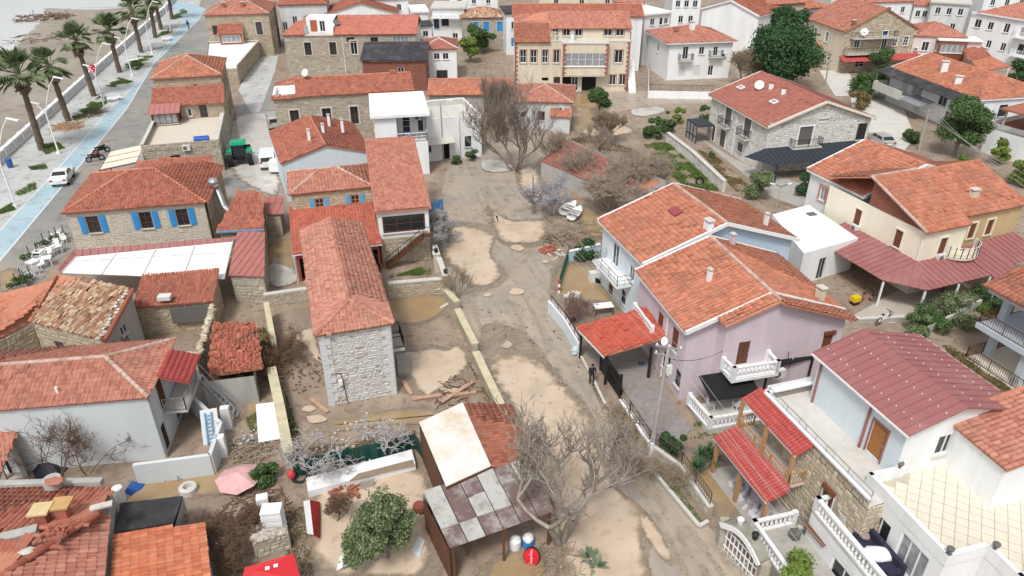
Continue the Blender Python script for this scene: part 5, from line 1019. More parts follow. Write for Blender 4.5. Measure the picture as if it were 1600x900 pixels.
wall(B23, ta, tb2, 0, 5.5, [(.72, 2.6, .75, 1.25, 'r', ROLLB, O_(boxed=1, sur=WHITE, st=.05)), (.80, .6, .8, 1.0, 'w', WPAINT, O_(canopy=ROLLB)), (.2, .2, .9, 1.9, 'd', WOOD)], MORTAR, stone='cream', sh=.26, sw=.36, singles=260); wall(B23, loc(c23, -.3, 6.7), ta, 0, 5.5, [], MORTAR, stone='cream', sh=.3, sw=.45); wall(B23, tb2, loc(c23, W23+.9, 6.7), 0, 5.0, [], MORTAR, stone='cream', sh=.3, sw=.45); wall(B23, tb2, ta, 5, 5.5, [], WHITE, name='parapet_inner')
g = G(); g.bar(at(ta, 5.56), at(tb2, 5.56), .32, .1); g.bar(at(ta, 5.56), loc(c23, -.3, 2, 5.56), .32, .1); g.build('parapet_coping', WPAINT, B23); wall(B23, loc(c23, -.3, 2.), ta, 5, 6.0, [], WHITE, name='parapet'); railing(B23, [at(ta, 5.6)+u_*.2, at(tb2, 5.6)], .4, 1.2, STEEL, r=.014)
# timber balcony pavilion
pv = thing('timber_pavilion', 'timber balcony with two tiers of bright red sheet roof against the stone-based house', 'pavilion', P(1200, 780))
xa, xb = .1, 5.1; T0 = lambda x, y, z: loc(c23, x, tO+y, z)
def redroof(a0, a1, y0, y1, z0_, z1_): 
    pts = [T0(a0, y0, z0_), T0(a1, y0, z0_), T0(a1, y1, z1_), T0(a0, y1, z1_)]; roof(pv, pts, REDM, .2, .3, slab=REDM, amp=.8, jit=.002, name='red_roof'); G().bar(pts[0]-Z*.06, pts[1]-Z*.06, .06, .12).build('fascia', WPAINT, pv)
P1 = xy(P(1160, 622, 5.0)); x1_ = (P1-c23[0]).dot(u_); y1_ = (P1-c23[0]).dot(n_)-tO
P2 = xy(P(1243, 712, 5.0)); x2_ = (P2-c23[0]).dot(u_)
redroof(x1_, x2_, y1_, .0, 5.0, 5.5)
P3 = xy(P(1115, 683, 2.6)); x3_ = (P3-c23[0]).dot(u_); y3_ = (P3-c23[0]).dot(n_)-tO; P4 = xy(P(1195, 786, 2.6)); x4_ = (P4-c23[0]).dot(u_)
redroof(x3_, x4_, y3_, y1_-.15, 2.6, 3.05)
fl = [T0(x1_, y1_-.1, 2.75), T0(x2_, y1_-.1, 2.75), T0(x2_, 0, 2.75), T0(x1_, 0, 2.75)]; G().prism(fl, .15).build('balcony_floor', PALEC, pv)
railing(pv, [T0(x1_+.05, 0, 2.9), T0(x1_+.05, y1_, 2.9), T0(x2_-.05, y1_, 2.9), T0(x2_-.05, 0, 2.9)], .8, .16, WOODL, r=.03)
for x in (x1_+.1, (x1_+x2_)/2, x2_-.1): G().box(T0(x, y1_, 2.9), .16, .16, 2.1, .3).build('balcony_post', WOODL, pv)
for x in (x3_+.2, (x3_+x4_)/2, x4_-.2): G().box(T0(x, y3_+.2, 0), .2, .2, 2.6, .3).build('post', WOODL, pv)
G().prism([T0(x3_, y3_, 0), T0(x4_, y3_, 0), T0(x4_, 0, 0), T0(x3_, 0, 0)], .12).build('floor', CONC, pv)

# white building with the cream roof terrace, lower right
a24 = xy(P(1357, 739, 5.6)); rot = math.radians(-75); u_ = Vector((math.cos(rot), math.sin(rot), 0)); n_ = Vector((-u_.y, u_.x, 0)); L24 = 4.9
B24 = thing('white_house', 'white house with a cream-tiled roof terrace, in the lower right corner', 'house', at(a24+u_*3+n_*5, 0)); Q = lambda x, y, z=0.: at(a24+u_*x+n_*y, z)
wall(B24, Q(0, 0), Q(L24, 0), 0, 5.6, [(.3, 2.7, 1.2, 1.5, 'w'), (.7, 2.7, 1.6, 1.9, 'c', WPAINT, O_(nx=3))], WHITE); wall(B24, Q(L24, 0), Q(L24, 2.0), 0, 5.6, [], WHITE); wall(B24, Q(L24, 2.0), Q(L24+1.6, 2.0), 0, 5.6, [], WHITE); wall(B24, Q(L24+1.6, 2.), Q(L24+1.6, 14), 0, 5.6, [(.15, 3, .5, .8, 'w'), (.22, 3, .5, .8, 'w')], WHITE); wall(B24, Q(0, 1.9), Q(0, 0), 0, 5.6, [], WHITE); wall(B24, Q(-2.2, 1.9), Q(0, 1.9), 0, 5.6, [], WHITE); wall(B24, Q(-2.2, 14), Q(-2.2, 1.9), 0, 5.6, [], WHITE)
G().prism([Q(.0, 0, 4.94), Q(L24, 0, 4.94), Q(L24, 2, 4.94), Q(L24+1.6, 2, 4.94), Q(L24+1.6, 14, 4.94), Q(-2.2, 14, 4.94), Q(-2.2, 1.9, 4.94), Q(0, 1.9, 4.94)], .1).build('terrace_slab', M('paver_joint', (.47, .43, .34), .9), B24)
# terrace pavers one by one
me = bpy.data.meshes.new('paver'); gg = G().obox(Vector((.01, .01, 0)), Vector((.47, 0, 0)), Vector((0, .47, 0)), Z*.02); me.from_pydata(gg.v, [], gg.f); me.materials.append(CREAMT); ts = bpy.data.objects['terrace_slab']
poly = [(.2, .2), (L24-.2, .2), (L24-.2, 2.2), (L24+1.4, 2.2), (L24+1.4, 12), (-2, 12), (-2, 2.1), (.2, 2.1)]; k = 0
for i in range(-30, 40):
    for j in range(-30, 40):
        x = (i+j)*.3536*1.0; y = (i-j)*.3536
        if all(inpoly(np.array([x+dx]), np.array([y+dy]), poly)[0] for dx, dy in ((-.33, 0), (.33, 0), (0, -.33), (0, .33))) and k < 300:
            o = bpy.data.objects.new('paver', me); COL.objects.link(o); o.parent = ts; o.matrix_local = Matrix.Translation(Q(x, y, 5.041+random.uniform(0, .004))-OFF[ts.name]-(u_*.3536)*1.0) @ Matrix.Rotation(rot-math.pi/4+math.pi/2-math.pi/4*0-math.pi/2, 4, 'Z'); k += 1
for a_, b_ in ((Q(0, 0), Q(L24, 0)), (Q(L24, 0), Q(L24, 2)), (Q(L24, 2), Q(L24+1.6, 2)), (Q(L24+1.6, 2), Q(L24+1.6, 14)), (Q(0, 1.9), Q(0, 0)), (Q(-2.2, 1.9), Q(0, 1.9))):
    e = (b_-a_).normalized(); nn = Vector((e.y, -e.x, 0)); G().bar(at(a_-nn*.095, 5.3)-e*.004, at(b_-nn*.095, 5.3)+e*.003, .2, .66).build('parapet', WHITE, B24)
for x, y in ((.1, 1.6), (L24-.1, .1), (L24+.2, 2.1)):
    q = Q(x, y, 5.63); G().lathe(q, [(.08, 0), (.05, .1), (.14, .2), (.16, .3), (.13, .34)], 10).build('finial_pot', ROLL, B24)
# stair house
cs = frame(P(1476, 650, 7.6), 7.6, -75, 3.6, 4.5); si = inset(cs, .15); T_ST = T_SAL
house('', '', cs, 7.4, 'sf', {}, WHITE, T_ST, .15, rise=.7, root=B24, z0=4.9) if False else None
for i in range(4): wall(B24, si[i], si[(i+1) % 4], 0, 7.4+(.0 if i else 0), [(.5, 5.3, .8, 1.9, 'd', WPAINT)] if i == 1 else [], WHITE, name='stair_house_wall', gable=[(1., .9)] if i == 1 else [(0., .9)] if i == 3 else None)
roof(B24, [at(cs[0], 7.5), at(cs[1], 7.5), at(cs[2], 8.4), at(cs[3], 8.4)], T_SAL, .26, .34); caps(B24, at(cs[3], 8.4), at(cs[0], 7.55), CAPR, name='verge_caps')
# balcony with baluster rail
bz = 2.75; bp_ = [Q(-.9, -1.7, bz-.2), Q(L24-.2, -1.7, bz-.2), Q(L24-.2, 0, bz-.2), Q(-.9, 0, bz-.2)]
b_ = G().prism(bp_, .2).build('balcony', PALEC, B24); balustrade(b_, [Q(-.8, .0, bz), Q(-.8, -1.6, bz), Q(L24-.3, -1.6, bz)], WPAINT, .85, .24, .22)
wall(B24, bp_[0], bp_[1], 0, bz-.2, [(.5, .4, 1.6, 1.4, 'w')], WHITE); wall(B24, bp_[3], bp_[0], 0, bz-.2, [], WHITE)
tk = G().lathe(Q(.2, -.7, bz), [(.36, 0), (.4, .35), (.42, .7), (.36, .7), (.34, .2)], 14).build('barrel_planter', PALEC, None, Q(.2, -.7, bz)); tag(tk, 'round white tub standing on the balustraded balcony beside the covered sofa', 'tub')
sf = thing('sofa', 'dark sofa under a white dust sheet on the balustraded balcony', 'sofa', Q(2.2, -.8, bz)); q = Q(1.2, -1.1, bz); G().obox(q, u_*2.4, n_*.8, Z*.35).obox(q+n_*.7, u_*2.4, n_*.2, Z*.75).obox(q, u_*.18, n_*.8, Z*.55).obox(q+u_*2.22, u_*.18, n_*.8, Z*.55).build('frame', M('navy_fabric', (.03, .03, .06), .9), sf)
G().lump(Q(2.5, -.75, bz+.45), .85, .42, .28, 12, 6, .1, 3).build('dust_sheet', WPAINT, sf, smooth=True); G().lump(Q(1.45, -.7, bz+.5), .25, .3, .16, 8, 5, .1, 4).build('cushion', M('striped_fabric', (.30, .23, .22), .9), sf)
# lower white terrace
lw = thing('terrace', 'low grey terrace with a white pierced wall below the balustraded balcony', 'terrace', Q(-1.8, -2.5)); lp = [Q(-1.9, -4.2, 0), Q(3.5, -4.2, 0), Q(3.5, -1.72, 0), Q(-1.9, -1.72, 0)]
G().prism(lp, .9).build('floor', CONC, lw); balustrade(lw, [Q(-1.8, -1.8, .9), Q(-1.8, -4.1, .9), Q(3.4, -4.1, .9)], WPAINT, .8, .24, .2)
g = G().lump(Q(-.9, -2.3, 1.2), .3, .3, .35, 8, 6, .2, 5).build('rubbish_bag', ROLL, None, Q(-.9, -2.3, .9)); tag(g, 'dark bulging bag leaning in the corner of the low grey terrace', 'bag')
# trough planter with flowers
tp = thing('planter', 'long grey trough planter with pot plants along the white stair house', 'planter', P(1500, 745, 5.0)); a_, b_ = P(1490, 728, 5.02), P(1520, 762, 5.02); G().bar(a_+Z*.12, b_+Z*.12, .3, .24).build('trough', CONC, tp)
for i, (u, v) in enumerate(((1457, 708), (1470, 714), (1483, 724))):
    q = P(u, v, 5.02); pt = thing('potted_plant', ['potted pink-flowered plant at the far end of the cream terrace', 'middle potted plant on the cream terrace', 'terracotta-potted plant beside the trough planter'][i], 'plant', q); G().lathe(q, [(.12, 0), (.17, .3), (.15, .3)], 10).build('pot', T_RED if i == 2 else ROLL, pt); V, F = leaf_cloud([q+Z*.45], [.25], 120, .1, i+50); npmesh('leaves', V, F, LEAF, pt)['kind'] = 'stuff'

# grey-framed house at the right edge
a25 = xy(P(1525, 505, 2.9)); rot = math.radians(-70); u_ = Vector((math.cos(rot), math.sin(rot), 0)); n_ = Vector((-u_.y, u_.x, 0)); Q5 = lambda x, y, z=0.: at(a25+u_*x+n_*y, z)
B25 = thing('frame_house', 'blue-grey framed house with two railed balconies cut by the right edge', 'house', Q5(2, 4))
GB = M('blue_grey_stucco', (.50, .56, .62), .8, .06, 1.5, 0, 0, (.4, .44, .48), .3)
for zz in (2.6, 5.4): G().prism([Q5(0, 0, zz), Q5(5.5, 0, zz), Q5(5.5, 10, zz), Q5(0, 10, zz)], .4).build('floor_slab', GB, B25)
for x, y in ((.2, 1.6), (3.4, .3), (.2, 6)): G().obox(Q5(x, y, 0), u_*.45, n_*.45, Z*5.4).build('column', GB, B25)
for zz in (3.0, .1): railing(B25, [Q5(.1, 9, zz), Q5(.1, .1, zz), Q5(5.4, .1, zz)], .9, .16, WOOD)
G().prism([Q5(0, 0, 0), Q5(5.5, 0, 0), Q5(5.5, 10, 0), Q5(0, 10, 0)], .1).build('ground_floor', CREAMT, B25); wall(B25, Q5(1.2, 4), Q5(5.5, 4), .1, 5.4, [(.5, 3, 1.2, 2, 'w'), (.5, .2, 1.2, 2, 'w')], CREAM); roof(B25, [Q5(-.3, -.3, 5.85), Q5(5.5, -.3, 5.85), Q5(5.5, 5, 7.2), Q5(-.3, 5, 7.2)], T_BRN)
# ================================================================= BUILDINGS, LEFT SIDE
# seafront stone house with pyramid roof and terrace
c27 = rect((235, 124), (347, 117), None, 7.4, d=9.5); W27 = (c27[1]-c27[0]).length; u_ = (c27[1]-c27[0]).normalized(); n_ = (c27[3]-c27[0]).normalized()
B27 = house('stone_house', 'seafront stone house with a pyramid roof and a cream terrace in front', c27, 7.4, 'hip', {0: [(.6, 5.9, .5, .5, 'k')], 1: [(.3, 4.6, .9, 1.7, 'g', WOOD), (.6, 4.6, .9, 1.7, 'g', WOOD), (.35, 1., 1.2, 2.2, 'd', WOOD), (.7, 1, 1, 2, 'g', WOOD)]}, MORTAR, T_OR, .25, 22, stone='tan', capm=CAPG, sh=.32, sw=.5, quoin=None, slab=CAPG)
tf = 3.1; df = (xy(P(220, 229, 3.6))-c27[0]).dot(n_)
roof(B27, [loc(c27, -.1, -3.6, 4.9), loc(c27, W27, -3.6, 4.9), loc(c27, W27, .2, 6.2), loc(c27, -.1, .2, 6.2)], T_RED); wall(B27, loc(c27, .1, -3.3), loc(c27, W27-.2, -3.3), tf, 4.85, [(.7, tf+.05, .9, 1.6, 'w', WOOD), (.5, tf+.3, .5, 1, 'w')], MORTAR, stone='tan', sh=.3, sw=.5); wall(B27, loc(c27, W27-.2, -3.3), loc(c27, W27-.25, .2), tf, 5.0, [], MORTAR, stone='tan')
strips(B27, [loc(c27, -.2, -5.6, 4.6), loc(c27, 3.3, -5.6, 4.6), loc(c27, 3.3, -3.4, 5.2), loc(c27, -.2, -3.4, 5.2)], M('pale_red_sheet', (.42, .17, .16), .6, .1), .6)
wall(B27, loc(c27, .1, -5.4), loc(c27, 3.1, -5.4), tf, 4.6, [(.5, tf+.2, 2.7, 1.2, 'c', WOOD, O_(nx=4))], WOOD, name='glazed_porch'); wall(B27, loc(c27, 3.1, -5.4), loc(c27, 3.1, -3.4), tf, 4.6, [(.5, tf+.2, 1.6, 1.2, 'w', WOOD, O_(nx=3))], WOOD, name='glazed_porch')
G().prism([loc(c27, .1, df, tf-.2), loc(c27, W27-.2, df, tf-.2), loc(c27, W27-.2, 0, tf-.2), loc(c27, .1, 0, tf-.2)], .2).build('terrace_floor', M('terrace_plaster', (.60, .54, .46), .8, .08), B27)
wall(B27, loc(c27, .1, df), loc(c27, W27-.2, df), 0, tf+.6, [(.4, 1, 1, 1.3, 'k')], MORTAR, stone='grey', sh=.2, sw=.4); wall(B27, loc(c27, W27-.2, df), loc(c27, W27-.2, .1), 0, tf+.5, [(.2, .8, 1, 1.9, 'g', WPAINT), (.45, .8, 1, 1.9, 'g', WPAINT), (.7, .8, 1, 1.9, 'g', WPAINT)], MORTAR, stone='grey', sh=.28, sw=.5)
wall(B27, loc(c27, .1, .1), loc(c27, .1, df), 0, tf+.6, [], CREAM); g = G(); g.bar(loc(c27, W27-.5, df+.2, tf+.45), loc(c27, W27-.5, -.3, tf+.45), .5, .1); g.bar(loc(c27, .2, df+.2, tf+.65), loc(c27, .2, -3.6, tf+.65), .35, .1); g.build('parapet_coping', PALEC, B27)
acunit(B27, loc(c27, W27*.56, df-.16, 1.9+.9), math.atan2(u_.y, u_.x))
q = loc(c27, W27*.75, df+1.0, tf); g = G(); e = u_
for k in range(8): g.tube(q+Z*.42+e*(k*.2-.8), q+Z*.42+e*(k*.2-.64), .42, .42, 14); g.tube(q+Z*.42+e*(k*.2-.64), q+Z*.42+e*(k*.2-.6), .38, .38, 14)
tk = thing('water_tank', 'ribbed blue water tank lying on the cream seafront terrace', 'tank', q); g.build('tank', M('tank_blue', (.02, .10, .42), .45, .1), tk); G().box(q-e*.5, .2, .7, .1, math.atan2(e.y, e.x)).box(q+e*.5, .2, .7, .1, math.atan2(e.y, e.x)).build('cradle', STEEL, tk)
# awnings of the cafe
for i in range(3):
    aw = thing('awning', ['cream retractable awning nearest the glazed porch on the seafront', 'middle cream awning of the seafront cafe', 'lowest cream awning of the seafront cafe above the parked motorbikes'][i], 'awning', loc(c27, -3, df+2.4-i*2.0, 0), 'awnings of the seafront cafe'); y0 = df+2.4-i*2.0
    G().prism([loc(c27, -3.6, y0-1.7, 2.5), loc(c27, .0, y0-1.7, 3.0), loc(c27, .0, y0, 3.0), loc(c27, -3.6, y0, 2.5)], .06).build('fabric', M('awning_cream', (.72, .66, .55), .8, .05), aw)
    g = G(); g.bar(loc(c27, -3.7, y0-1.75, 2.45), loc(c27, 0, y0-1.75, 2.95), .1); g.bar(loc(c27, -3.7, y0-1.75, 2.45), loc(c27, -3.7, y0, 2.45), .08); g.box(loc(c27, -3.6, y0-1.7, 0), .1, .1, 2.45); g.build('frame', M('dark_red_frame', (.20, .05, .05), .6), aw)
cf = thing('signboard', 'black lettered signboard with a white air unit at the seafront cafe', 'sign', loc(c27, -1.2, df-3.6)); a_, b_ = loc(c27, -2.6, df-3.6, 1.4), loc(c27, 1.1, df-3.4, 1.6); G().bar(a_, b_, .12, .7).build('board', BLACK, cf)
e = (b_-a_).normalized(); nn = Vector((e.y, -e.x, 0))
def text(s, pos, e, up, size, mat, parent, name='lettering'):
    cu = bpy.data.curves.new(name, 'FONT'); cu.body = s; cu.size = size; cu.extrude = .004; o0 = bpy.data.objects.new(name, cu); COL.objects.link(o0); dg = bpy.context.evaluated_depsgraph_get(); me = bpy.data.meshes.new_from_object(o0.evaluated_get(dg)); bpy.data.objects.remove(o0); me.materials.clear(); me.materials.append(mat); o = bpy.data.objects.new(name, me); COL.objects.link(o); n = e.cross(up)
    o.parent = parent; o.matrix_local = Matrix.Translation(Vector(pos)-OFF[parent.name]) @ Matrix((e, up, n)).transposed().to_4x4(); return o
text('KAFE', a_+e*1.5+nn*.07-Z*.15, e, (b_-a_).cross(nn).normalized()*-1 if False else Z, .42, WPAINT, cf)
# stone house beyond it
c28 = rect((317, 24), (421, 21), None, 7.4, d=12); W28 = (c28[1]-c28[0]).length
B28 = house('stone_house', 'seafront stone house with a hipped roof and a small red-roofed glazed bay, further back', c28, 7.4, 'hip', {0: [(.82, 3.8, 1.1, 2.2, 'g', WOOD, O_(sur=PALEC, st=.15)), (.12, 4., .9, 1.6, 'w', WOOD)], 1: [(.2, 4, .9, 1.8, 'w', WOOD), (.5, 4, .9, 1.8, 'w', WOOD), (.2, 1, .9, 1.8, 'w', WOOD)]}, MORTAR, T_SAL, .25, 22, stone='tan', sh=.36, sw=.55, capm=CAPG)
wall(B28, loc(c28, 2.4, -1.6), loc(c28, 6.2, -1.6), 2.2, 4.4, [(.5, 3., 3.2, 1.2, 'c', WPAINT, O_(nx=4))], T_RED, name='bay'); roof(B28, [loc(c28, 2.1, -1.9, 4.5), loc(c28, 6.4, -1.9, 4.5), loc(c28, 6.4, .2, 5.8), loc(c28, 2.1, .2, 5.8)], T_RED); wall(B28, loc(c28, 6.2, -1.6), loc(c28, 6.2, 0), 2.2, 4.6, [], CREAM)
for x in (3.3, 6.6): chimney(B28, loc(c28, x, 2.2, 8.3), .7, .6, T_BRN)
cb = [xy(P(u, v, 2.6)) for u, v in ((322, 108), (370, 105), (404, 66), (326, 68))]; B28b = thing('annex', 'white flat terrace annex with stone side walls below the further seafront stone house', 'annex', at(cb[0], 0)); G().prism([at(x, 2.4) for x in cb], .2).build('flat_roof', WHITE, B28b)
for i in range(4): wall(B28b, cb[i], cb[(i+1) % 4], 0, 2.9 if i else 2.4, [(.3, .4, 1, 1.6, 'w')] if i in (0, 1) else [], MORTAR, stone='tan', sh=.3, sw=.5)
for x in (.5,): G().bar(at(cb[1], 2.9), at(cb[2], 2.9), .3, .12).bar(at(cb[2], 2.9), at(cb[3], 2.9), .3, .12).build('parapet_coping', PALEC, B28b)

# hip-roofed house with six bright blue shutters
c29 = rect((95, 334), (322, 316), None, 4.6, d=9.5); W29 = (c29[1]-c29[0]).length; u_ = (c29[1]-c29[0]).normalized(); n_ = (c29[3]-c29[0]).normalized()
SB = O_(sh=BLUEP, nx=2, nz=3)
B29 = house('stone_house', 'plastered stone house with three bright blue shuttered windows and a dark red hipped roof', c29, 4.6, 'gx', {0: [(.17, 2.5, 1.0, 1.55, 'g', WOOD, SB), (.55, 2.5, 1.0, 1.55, 'g', WOOD, SB), (.82, 2.5, 1.0, 1.55, 'g', WOOD, SB)]}, M('washed_plaster', (.50, .45, .38), .9, .12, 1.6, .3, 0, (.36, .32, .26), .5, .8), T_RED, .25, 20, (1, 1), stone=None, fascia=None, capm=CAPR, slab=CAPR, tw=.28, tl=.3)
wl = inset(c29, .25); stonefield(B29, wl[0], wl[1], 0, 4.5, [(x*(W29-.5)-1.15, 2.3, 2.3, 1.95) for x in (.17, .55, .82)], M('washed_stone', [(.54, .50, .42), (.63, .58, .50), (.44, .39, .31)], .9, .12, 3, .3), .16, .4, .02)
pk = tilemat('pinkish_tile', [(.44, .16, .12), (.48, .18, .14)], (.30, .13, .10), .3)
r1, r2 = RIDGE[B29.name]; a_, b_ = P(327, 317, 4.62), P(349, 259, 4.62); nn = (b_-a_).cross(r2-a_).normalized()
roof(B29, [a_+Z*.06, b_+Z*.06, onplane(316, 253, b_, nn)+Z*.06, onplane(272, 257, r2, nn)+Z*.06, r2+Z*.06], T_RED, .28, .3)
wall(B29, xy(P(323, 318, 4.5)), xy(P(345, 262, 4.5)), 0, 4.5, [], MORTAR, stone='tan')
dn = P(357, 330, 3.2); du = thing('ventilation_duct', 'big silver ventilation duct with a hooded end climbing the gable of the blue-shuttered house', 'duct', at(dn, 0)); g = G(); pth = [P(361, 333, 2.6), P(349, 322, 3.2), P(338, 294, 4.6), P(335, 287, 5.2)]; g.path(pth, .32, 12); g.build('duct', STEEL, du); G().lathe(P(334, 288, 5.1), [(.38, 0), (.45, .3), (.3, .55), (.1, .62)], 12).build('hood', STEEL, du)
roof(B29, [P(212, 264, 2.9), P(333, 259, 2.9), P(331, 243, 3.3), P(214, 251, 3.3)], T_RED)
# restaurant canopy
cn = thing('restaurant_canopy', 'white membrane canopy in a burgundy frame, below the bright blue shutters', 'canopy', P(230, 440)); ca = [P(95, 428, 2.5), P(209, 452, 2.5), P(350, 437, 2.5), P(366, 377, 2.7), P(120, 402, 2.7)]
MEM = M('white_membrane', (.86, .86, .85), .55, .03)
A4 = [P(97, 427, 2.5), P(350, 437, 2.5), P(364, 378, 2.7), P(120, 402, 2.7)]
for j in range(4):
    t0, t1 = j/4, (j+1)/4; lo = lambda t: A4[0].lerp(A4[1], t); hi = lambda t: A4[3].lerp(A4[2], t)
    for k, (s0, s1) in enumerate(((0, .68), (.68, 1))): G().prism([lo(t0+.004).lerp(hi(t0+.004), s0+.005), lo(t1-.004).lerp(hi(t1-.004), s0+.005), lo(t1-.004).lerp(hi(t1-.004), s1-.005), lo(t0+.004).lerp(hi(t0+.004), s1-.005)], .05).build('roof_panel', MEM, cn)
g = G()
for j in range(5): g.bar(A4[0].lerp(A4[1], j/4)+Z*.07, A4[3].lerp(A4[2], j/4)+Z*.07, .1, .07)
g.bar(A4[0].lerp(A4[3], .68)+Z*.08, A4[1].lerp(A4[2], .68)+Z*.08, .07, .05); g.build('rail', M('rail_grey', (.55, .55, .54), .6), cn)
strips(cn, [P(97, 427, 2.45), P(120, 402, 2.65), P(117, 388, 3.0), P(90, 421, 2.6)], BURG, .6); strips(cn, [P(120, 401, 2.68), P(365, 377, 2.68), P(370, 369, 3.0), P(116, 391, 3.0)], BURG, .6); wall(cn, xy(P(97, 427, 2.5)), xy(P(209, 452, 2.5)), 0, 2.45, [(.5, .3, 3, 1.6, 'c', WPAINT, O_(nx=4))], GREYW)
# right-hand roofs of that row
cR = [P(355, 355, 3.0), P(411, 357, 3.0), P(411, 299, 3.6), P(378, 299, 3.6)]; s1 = thing('tiled_annex', 'red-tiled annex between the silver duct and the tractor lane', 'annex', at(cR[0], 0)); roof(s1, [P(338, 362, 2.9), P(412, 357, 2.9), P(410, 300, 3.9), P(372, 298, 3.9)], T_RED)
q = [xy(P(343, 359, 2.9)), xy(P(409, 355, 2.9)), xy(P(408, 302, 3.8)), xy(P(374, 301, 3.8))]
for i in range(4): wall(s1, q[i], q[(i+1) % 4], 0, 2.9, [], MORTAR, stone='tan')
G().bar(P(338, 363, 3.0), P(413, 359, 3.0), .25, .12).build('blue_flashing', M('blue_grey_flash', (.16, .24, .36), .6), s1)
s2 = thing('tiled_annex', 'pink sheet-roofed annex at the lane corner of the white canopy', 'annex', P(385, 430)); strips(s2, [P(357, 430, 2.6), P(413, 432, 2.6), P(414, 362, 2.95), P(371, 361, 2.95)], M('faded_pink_sheet', (.40, .16, .14), .8, .15, 1, .1, 0, (.28, .12, .10), .4), .55)
q = [xy(P(360, 428, 2.6)), xy(P(411, 430, 2.6)), xy(P(412, 365, 2.9)), xy(P(374, 364, 2.9))]
for i in range(4): wall(s2, q[i], q[(i+1) % 4], 0, 2.6, [], MORTAR, stone='grey')
s3 = thing('lean_to', 'small pink-roofed lean-to over a dark doorway on the tractor lane', 'shed', P(430, 340)); strips(s3, [P(413, 335, 2.3), P(443, 334, 2.3), P(442, 306, 2.5), P(412, 306, 2.5)], MC['faded_pink_sheet'], .7); q = [xy(P(415, 333, 2.3)), xy(P(437, 333, 2.3)), xy(P(439, 308, 2.4)), xy(P(414, 308, 2.4))]
wall(s3, q[0], q[1], 0, 2.3, [], MORTAR, stone='grey'); wall(s3, q[1], q[2], 0, 2.3, [(.5, 0, 1, 1.9, 'k')], MORTAR)
# tile shed
c33 = rect((213, 481), (328, 471), None, 2.5, d=3.6); B33 = house('tiled_shed', 'stone shed with a red corrugated-tile roof and a grey tarpaulin panel, below the white canopy', ext(c33, l=.3, r=.2), 2.5, 'sf', {}, MORTAR, T_RED, .2, 14, stone='tan', tw=.2, rise=.7); a_, b_ = loc(c33, 2.2, -.08, .9), loc(c33, 5.0, -.12, .9); G().bar(a_+Z*.7, b_+Z*.7, .06, 1.3).build('tarpaulin', ROLL, B33); q = P(258, 467, 2.9); G().box(q, .9, .6, .3, .1).build('cooling_box', ACM, B33)
# old tile roof house
B32 = thing('old_house', 'old house with a patchy mixed-tile roof, broken white edges and an orange side slope', 'house', P(110, 560)); z0_, z1_ = 3.2, 4.7
roof(B32, [P(47, 503, z0_), P(163, 531, z0_), P(206, 452, z1_-.3), P(90, 428, z1_)], T_OLD, .19, .34, amp=1.5, jit=.03, singles=120); roof(B32, [P(-60, 560, 3.0), P(-90, 480, 3.2), P(84, 438, z1_), P(46, 503, z0_)], T_OR, .24, .32); caps(B32, P(46, 503, z0_+.05), P(88, 430, z1_+.05), CAPR)
q = [xy(P(50, 503, z0_)), xy(P(161, 529, z0_)), xy(P(204, 455, z1_-.3)), xy(P(92, 432, z1_))]; wall(B32, q[0], q[1], 0, z0_-.05, [(.3, 1, .8, 1, 'k')], MORTAR, stone='tan'); wall(B32, q[1], q[2], 0, z0_, [(.15, .4, .8, 2, 'k'), (.5, 1., .8, 1.2, 'k'), (.55, 2.1, .8, .7, 'w', WPAINT)], GREYW, gable=[(.1, .2), (1., 1.2)]); wall(B32, xy(P(-60, 560, 3)), q[0], 0, 3.0, [], MORTAR, stone='tan')
G().path([P(164, 532, z0_+.1), P(208, 452, z1_-.2)], .16, 8).build('verge', T_RED, B32)
gl = G()
for i in range(16): p_ = P(163, 531, z0_+.1).lerp(P(206, 452, z1_-.2), i/16)+Vector((random.uniform(-.5, -.1), 0, .1)); gl.lump(p_, .16, .14, .09, 6, 4, .3, i)
gl.build('loose_mortar', PALEC, B32)
# long white house, left
c34 = ext(rect((0, 641), (232, 621), None, 4.6, d=5.8), l=5); W34 = (c34[1]-c34[0]).length
B34 = house('white_house', 'long white-rendered house with a ridged red tile roof at the left edge', c34, 4.6, 'gx', {1: [(.35, 2.4, 1.0, 1.8, 'd', WOOD), (.15, .1, .7, 1.8, 'g', WOOD), (.7, 0, 1.4, 1.8, 'k')]}, M('blotchy_white', (.62, .66, .68), .9, .08, .9, .2, 0, (.42, .44, .45), .5, .45, True), T_SAL, .15, 19, (0, 1), capm=CAPG, tw=.25, tl=.34, singles=250)
u_ = (c34[1]-c34[0]).normalized(); n_ = (c34[3]-c34[0]).normalized(); r1, r2 = RIDGE[B34.name]
G().box(loc(c34, W34-4.9, .8, 4.75), .12, .12, .5).build('vent_pipe', WPAINT, B34)
q = loc(c34, W34-.1, 1.6); b_ = G().obox(at(q, 2.1), u_*1.3, n_*3.0, Z*.18).build('balcony', PALEC, B34); railing(b_, [at(q, 2.28)+u_*.05, at(q, 2.28)+u_*1.25, at(q, 2.28)+u_*1.25+n_*2.9], .9, .14, STEEL)
roof(B34, [at(q+u_*1.75+n_*.2, 4.1), at(q+u_*1.75+n_*3.0, 4.1), at(q+n_*3.0, 4.7), at(q+n_*.2, 4.7)], REDM, .2, .3, slab=REDM, amp=.8, jit=.002); wall(B34, q+n_*3.0, q+n_*3.0+u_*1.3, 2.2, 4.4, [], WHITE)
g = G(); a_, b2_ = at(q+u_*1.3+n_*3., 2.2), at(q+u_*3.4+n_*1.6, .1)
for s in (Vector(), n_*.6): g.bar(a_+s, b2_+s, .06, .16); g.bar(a_+s+Z*.8, b2_+s+Z*.8, .04)
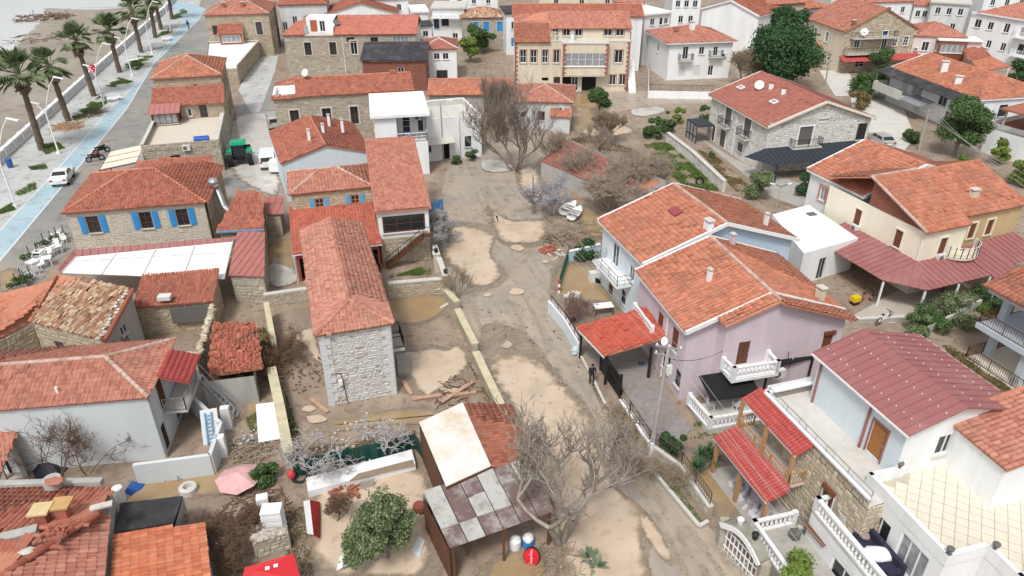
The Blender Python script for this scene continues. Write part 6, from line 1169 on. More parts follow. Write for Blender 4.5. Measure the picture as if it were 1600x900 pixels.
for k in range(10): p_ = a_.lerp(b2_, k/9); g.obox(p_-u_*.12, u_*.24, n_*.6, Z*.03)
g.build('stair', STEEL, B34)
yw = thing('yard_wall', 'white yard wall with a broken corner, joined to the long white house', 'wall', P(300, 745)); pts = [xy(P(218, 757, 0)), xy(P(336, 741, 0)), xy(P(352, 690, 0))]
for a_, b2_ in ((pts[0], pts[1]), (pts[1], pts[2]), (pts[2], xy(P(300, 640, 0)))): G().bar(at(a_, .75), at(b2_, .75), .22, 1.5).build('wall', MC['blotchy_white'], yw)
for i, (u, v, h_) in enumerate(((350, 712, 1.5), (358, 668, 1.6))): G().box(P(u, v), .5, .4, h_, .2).build('pillar', WHITE, yw)
fr = thing('ladder', 'blue ladder leaning on a white panel in the yard of the long white house', 'ladder', P(322, 690)); q = P(318, 696); e = Vector((.95, .3, 0)); pn = Vector((.05, .5, 2.2)); G().obox(q, e*.95, Vector((0, .05, 0)), pn).build('door_panel', WPAINT, fr); g = G(); LB = M('ladder_blue', (.22, .42, .60), .5)
for s in (.3, .65): g.bar(q+e*s-Vector((0, .1, 0)), q+e*s-Vector((0, .1, 0))+pn*.95, .07)
for k in range(8): g.bar(q+e*.3-Vector((0, .1, 0))+pn*(.1+.11*k), q+e*.65-Vector((0, .1, 0))+pn*(.1+.11*k), .05)
g.build('ladder', LB, fr)
# bottom left roofs
BLh = thing('tiled_house', 'house with two stubby chimneys and a slide of broken tiles, in the lower left corner', 'house', P(80, 900)); zr, ze = 4.2, 3.4
R1, R2 = P(0, 845, zr), P(153, 806, zr); N_ = xy(P(173, 762, ze)); 
roof(BLh, [P(173, 763, ze), P(-80, 766, ze), P(-80, 858, zr), P(154, 803, zr)], T_RED, .26, .36, singles=150)
roof(BLh, [P(156, 960, 3.5), P(171, 803, 3.5), P(154, 803, zr-.2), P(-10, 905, zr+.5), P(-40, 960, zr+.6)], T_SAL, .26, .38, singles=200, prof=NEARP, amp=1.3)
roof(BLh, [P(-200, 960, 3.2), P(-20, 980, 3.4), P(-2, 903, zr+.3), P(60, 840, zr), P(-80, 860, zr)], T_RED, .24, .36, prof=NEARP, amp=1.3)
caps(BLh, P(-4, 905, zr+.5), P(153, 803, zr), T_RED, .16); G().bar(P(-80, 862, zr+.05), P(58, 827, zr+.05), .5, .2).build('concrete_ridge', GREYW, BLh); G().bar(P(-80, 760, ze+.1), P(160, 753, ze+.1), .35, .3).build('eaves_wall', GREYW, BLh)
wall(BLh, xy(P(168, 805, 3.4)), xy(P(172, 765, 3.3)), 0, 3.3, [], GREYW); wall(BLh, xy(P(172, 765, 3.3)), xy(P(-80, 766, 3.3)), 0, 3.3, [], GREYW); wall(BLh, xy(P(156, 940, 3.4)), xy(P(168, 805, 3.4)), 0, 3.4, [], GREYW)
for (u, v, m_) in ((68, 812, M('cream_slab', (.58, .46, .26), .9)), (100, 803, M('ochre_slab', (.48, .30, .13), .9))):
    q = P(u, v, zr+.0); chm = G().box(q-Z*.6, .5, .45, 1.1, .1).build('chimney', T_RED, BLh); G().obox(q+Vector((-.42, -.35, .5)), Vector((.85, .12, 0)), Vector((.05, .65, .15)), Z*.1).build('chimney_cap', m_, chm)
q = P(140, 800, zr+.1); G().obox(q, Vector((.95, .25, .1)), Vector((-.1, .3, 0)), Z*.1).build('loose_slab', PALEC, BLh)
me = None
for i in range(46):
    t = random.random(); p_ = P(60, 850, zr+.25).lerp(P(118, 822, zr+.2), t)+Vector((random.gauss(0, .35), random.gauss(0, .3), random.uniform(0, .15)))
    if me is None:
        gt = G(); k = 6
        vs = [Vector((.1*math.cos(math.pi*j/5), y, .1*math.sin(math.pi*j/5))) for y in (-.2, .2) for j in range(6)]; gt.add(vs, [(j, j+1, 7+j, 6+j) for j in range(5)]); me = bpy.data.meshes.new('broken_tile'); me.from_pydata(gt.v, [], gt.f); me.materials.append(T_RED)
    o = bpy.data.objects.new('broken_tile', me); COL.objects.link(o); o.parent = BLh; o.matrix_local = Matrix.Translation(p_-OFF[BLh.name]) @ Matrix.Rotation(random.gauss(-1.0, .5), 4, 'Z') @ Matrix.Rotation(random.gauss(0, .3), 4, 'X')
gl = G().lump(P(42, 862, zr+.3), .4, .2, .15, 8, 5, .3, 1); gl.build('mortar_lump', PALEC, BLh)
pot = thing('chimney_stack', 'squat grey chimney topped with a broken clay tile on the lower left house', 'chimney', P(86, 760, ze)); G().lathe(P(86, 762, ze), [(.45, -.3), (.42, .6), (.3, .6)], 12).build('stack', GREYW, pot); G().lump(P(84, 752, ze+.75), .55, .3, .08, 7, 4, .3, 2).build('cap', T_DUST, pot)
BL2 = thing('tiled_shed', 'shed under a bright new orange tile roof beside the black felt roof', 'shed', P(250, 900)); roof(BL2, [P(333, 960, 2.3), P(319, 816, 2.3), P(180, 836, 3.0), P(168, 960, 3.0)], T_NEW, .26, .36, singles=240, prof=NEARP, amp=1.3)
wall(BL2, xy(P(331, 940, 2.3)), xy(P(317, 818, 2.3)), 0, 2.2, [], GREYW); wall(BL2, xy(P(317, 818, 2.3)), xy(P(182, 836, 2.9)), 0, 2.3, [], GREYW)
fe = thing('felt_roof', 'black felt roof of a low shed behind the bright new tile roof', 'shed', P(230, 810)); G().prism([P(181, 834, 2.3), P(272, 818, 2.3), P(286, 777, 2.1), P(189, 788, 2.1)], .1).build('roof', TAR, fe); q = [xy(P(181, 834, 2.3)), xy(P(272, 818, 2.3)), xy(P(286, 777, 2.1)), xy(P(189, 788, 2.1))]; wall(fe, q[2], q[3], 0, 2.1, [], GREYW); wall(fe, q[1], q[2], 0, 2.1, [], GREYW)
sm = thing('tiled_porch', 'small tiled porch on a white pier at the far left edge', 'porch', P(10, 750)); roof(sm, [P(-40, 760, 2.3), P(-2, 748, 2.3), P(27, 670, 3.0), P(-30, 672, 3.0)], T_SAL, .26, .36); wall(sm, xy(P(2, 752, 0)), xy(P(20, 690, 2.6)), 0, 2.6, [(.5, 0, .8, 1.9, 'k')], GREYW); wall(sm, xy(P(20, 690, 2.6)), xy(P(34, 725, 0)), 0, 2.5, [], GREYW)
# ruin, sheds round the lower yard
ru = thing('ruined_shed', 'ruined shed with a broken tile roof half hidden under brown brambles', 'shed', P(370, 630)); wall(ru, xy(P(327, 640, 0)), xy(P(406, 630, 0)), 0, 2.2, [], GREYW); wall(ru, xy(P(406, 630, 0)), xy(P(405, 545, 0)), 0, 2.2, [], GREYW); RT = tilemat('ruin_tile', [(.36, .10, .07), (.46, .15, .10), (.28, .09, .06)], (.10, .08, .05), .7)
roof(ru, [P(326, 588, 2.2), P(410, 575, 2.2), P(402, 506, 2.6), P(333, 506, 2.6)], RT, .24, .32, amp=1.3, jit=.05)
rw = thing('ruined_wall', 'crumbling rubble wall along the edge of the roofless yard on the left', 'wall', P(310, 590)); pts = [P(318, 606, 0), P(334, 505, 0)]
a_, b_ = xy(pts[0]), xy(P(342, 520, 0)); wall(rw, b_, a_, 0, 2.3, [], MORTAR, stone='cream'); wall(rw, a_, b_, 0, 2.3, [], MORTAR, stone='cream'); gg = G()
for i in range(26): p_ = at(a_.lerp(b_, i/25), 2.35)+Vector((random.gauss(0, .1), 0, 0)); gg.lump(p_, .26, .2, random.uniform(.1, .2), 6, 4, .3, i)
gg.build('rubble_top', STONEC['cream'], rw)
ry = [xy(P(213, 545, .0)), xy(P(335, 535, 0)), xy(P(330, 500, 0)), xy(P(222, 505, 0))]; wall(rw, ry[3], ry[2], 0, 1.9, [], PALEP); wall(rw, ry[0], ry[3], 0, 1.6, [], GREYW)
# patchwork sheet roof shed
ps = thing('sheet_shed', 'open shed under a patchwork of brown and white worn roofing sheets', 'shed', P(760, 850)); A_ = [P(702, 858, 2.4), P(867, 799, 2.4), P(822, 716, 2.7), P(660, 768, 2.7)]
SHB = M('brown_worn_sheet', (.17, .115, .105), .7, .15, 1.5, .1, 0, (.46, .45, .43), .95, .9); SHW = M('white_worn_sheet', (.46, .46, .44), .7, .12, 1.5, .1, 0, (.20, .15, .13), .95, 1.3); pat = ['BWBBBB', 'WBWWBB', 'WBBWBW']
nx_, ny_ = 6, 3
for i in range(nx_):
    for j in range(ny_):
        f = lambda s, t: A_[0].lerp(A_[1], s).lerp(A_[3].lerp(A_[2], s), t); e0 = .006; s0, s1, t0, t1 = i/nx_+e0, (i+1)/nx_-e0*.3, j/ny_-(.02 if j else 0), (j+1)/ny_
        G().prism([f(s0, t0)+Z*(.02*(j == 1)+.03*random.random()), f(s1, t0)+Z*(.02*(j == 1)), f(s1, t1)+Z*.02*random.random(), f(s0, t1)], .03).build('roofing_sheet', SHW if pat[j][i] == 'W' else SHB, ps)
for k, q in enumerate((A_[0].lerp(A_[2], .04), A_[1].lerp(A_[3], .04), A_[3].lerp(A_[1], .05), A_[2].lerp(A_[0], .05), A_[0].lerp(A_[1], .5)+Vector((0, .15, 0)))): G().box(at(q, 0), .14, .14, 2.42).build('post', WOOD, ps)
wall(ps, xy(A_[3]), xy(A_[0]), 0, 2.3, [], WOOD); wall(ps, xy(A_[2]), xy(A_[3]), 0, 2.5, [], GREYW)
tp = thing('tarpaulin_shed', 'shed roofed with a stained white tarpaulin sheet', 'shed', P(710, 740)); TPM = M('stained_tarp', (.74, .73, .70), .6, .05, 1, 0, 0, (.56, .42, .22), .9, .5); A_ = [P(697, 761, 2.9), P(767, 729, 2.9), P(723, 630, 2.75), P(655, 661, 2.75)]; G().prism(A_, .07).build('tarpaulin', TPM, tp); wall(tp, xy(A_[0]), xy(A_[1]), 0, 2.85, [], WOOD); wall(tp, xy(A_[3]), xy(A_[0]), 0, 2.7, [], WOOD); wall(tp, xy(A_[2]), xy(A_[3]), 0, 2.7, [], GREYW)
bs = thing('tiled_shed', 'shed with a brown-red tile roof beside the stained white tarpaulin', 'shed', P(780, 720)); roof(bs, [P(838, 714, 2.2), P(796, 631, 2.2), P(724, 632, 2.7), P(764, 731, 2.7)], T_BRN, .26, .32, singles=120); wall(bs, xy(P(836, 712, 2.2)), xy(P(796, 634, 2.2)), 0, 2.15, [], GREYW); wall(bs, xy(P(796, 634, 2.2)), xy(P(726, 634, 2.6)), 0, 2.2, [], GREYW)
# houses along the top edge
rb, cb = block('white_house', 'white house with a red roof peeking over the large stone house', (507, 22), (621, 20), 5.8, 12, {0: [(.8, 3, 1, 1.2, 'w')]}, kind='gy', slope=16)
rb, cb = block('stone_house', 'pale stone house with an oval wall emblem at the top edge, beside the seafront house', (432, 8), (512, 6), 7.6, 9, {0: [(.08, 3, .9, 1.5, 'w'), (.3, 4, .9, 1.5, 'w'), (.82, 4, 1, 1.6, 'w'), (.12, .5, 1.1, 2, 'd', M('green_door', (.03, .12, .06)))]}, PALEP, T_RED, 'hip')
q = xy(cb[0]).lerp(xy(cb[1]), .58); e = (cb[1]-cb[0]).normalized(); gq = G(); gq.add([at(q, 5.2)+Vector((e.y, -e.x, 0))*.02+e*.9*math.cos(t)+Z*.6*math.sin(t) for t in [2*math.pi*k/20 for k in range(20)]], [tuple(range(20))]); gq.build('wall_emblem', M('emblem_tan', (.50, .36, .27)), rb); text('63', at(q, 3.0)-e*1.8+Vector((e.y, -e.x, 0))*.03, e, Z, .9, BLUEP, rb, 'lettering')
rb, cb = block('white_house', 'white house with a glass balcony rail and brown windows above the dark-roofed cottage', (672, 12), (727, 12), 7.2, 8, {0: [(.4, 3.9, 1.4, 1.3, 'w', WOOD), (.7, 1, 1, 1.6, 'w'), (.12, 3.4, 1, 1.9, 'w', BLUEP)]}, kind='flat'); flat_roof(rb, cb, 7.2, PALEC, .25); railing(rb, [loc(cb, .2, -.9, 5.6), loc(cb, 7.2, -.9, 5.6)], .9, .5, STEEL); G().obox(loc(cb, .1, -1, 5.4), (cb[1]-cb[0]).normalized()*7.2, (cb[3]-cb[0]).normalized(), Z*.2).build('balcony', WHITE, rb)
rb, cb = block('white_house', 'plain white house beside a dark chimney block behind the large stone house', (643, 18), (671, 17), 6.4, 8, {0: [(.6, 3, 1, 1.5, 'w', BLUEP)]}, kind='flat'); flat_roof(rb, cb, 6.4, WHITE, .3)
c8 = rect((656, 77), (716, 76), None, 5.0, d=7.5); house('white_house', 'small white house with a burgundy hipped roof and two dark square windows', c8, 5.0, 'hip', {0: [(.42, 3.3, .95, 1.0, 'w'), (.68, 3.3, .95, 1.0, 'w'), (.55, 0, 1.8, 1.6, 'w', WOOD)], 1: [(.5, 3.3, .9, 1, 'w')]}, WHITE, T_VILLA, .3, 19, capm=PALEC)
ga = thing('garage', 'grey flat felt roof on white walls beside the large stone house', 'garage', P(665, 60)); cgq = rect((652, 40), (677, 39), None, 5.6, d=5); flat_roof(ga, cgq, 5.6, TAR, .2); q = inset(cgq, .3)
for i in range(4): wall(ga, q[i], q[(i+1) % 4], 0, 5.4, [(.5, 3.6, 1, 1, 'w')] if i == 0 else [], WHITE)
c9 = rect((719, 28), (790, 27), None, 5.8, d=7); house('stone_house', 'old stone house with three bright blue windows under a mossy brown tile roof', c9, 5.8, 'hip', {0: [(.32, 3.3, 1.1, 1.7, 'd', BLUEP, O_(sur=PALEC, st=.14)), (.58, 3.3, 1.1, 1.7, 'd', BLUEP, O_(sur=PALEC, st=.14)), (.9, 3.3, 1.1, 1.7, 'd', BLUEP, O_(sur=PALEC, st=.14))]}, MORTAR, T_OLD, .3, 20, stone='grey', sh=.36, sw=.5)
rb, cb = block('black_roof_house', 'white house with a charcoal flat roof between the blue-windowed house and the cream block', (789, 20), (832, 19), 7.4, 8, {0: [(.3, 4.5, .9, 1.3, 'w'), (.3, 1.5, .9, 1.5, 'd', BLUEP)]}, kind='flat'); flat_roof(rb, cb, 7.4, TAR, .3)
rb, cb = block('stone_house', 'stone house with a glazed upper veranda right of the blank white gable', (1195, 8), (1262, 4), 8.0, 10, {0: [(.25, 6, .8, 1.2, 'w', WOOD), (.62, 6, .8, 1.2, 'w', WOOD), (.4, 3, .9, 1.3, 'w', WOOD)]}, MORTAR, T_SAL, 'hip', stone='cream', sh=.4, sw=.6)
rb, cb = block('cream_house', 'house with an orange roof over a dark glazed veranda behind the pine', (1262, 14), (1300, 10), 6.8, 8, {0: [(.5, 4.6, 3.2, 1.4, 'c', WPAINT, O_(nx=3)), (.5, 1.8, 3.2, 1.5, 'w', WOOD, O_(nx=3))]}, PALEP, T_OR, 'hip')
for i, (A, B, ze, d, lab, wmx, kd) in enumerate([((1428, 8), (1470, 10), 6.0, 8, 'white house with a small square window behind the pale pink house', WHITE, 'gx'), ((1455, 2), (1520, 6), 8.0, 9, 'grey-white apartment house with stacked balconies at the top edge', PALEP, 'flat'), ((1355, 4), (1432, 2), 6.5, 9, 'low white house with a long orange roof beyond the rubble-stone gable', WHITE, 'gx'), ((960, 4), (1008, 3), 9.2, 8, 'tall white house just showing above the white annex at the top edge', WHITE, 'gx'), ((560, 0), (640, -2), 7.5, 8, 'white house with red roof at the very top edge above the large stone house', WHITE, 'gx'), ((700, -12), (780, -12), 8.5, 8, 'white house at the very top edge behind the blue-windowed stone house', WHITE, 'gx'), ((840, -12), (980, -12), 10.5, 8, 'red-roofed house at the very top edge behind the cream block', CREAM, 'gx'), ((1050, -8), (1100, -8), 9.5, 8, 'white house at the very top edge behind the white two-storey villa', WHITE, 'gx'), ((1300, -14), (1380, -14), 8., 8, 'pale house at the very top edge behind the rubble-stone house', PALEP, 'gx'), ((1540, -10), (1620, -10), 9., 8, 'white house at the very top right corner', WHITE, 'gx')]):
    rb, cb = block('white_house', lab, A, B, ze, d, {0: [(.2, ze-2.2, .9, 1.2, 'w'), (.5, ze-2.2, .9, 1.2, 'w'), (.8, ze-2.2, .9, 1.2, 'w'), (.35, ze-5, .9, 1.3, 'w'), (.7, ze-5, .9, 1.3, 'w')]}, wmx, T_SAL, kd)
    if kd == 'flat': flat_roof(rb, cb, ze, PALEC, .3)
# ================================================================= WALLS, FENCES, GATES
def vplane(u, v, base): return onplane(u, v, Vector(base), Vector((0, 1, 0)))
YTOP = M('mossy_cap', (.58, .52, .36), .9, .15, 2, .2, 0, (.26, .24, .15), .6, .9)
RENDW = M('muddy_render', (.42, .38, .31), .9, .15, 1.5, .2, 0, (.24, .20, .14), .6, .6)
def gwall(name, label, pts, h, w=.28, stone=None, mat=None, cap=None, capw=.36, seg=1.6):
    """garden wall along ground points with a row of separate coping stones"""
    p3 = [xy(P(*p)) for p in pts]; t = thing(name, label, 'wall', p3[0])
    for a, b in zip(p3, p3[1:]):
        wl_ = G().bar(at(a, h/2), at(b, h/2), w, h).build('wall', mat or MORTAR, t); e = (b-a).normalized(); n = Vector((e.y, -e.x, 0))
        if stone:
            stonefield(wl_, a+n*w/2, b+n*w/2, .02, h-.02, [], STONEC[stone], .17, .34, .03); stonefield(wl_, b-n*w/2, a-n*w/2, .02, h-.02, [], STONEC[stone], .17, .34, .03)
        if cap:
            L = (b-a).length; k = max(1, round(L/seg))
            for i in range(k): G().bar(at(a.lerp(b, i/k)+e*.012, h+.05), at(a.lerp(b, (i+1)/k)-e*.012, h+.05+random.uniform(-.01, .01)), capw, .1).build('coping', cap, wl_)
    return t
gwall('garden_wall', 'leaning far piece of the cream-topped street wall beside the stone yard wall', [(697, 468), (715, 488)], .9, .4, None, RENDW, YTOP, .5)
gwall('garden_wall', 'middle length of the cream-topped wall between flooded yard and street', [(715, 500), (743, 556)], .95, .4, None, RENDW, YTOP, .52)
gwall('garden_wall', 'longest near length of the cream-topped street wall, ending at the brown tiled shed', [(744, 568), (783, 652)], .95, .4, None, RENDW, YTOP, .52)
gwall('garden_wall', 'tall cream-topped wall dividing the two muddy yards left of the long stone house', [(429, 600), (442, 660), (456, 735)], 1.3, .4, None, RENDW, YTOP, .6)
gwall('garden_wall', 'ivy-grown tall narrow wall end behind the brambles left of the long stone house', [(421, 500), (434, 568)], 1.5, .3, 'tan', MORTAR, YTOP, .4)
t = gwall('stone_wall', 'rubble-stone wall closing off the grassy yard below the glazed porch', [(608, 466), (698, 458), (680, 405)], 1.35, .35, 'cream', MORTAR, PALEC, .45)
for i, (u, v) in enumerate(((698, 458), (683, 424))):
    q = P(u, v); gp = thing('gate_pier', ['stone gate pier with a black lantern at the street corner of the grassy yard', 'second stone gate pier with a lantern, nearer the whitish bare tree'][i], 'pier', q); G().box(q, .5, .5, 1.7, .2).build('shaft', STONEC['cream'], gp); G().box(q+Z*1.702, .62, .62, .1, .2).build('cap', PALEC, gp); G().lathe(q+Z*1.8, [(.08, 0), (.16, .1), (.18, .38), (.05, .48)], 6).build('lantern', IRON, gp)
gwall('stone_wall', 'grey rubble wall behind the brambles left of the long stone house', [(415, 478), (482, 468)], 1.0, .35, 'grey', MORTAR, PALEC, .4)
gwall('garden_wall', 'white boundary wall with iron posts along the street by the cluttered yard', [(858, 488), (882, 516), (905, 556)], 1.0, .25, None, WSHADE, WPAINT, .3)
t = thing('railing', 'row of black iron posts on the white boundary wall by the cluttered yard', 'railing', P(880, 515)); railing(t, [at(P(860, 490), 1.08), at(P(883, 518), 1.08), at(P(903, 553), 1.08)], .55, .9, IRON, post=1.1)
gwall('garden_wall', 'pale blue yard wall with a bush behind it, beside the green mesh fence', [(888, 408), (937, 396)], .9, .2, None, BLUEW, WPAINT, .26)
t = thing('mesh_fence', 'green mesh fence on posts at the street edge of the cluttered yard', 'fence', P(880, 430)); GF = M('green_mesh', (.02, .12, .08), .7, .2, 8); f = G(); a, b = P(874, 452), P(889, 402)
for k in range(9): q = a.lerp(b, k/8); f.bar(q, q+Z*1.3, .05)
for k in range(8): f.bar(a+Z*(.15+.15*k), b+Z*(.15+.15*k), .03)
f.build('mesh', GF, t)
t = thing('gate', 'black sheet-metal double gate at the end of the paved courtyard', 'gate', P(950, 590)); a, b = P(938, 578), P(968, 622)
for k in range(2):
    p0, p1 = a.lerp(b, k*.5+.01), a.lerp(b, k*.5+.49); G().bar(p0+Z*.85, p1+Z*.85, .06, 1.6).build('gate_leaf', IRON, t)
for q in (a, b): G().box(q, .16, .16, 1.9).build('post', IRON, t)
gwall('garden_wall', 'ochre low wall under the courtyard fence of the lilac duplex', [(969, 640), (1012, 706)], .75, .25, None, M('ochre_wall', (.47, .37, .2), .9, .15), WPAINT, .3)
t = thing('railing', 'black iron courtyard fence of the lilac duplex along the street', 'railing', P(990, 650)); railing(t, [at(P(945, 588), .3), at(P(969, 638), .76), at(P(1012, 704), .76)], .8, .2, IRON)
gwall('garden_wall', 'short white kerb wall with a muddy lawn strip outside the courtyard gate', [(908, 560), (925, 592), (945, 634)], .12, .12, None, CONC, PALEC, .16)
gwall('stone_wall', 'grey stone street wall below the iron fence by the flooded garden', [(1012, 706), (1062, 742), (1108, 808)], .7, .3, 'grey', MORTAR, PALEC, .34)
t = thing('railing', 'bent iron fence on the stone street wall by the flooded garden', 'railing', P(1080, 770)); railing(t, [at(P(1014, 706), .8), at(P(1062, 741), .8), at(P(1106, 805), .8)], .85, .2, M('rusty_iron', (.11, .075, .055), .8, .3, 5))
gwall('kerb_wall', 'low concrete kerb round the grass verge below the bent iron fence', [(1022, 742), (1062, 790), (1092, 826), (1106, 818)], .16, .18, None, CONC, PALEC, .2)
gwall('stone_wall', 'white-capped stone wall between the green bank and the villa garden', [(1042, 222), (1080, 252), (1130, 300)], 1.2, .35, 'white', MORTARL, PALEC, .5)
gwall('garden_wall', 'low wall under the red railing on the back street of the burgundy canopy', [(1330, 505), (1445, 500), (1600, 445)], .35, .25, None, CONC, PALEC, .3)
gwall('garden_wall', 'concrete wall across the shrubby strip beside the grey-framed house', [(1440, 525), (1530, 478)], .6, .2, None, PALEC)
gw = thing('gateway', 'arched white and stone gateway with two lamps at the flooded garden', 'gateway', P(1150, 850)); a, b = P(1128, 852), P(1186, 915)
e = (xy(b)-xy(a)).normalized(); n = Vector((e.y, -e.x, 0)); Lg = (xy(b)-xy(a)).length
for q in (a-e*.1, a+e*Lg): G().bar(q, q+Z*1.7, .45, .45).build('pier', STONEC['grey'], gw)
g = G(); A_ = [(Lg*k/12, 1.55+.62*math.sin(math.pi*k/12)) for k in range(13)]
for (s0, z0), (s1, z1) in zip(A_, A_[1:]): g.obox(a+e*s0+Z*z0-n*.3, e*(s1-s0)+Z*(z1-z0), n*.7, Z*.28)
g.build('arch', M('mossy_concrete', (.30, .30, .25), .9, .25, 2, .3, 0, (.16, .16, .09), .7, 1.2), gw); g = G()
for (s0, z0), (s1, z1) in zip(A_, A_[1:]): g.bar(a+e*s0+Z*(z0+.14)+n*.42, a+e*s1+Z*(z1+.14)+n*.42, .06, .3)
g.build('arch_face', WPAINT, gw); g = G()
for k in range(9): s0 = Lg*(.1+.1*k); g.bar(a+e*s0+n*.1, a+e*s0+n*.1+Z*1.5, .05)
for z in (.3, .9, 1.4): g.bar(a+e*.15+n*.1+Z*z, a+e*(Lg-.1)+n*.1+Z*z, .05)
g.build('iron_gate', WPAINT, gw)
for s0, m_ in ((Lg*.3, WPAINT), (Lg*.68, IRON)): q = a+e*s0+Z*2.3; G().lathe(q, [(.09, 0), (.13, .15), (.18, .4), (.08, .5)], 10).build('lamp', m_, gw)
# promenade balustrade
pb = thing('balustrade', 'long white balustrade with cream panels between beach and promenade', 'balustrade', P(130, 130)); ptsb = [P(-60, 315), P(8, 246), P(60, 198), P(130, 133), P(200, 70), P(258, 18), P(275, -2)]; CRP = M('cream_panel', (.70, .58, .50), .8, .08)
for a, b in zip(ptsb, ptsb[1:]):
    L = (b-a).length; k = max(1, round(L/3.2))
    for i in range(k):
        p0, p1 = a.lerp(b, i/k), a.lerp(b, (i+1)/k); e = (p1-p0).normalized(); g = G(); g.bar(p0+Z*1.05, p1+Z*1.05, .5, .16); g.bar(p0+Z*.15, p1+Z*.15, .5, .3); g.box(p0, .55, .55, 1.2, math.atan2(e.y, e.x)); bb = g.build('balustrade_bay', WPAINT, pb)
        G().bar(p0.lerp(p1, .1)+Z*.6, p0.lerp(p1, .9)+Z*.6, .12, .62).build('panel', CRP, bb); g = G()
        for j in range(5): q = p0.lerp(p1, .16+.17*j); g.box(q+Z*.3, .2, .3, .68, math.atan2(e.y, e.x))
        g.build('balusters', WPAINT, bb)

# ================================================================= VEHICLES
TYRE = M('tyre_rubber', (.018, .018, .019), .8, .2, 5); CARW = M('car_white', (.72, .74, .74), .25, .03, 2, spec=.5); CARS = M('car_silver', (.46, .47, .46), .3, .04, 2, metal=.3, spec=.5); REDL = M('tail_light', (.35, .01, .01), .3); LAMPW = M('headlight', (.7, .72, .75), .1)
def wheel(parent, c, ax, r, w):
    c = Vector(c); ax = ax.normalized(); ty = G().tube(c-ax*w/2, c+ax*w/2, r, r, 18).build('wheel', TYRE, parent, smooth=False); G().tube(c-ax*(w/2+.012), c+ax*(w/2+.012), r*.62, r*.62, 12).build('rim', STEEL, ty)
def car(label, pos, head, L, W, Hc, mat, kind='sedan', cat='car'):
    t = thing('parked_car', label, cat, (0, 0, 0)); prof = dict(
        sedan=[(0, .32), (0, .62), (.03, .68), (.27, .74), (.40, 1.), (.66, 1.), (.82, .74), (.98, .70), (1, .60), (1, .32)],
        hatch=[(0, .32), (0, .60), (.03, .68), (.24, .76), (.38, 1.), (.78, .98), (.95, .72), (1, .62), (1, .32)],
        van=[(0, .25), (0, .52), (.04, .58), (.2, .66), (.32, 1.), (.97, 1.), (1, .90), (1, .25)])[kind]
    gl_z = .66 if kind == 'van' else .72; f = lambda x, z, y: Vector(((.5-x)*L, y, z*Hc)); hw = W/2; yy = lambda z: hw*(1-.22*max(0, (z-.7)/.3)) if kind != 'van' else hw*(1-.1*max(0, (z-.6)/.4)); n = len(prof); g = G()
    mid = [(x, z) for x, z in prof]; left = [f(x, z, yy(z)) for x, z in mid]; right = [f(x, z, -yy(z)) for x, z in mid]
    g.add(left+right, [tuple(range(n)), tuple(range(2*n-1, n-1, -1))]+[(i, n+i, n+(i+1) % n, (i+1) % n) for i in range(n)]); body = g.build('body', mat, t)
    top = [i for i in range(n) if prof[i][1] > .9]; i0, i1 = top[0], top[-1]; wind = G()
    def panel(x0, z0, x1, z1, name, s=.86):
        y0, y1 = yy(z0)*s, yy(z1)*s; d = Vector(((z1-z0)*Hc, 0, (x1-x0)*L)) ; nn = Vector((-(z0-z1)*Hc, 0, (x0-x1)*L)); nn = Vector((nn.x, 0, abs(nn.z))).normalized()*.015 if nn.length else Z*.01
        if x1 > x0 and z1 < z0: nn.x = -abs(nn.x)
        else: nn.x = abs(nn.x)
        q = [f(x0, z0, y0), f(x0, z0, -y0), f(x1, z1, -y1), f(x1, z1, y1)]; G().add([p+nn for p in q], [(0, 1, 2, 3)]).build(name, GLASS, t)
    a, b = prof[i0-1], prof[i0]; lerp = lambda p, q, s: (p[0]+(q[0]-p[0])*s, p[1]+(q[1]-p[1])*s); p0, p1 = lerp(a, b, .12), lerp(a, b, .9); panel(*p0, *p1, 'windscreen')
    a, b = prof[i1], prof[i1+1]
    if kind != 'van': p0, p1 = lerp(a, b, .1), lerp(a, b, .85); panel(*p0, *p1, 'rear_window')
    else: G().add([f(1.004, .62, hw*.75), f(1.004, .62, -hw*.75), f(1.002, .86, -hw*.72), f(1.002, .86, hw*.72)], [(0, 1, 2, 3)]).build('rear_window', GLASS, t)
    xa, xb = prof[i0][0], prof[i1][0]
    for s in (-1, 1):
        za, zb = gl_z+.04, .95
        for k, (u0, u1) in enumerate(((.0, .47), (.53, 1.))):
            xa2, xb2 = xa-.07, (xb+.06 if kind != 'van' else .62); q0, q1 = xa2+(xb2-xa2)*u0, xa2+(xb2-xa2)*u1; t0 = .06 if k == 0 else 0; t1 = .06 if k == 1 and kind != 'van' else 0
            G().add([f(q0, za, s*(yy(za)+.012)), f(q1, za, s*(yy(za)+.012)), f(q1-t1, zb, s*(yy(zb)+.012)), f(q0+t0, zb, s*(yy(zb)+.012))], [(0, 1, 2, 3)]).build('side_window', GLASS, t)
        G().box(f(.002, .5, s*hw*.7), .05, .34, .14).build('headlight', LAMPW, t); G().box(f(.998, .52, s*hw*.74), .05, .3, .16).build('tail_light', REDL, t); G().box(f(xa-.04, gl_z+.04, s*(hw+.08)), .12, .18, .12).build('mirror', mat, t)
        for x in (.19, .80): wheel(t, f(x, 0, s*(hw-.1))+Z*.3, Vector((0, 1, 0)), .31, .22)
    G().box(f(.0, .3, 0), .12, W*.9, .12).build('bumper', mat, t); G().box(f(1., .3, 0), .12, W*.9, .12).build('bumper', mat, t); G().box(f(1.012, .44, 0), .02, .5, .11).build('number_plate', WPAINT, t)
    t.location = pos; t.rotation_euler = (0, 0, head); return t
def heading(a, b): d = P(*b)-P(*a); return math.atan2(d.y, d.x)
car('white saloon car parked half on the blue cycle path', P(100, 283), heading((92, 292), (112, 262)), 4.0, 1.75, 1.4, CARW)
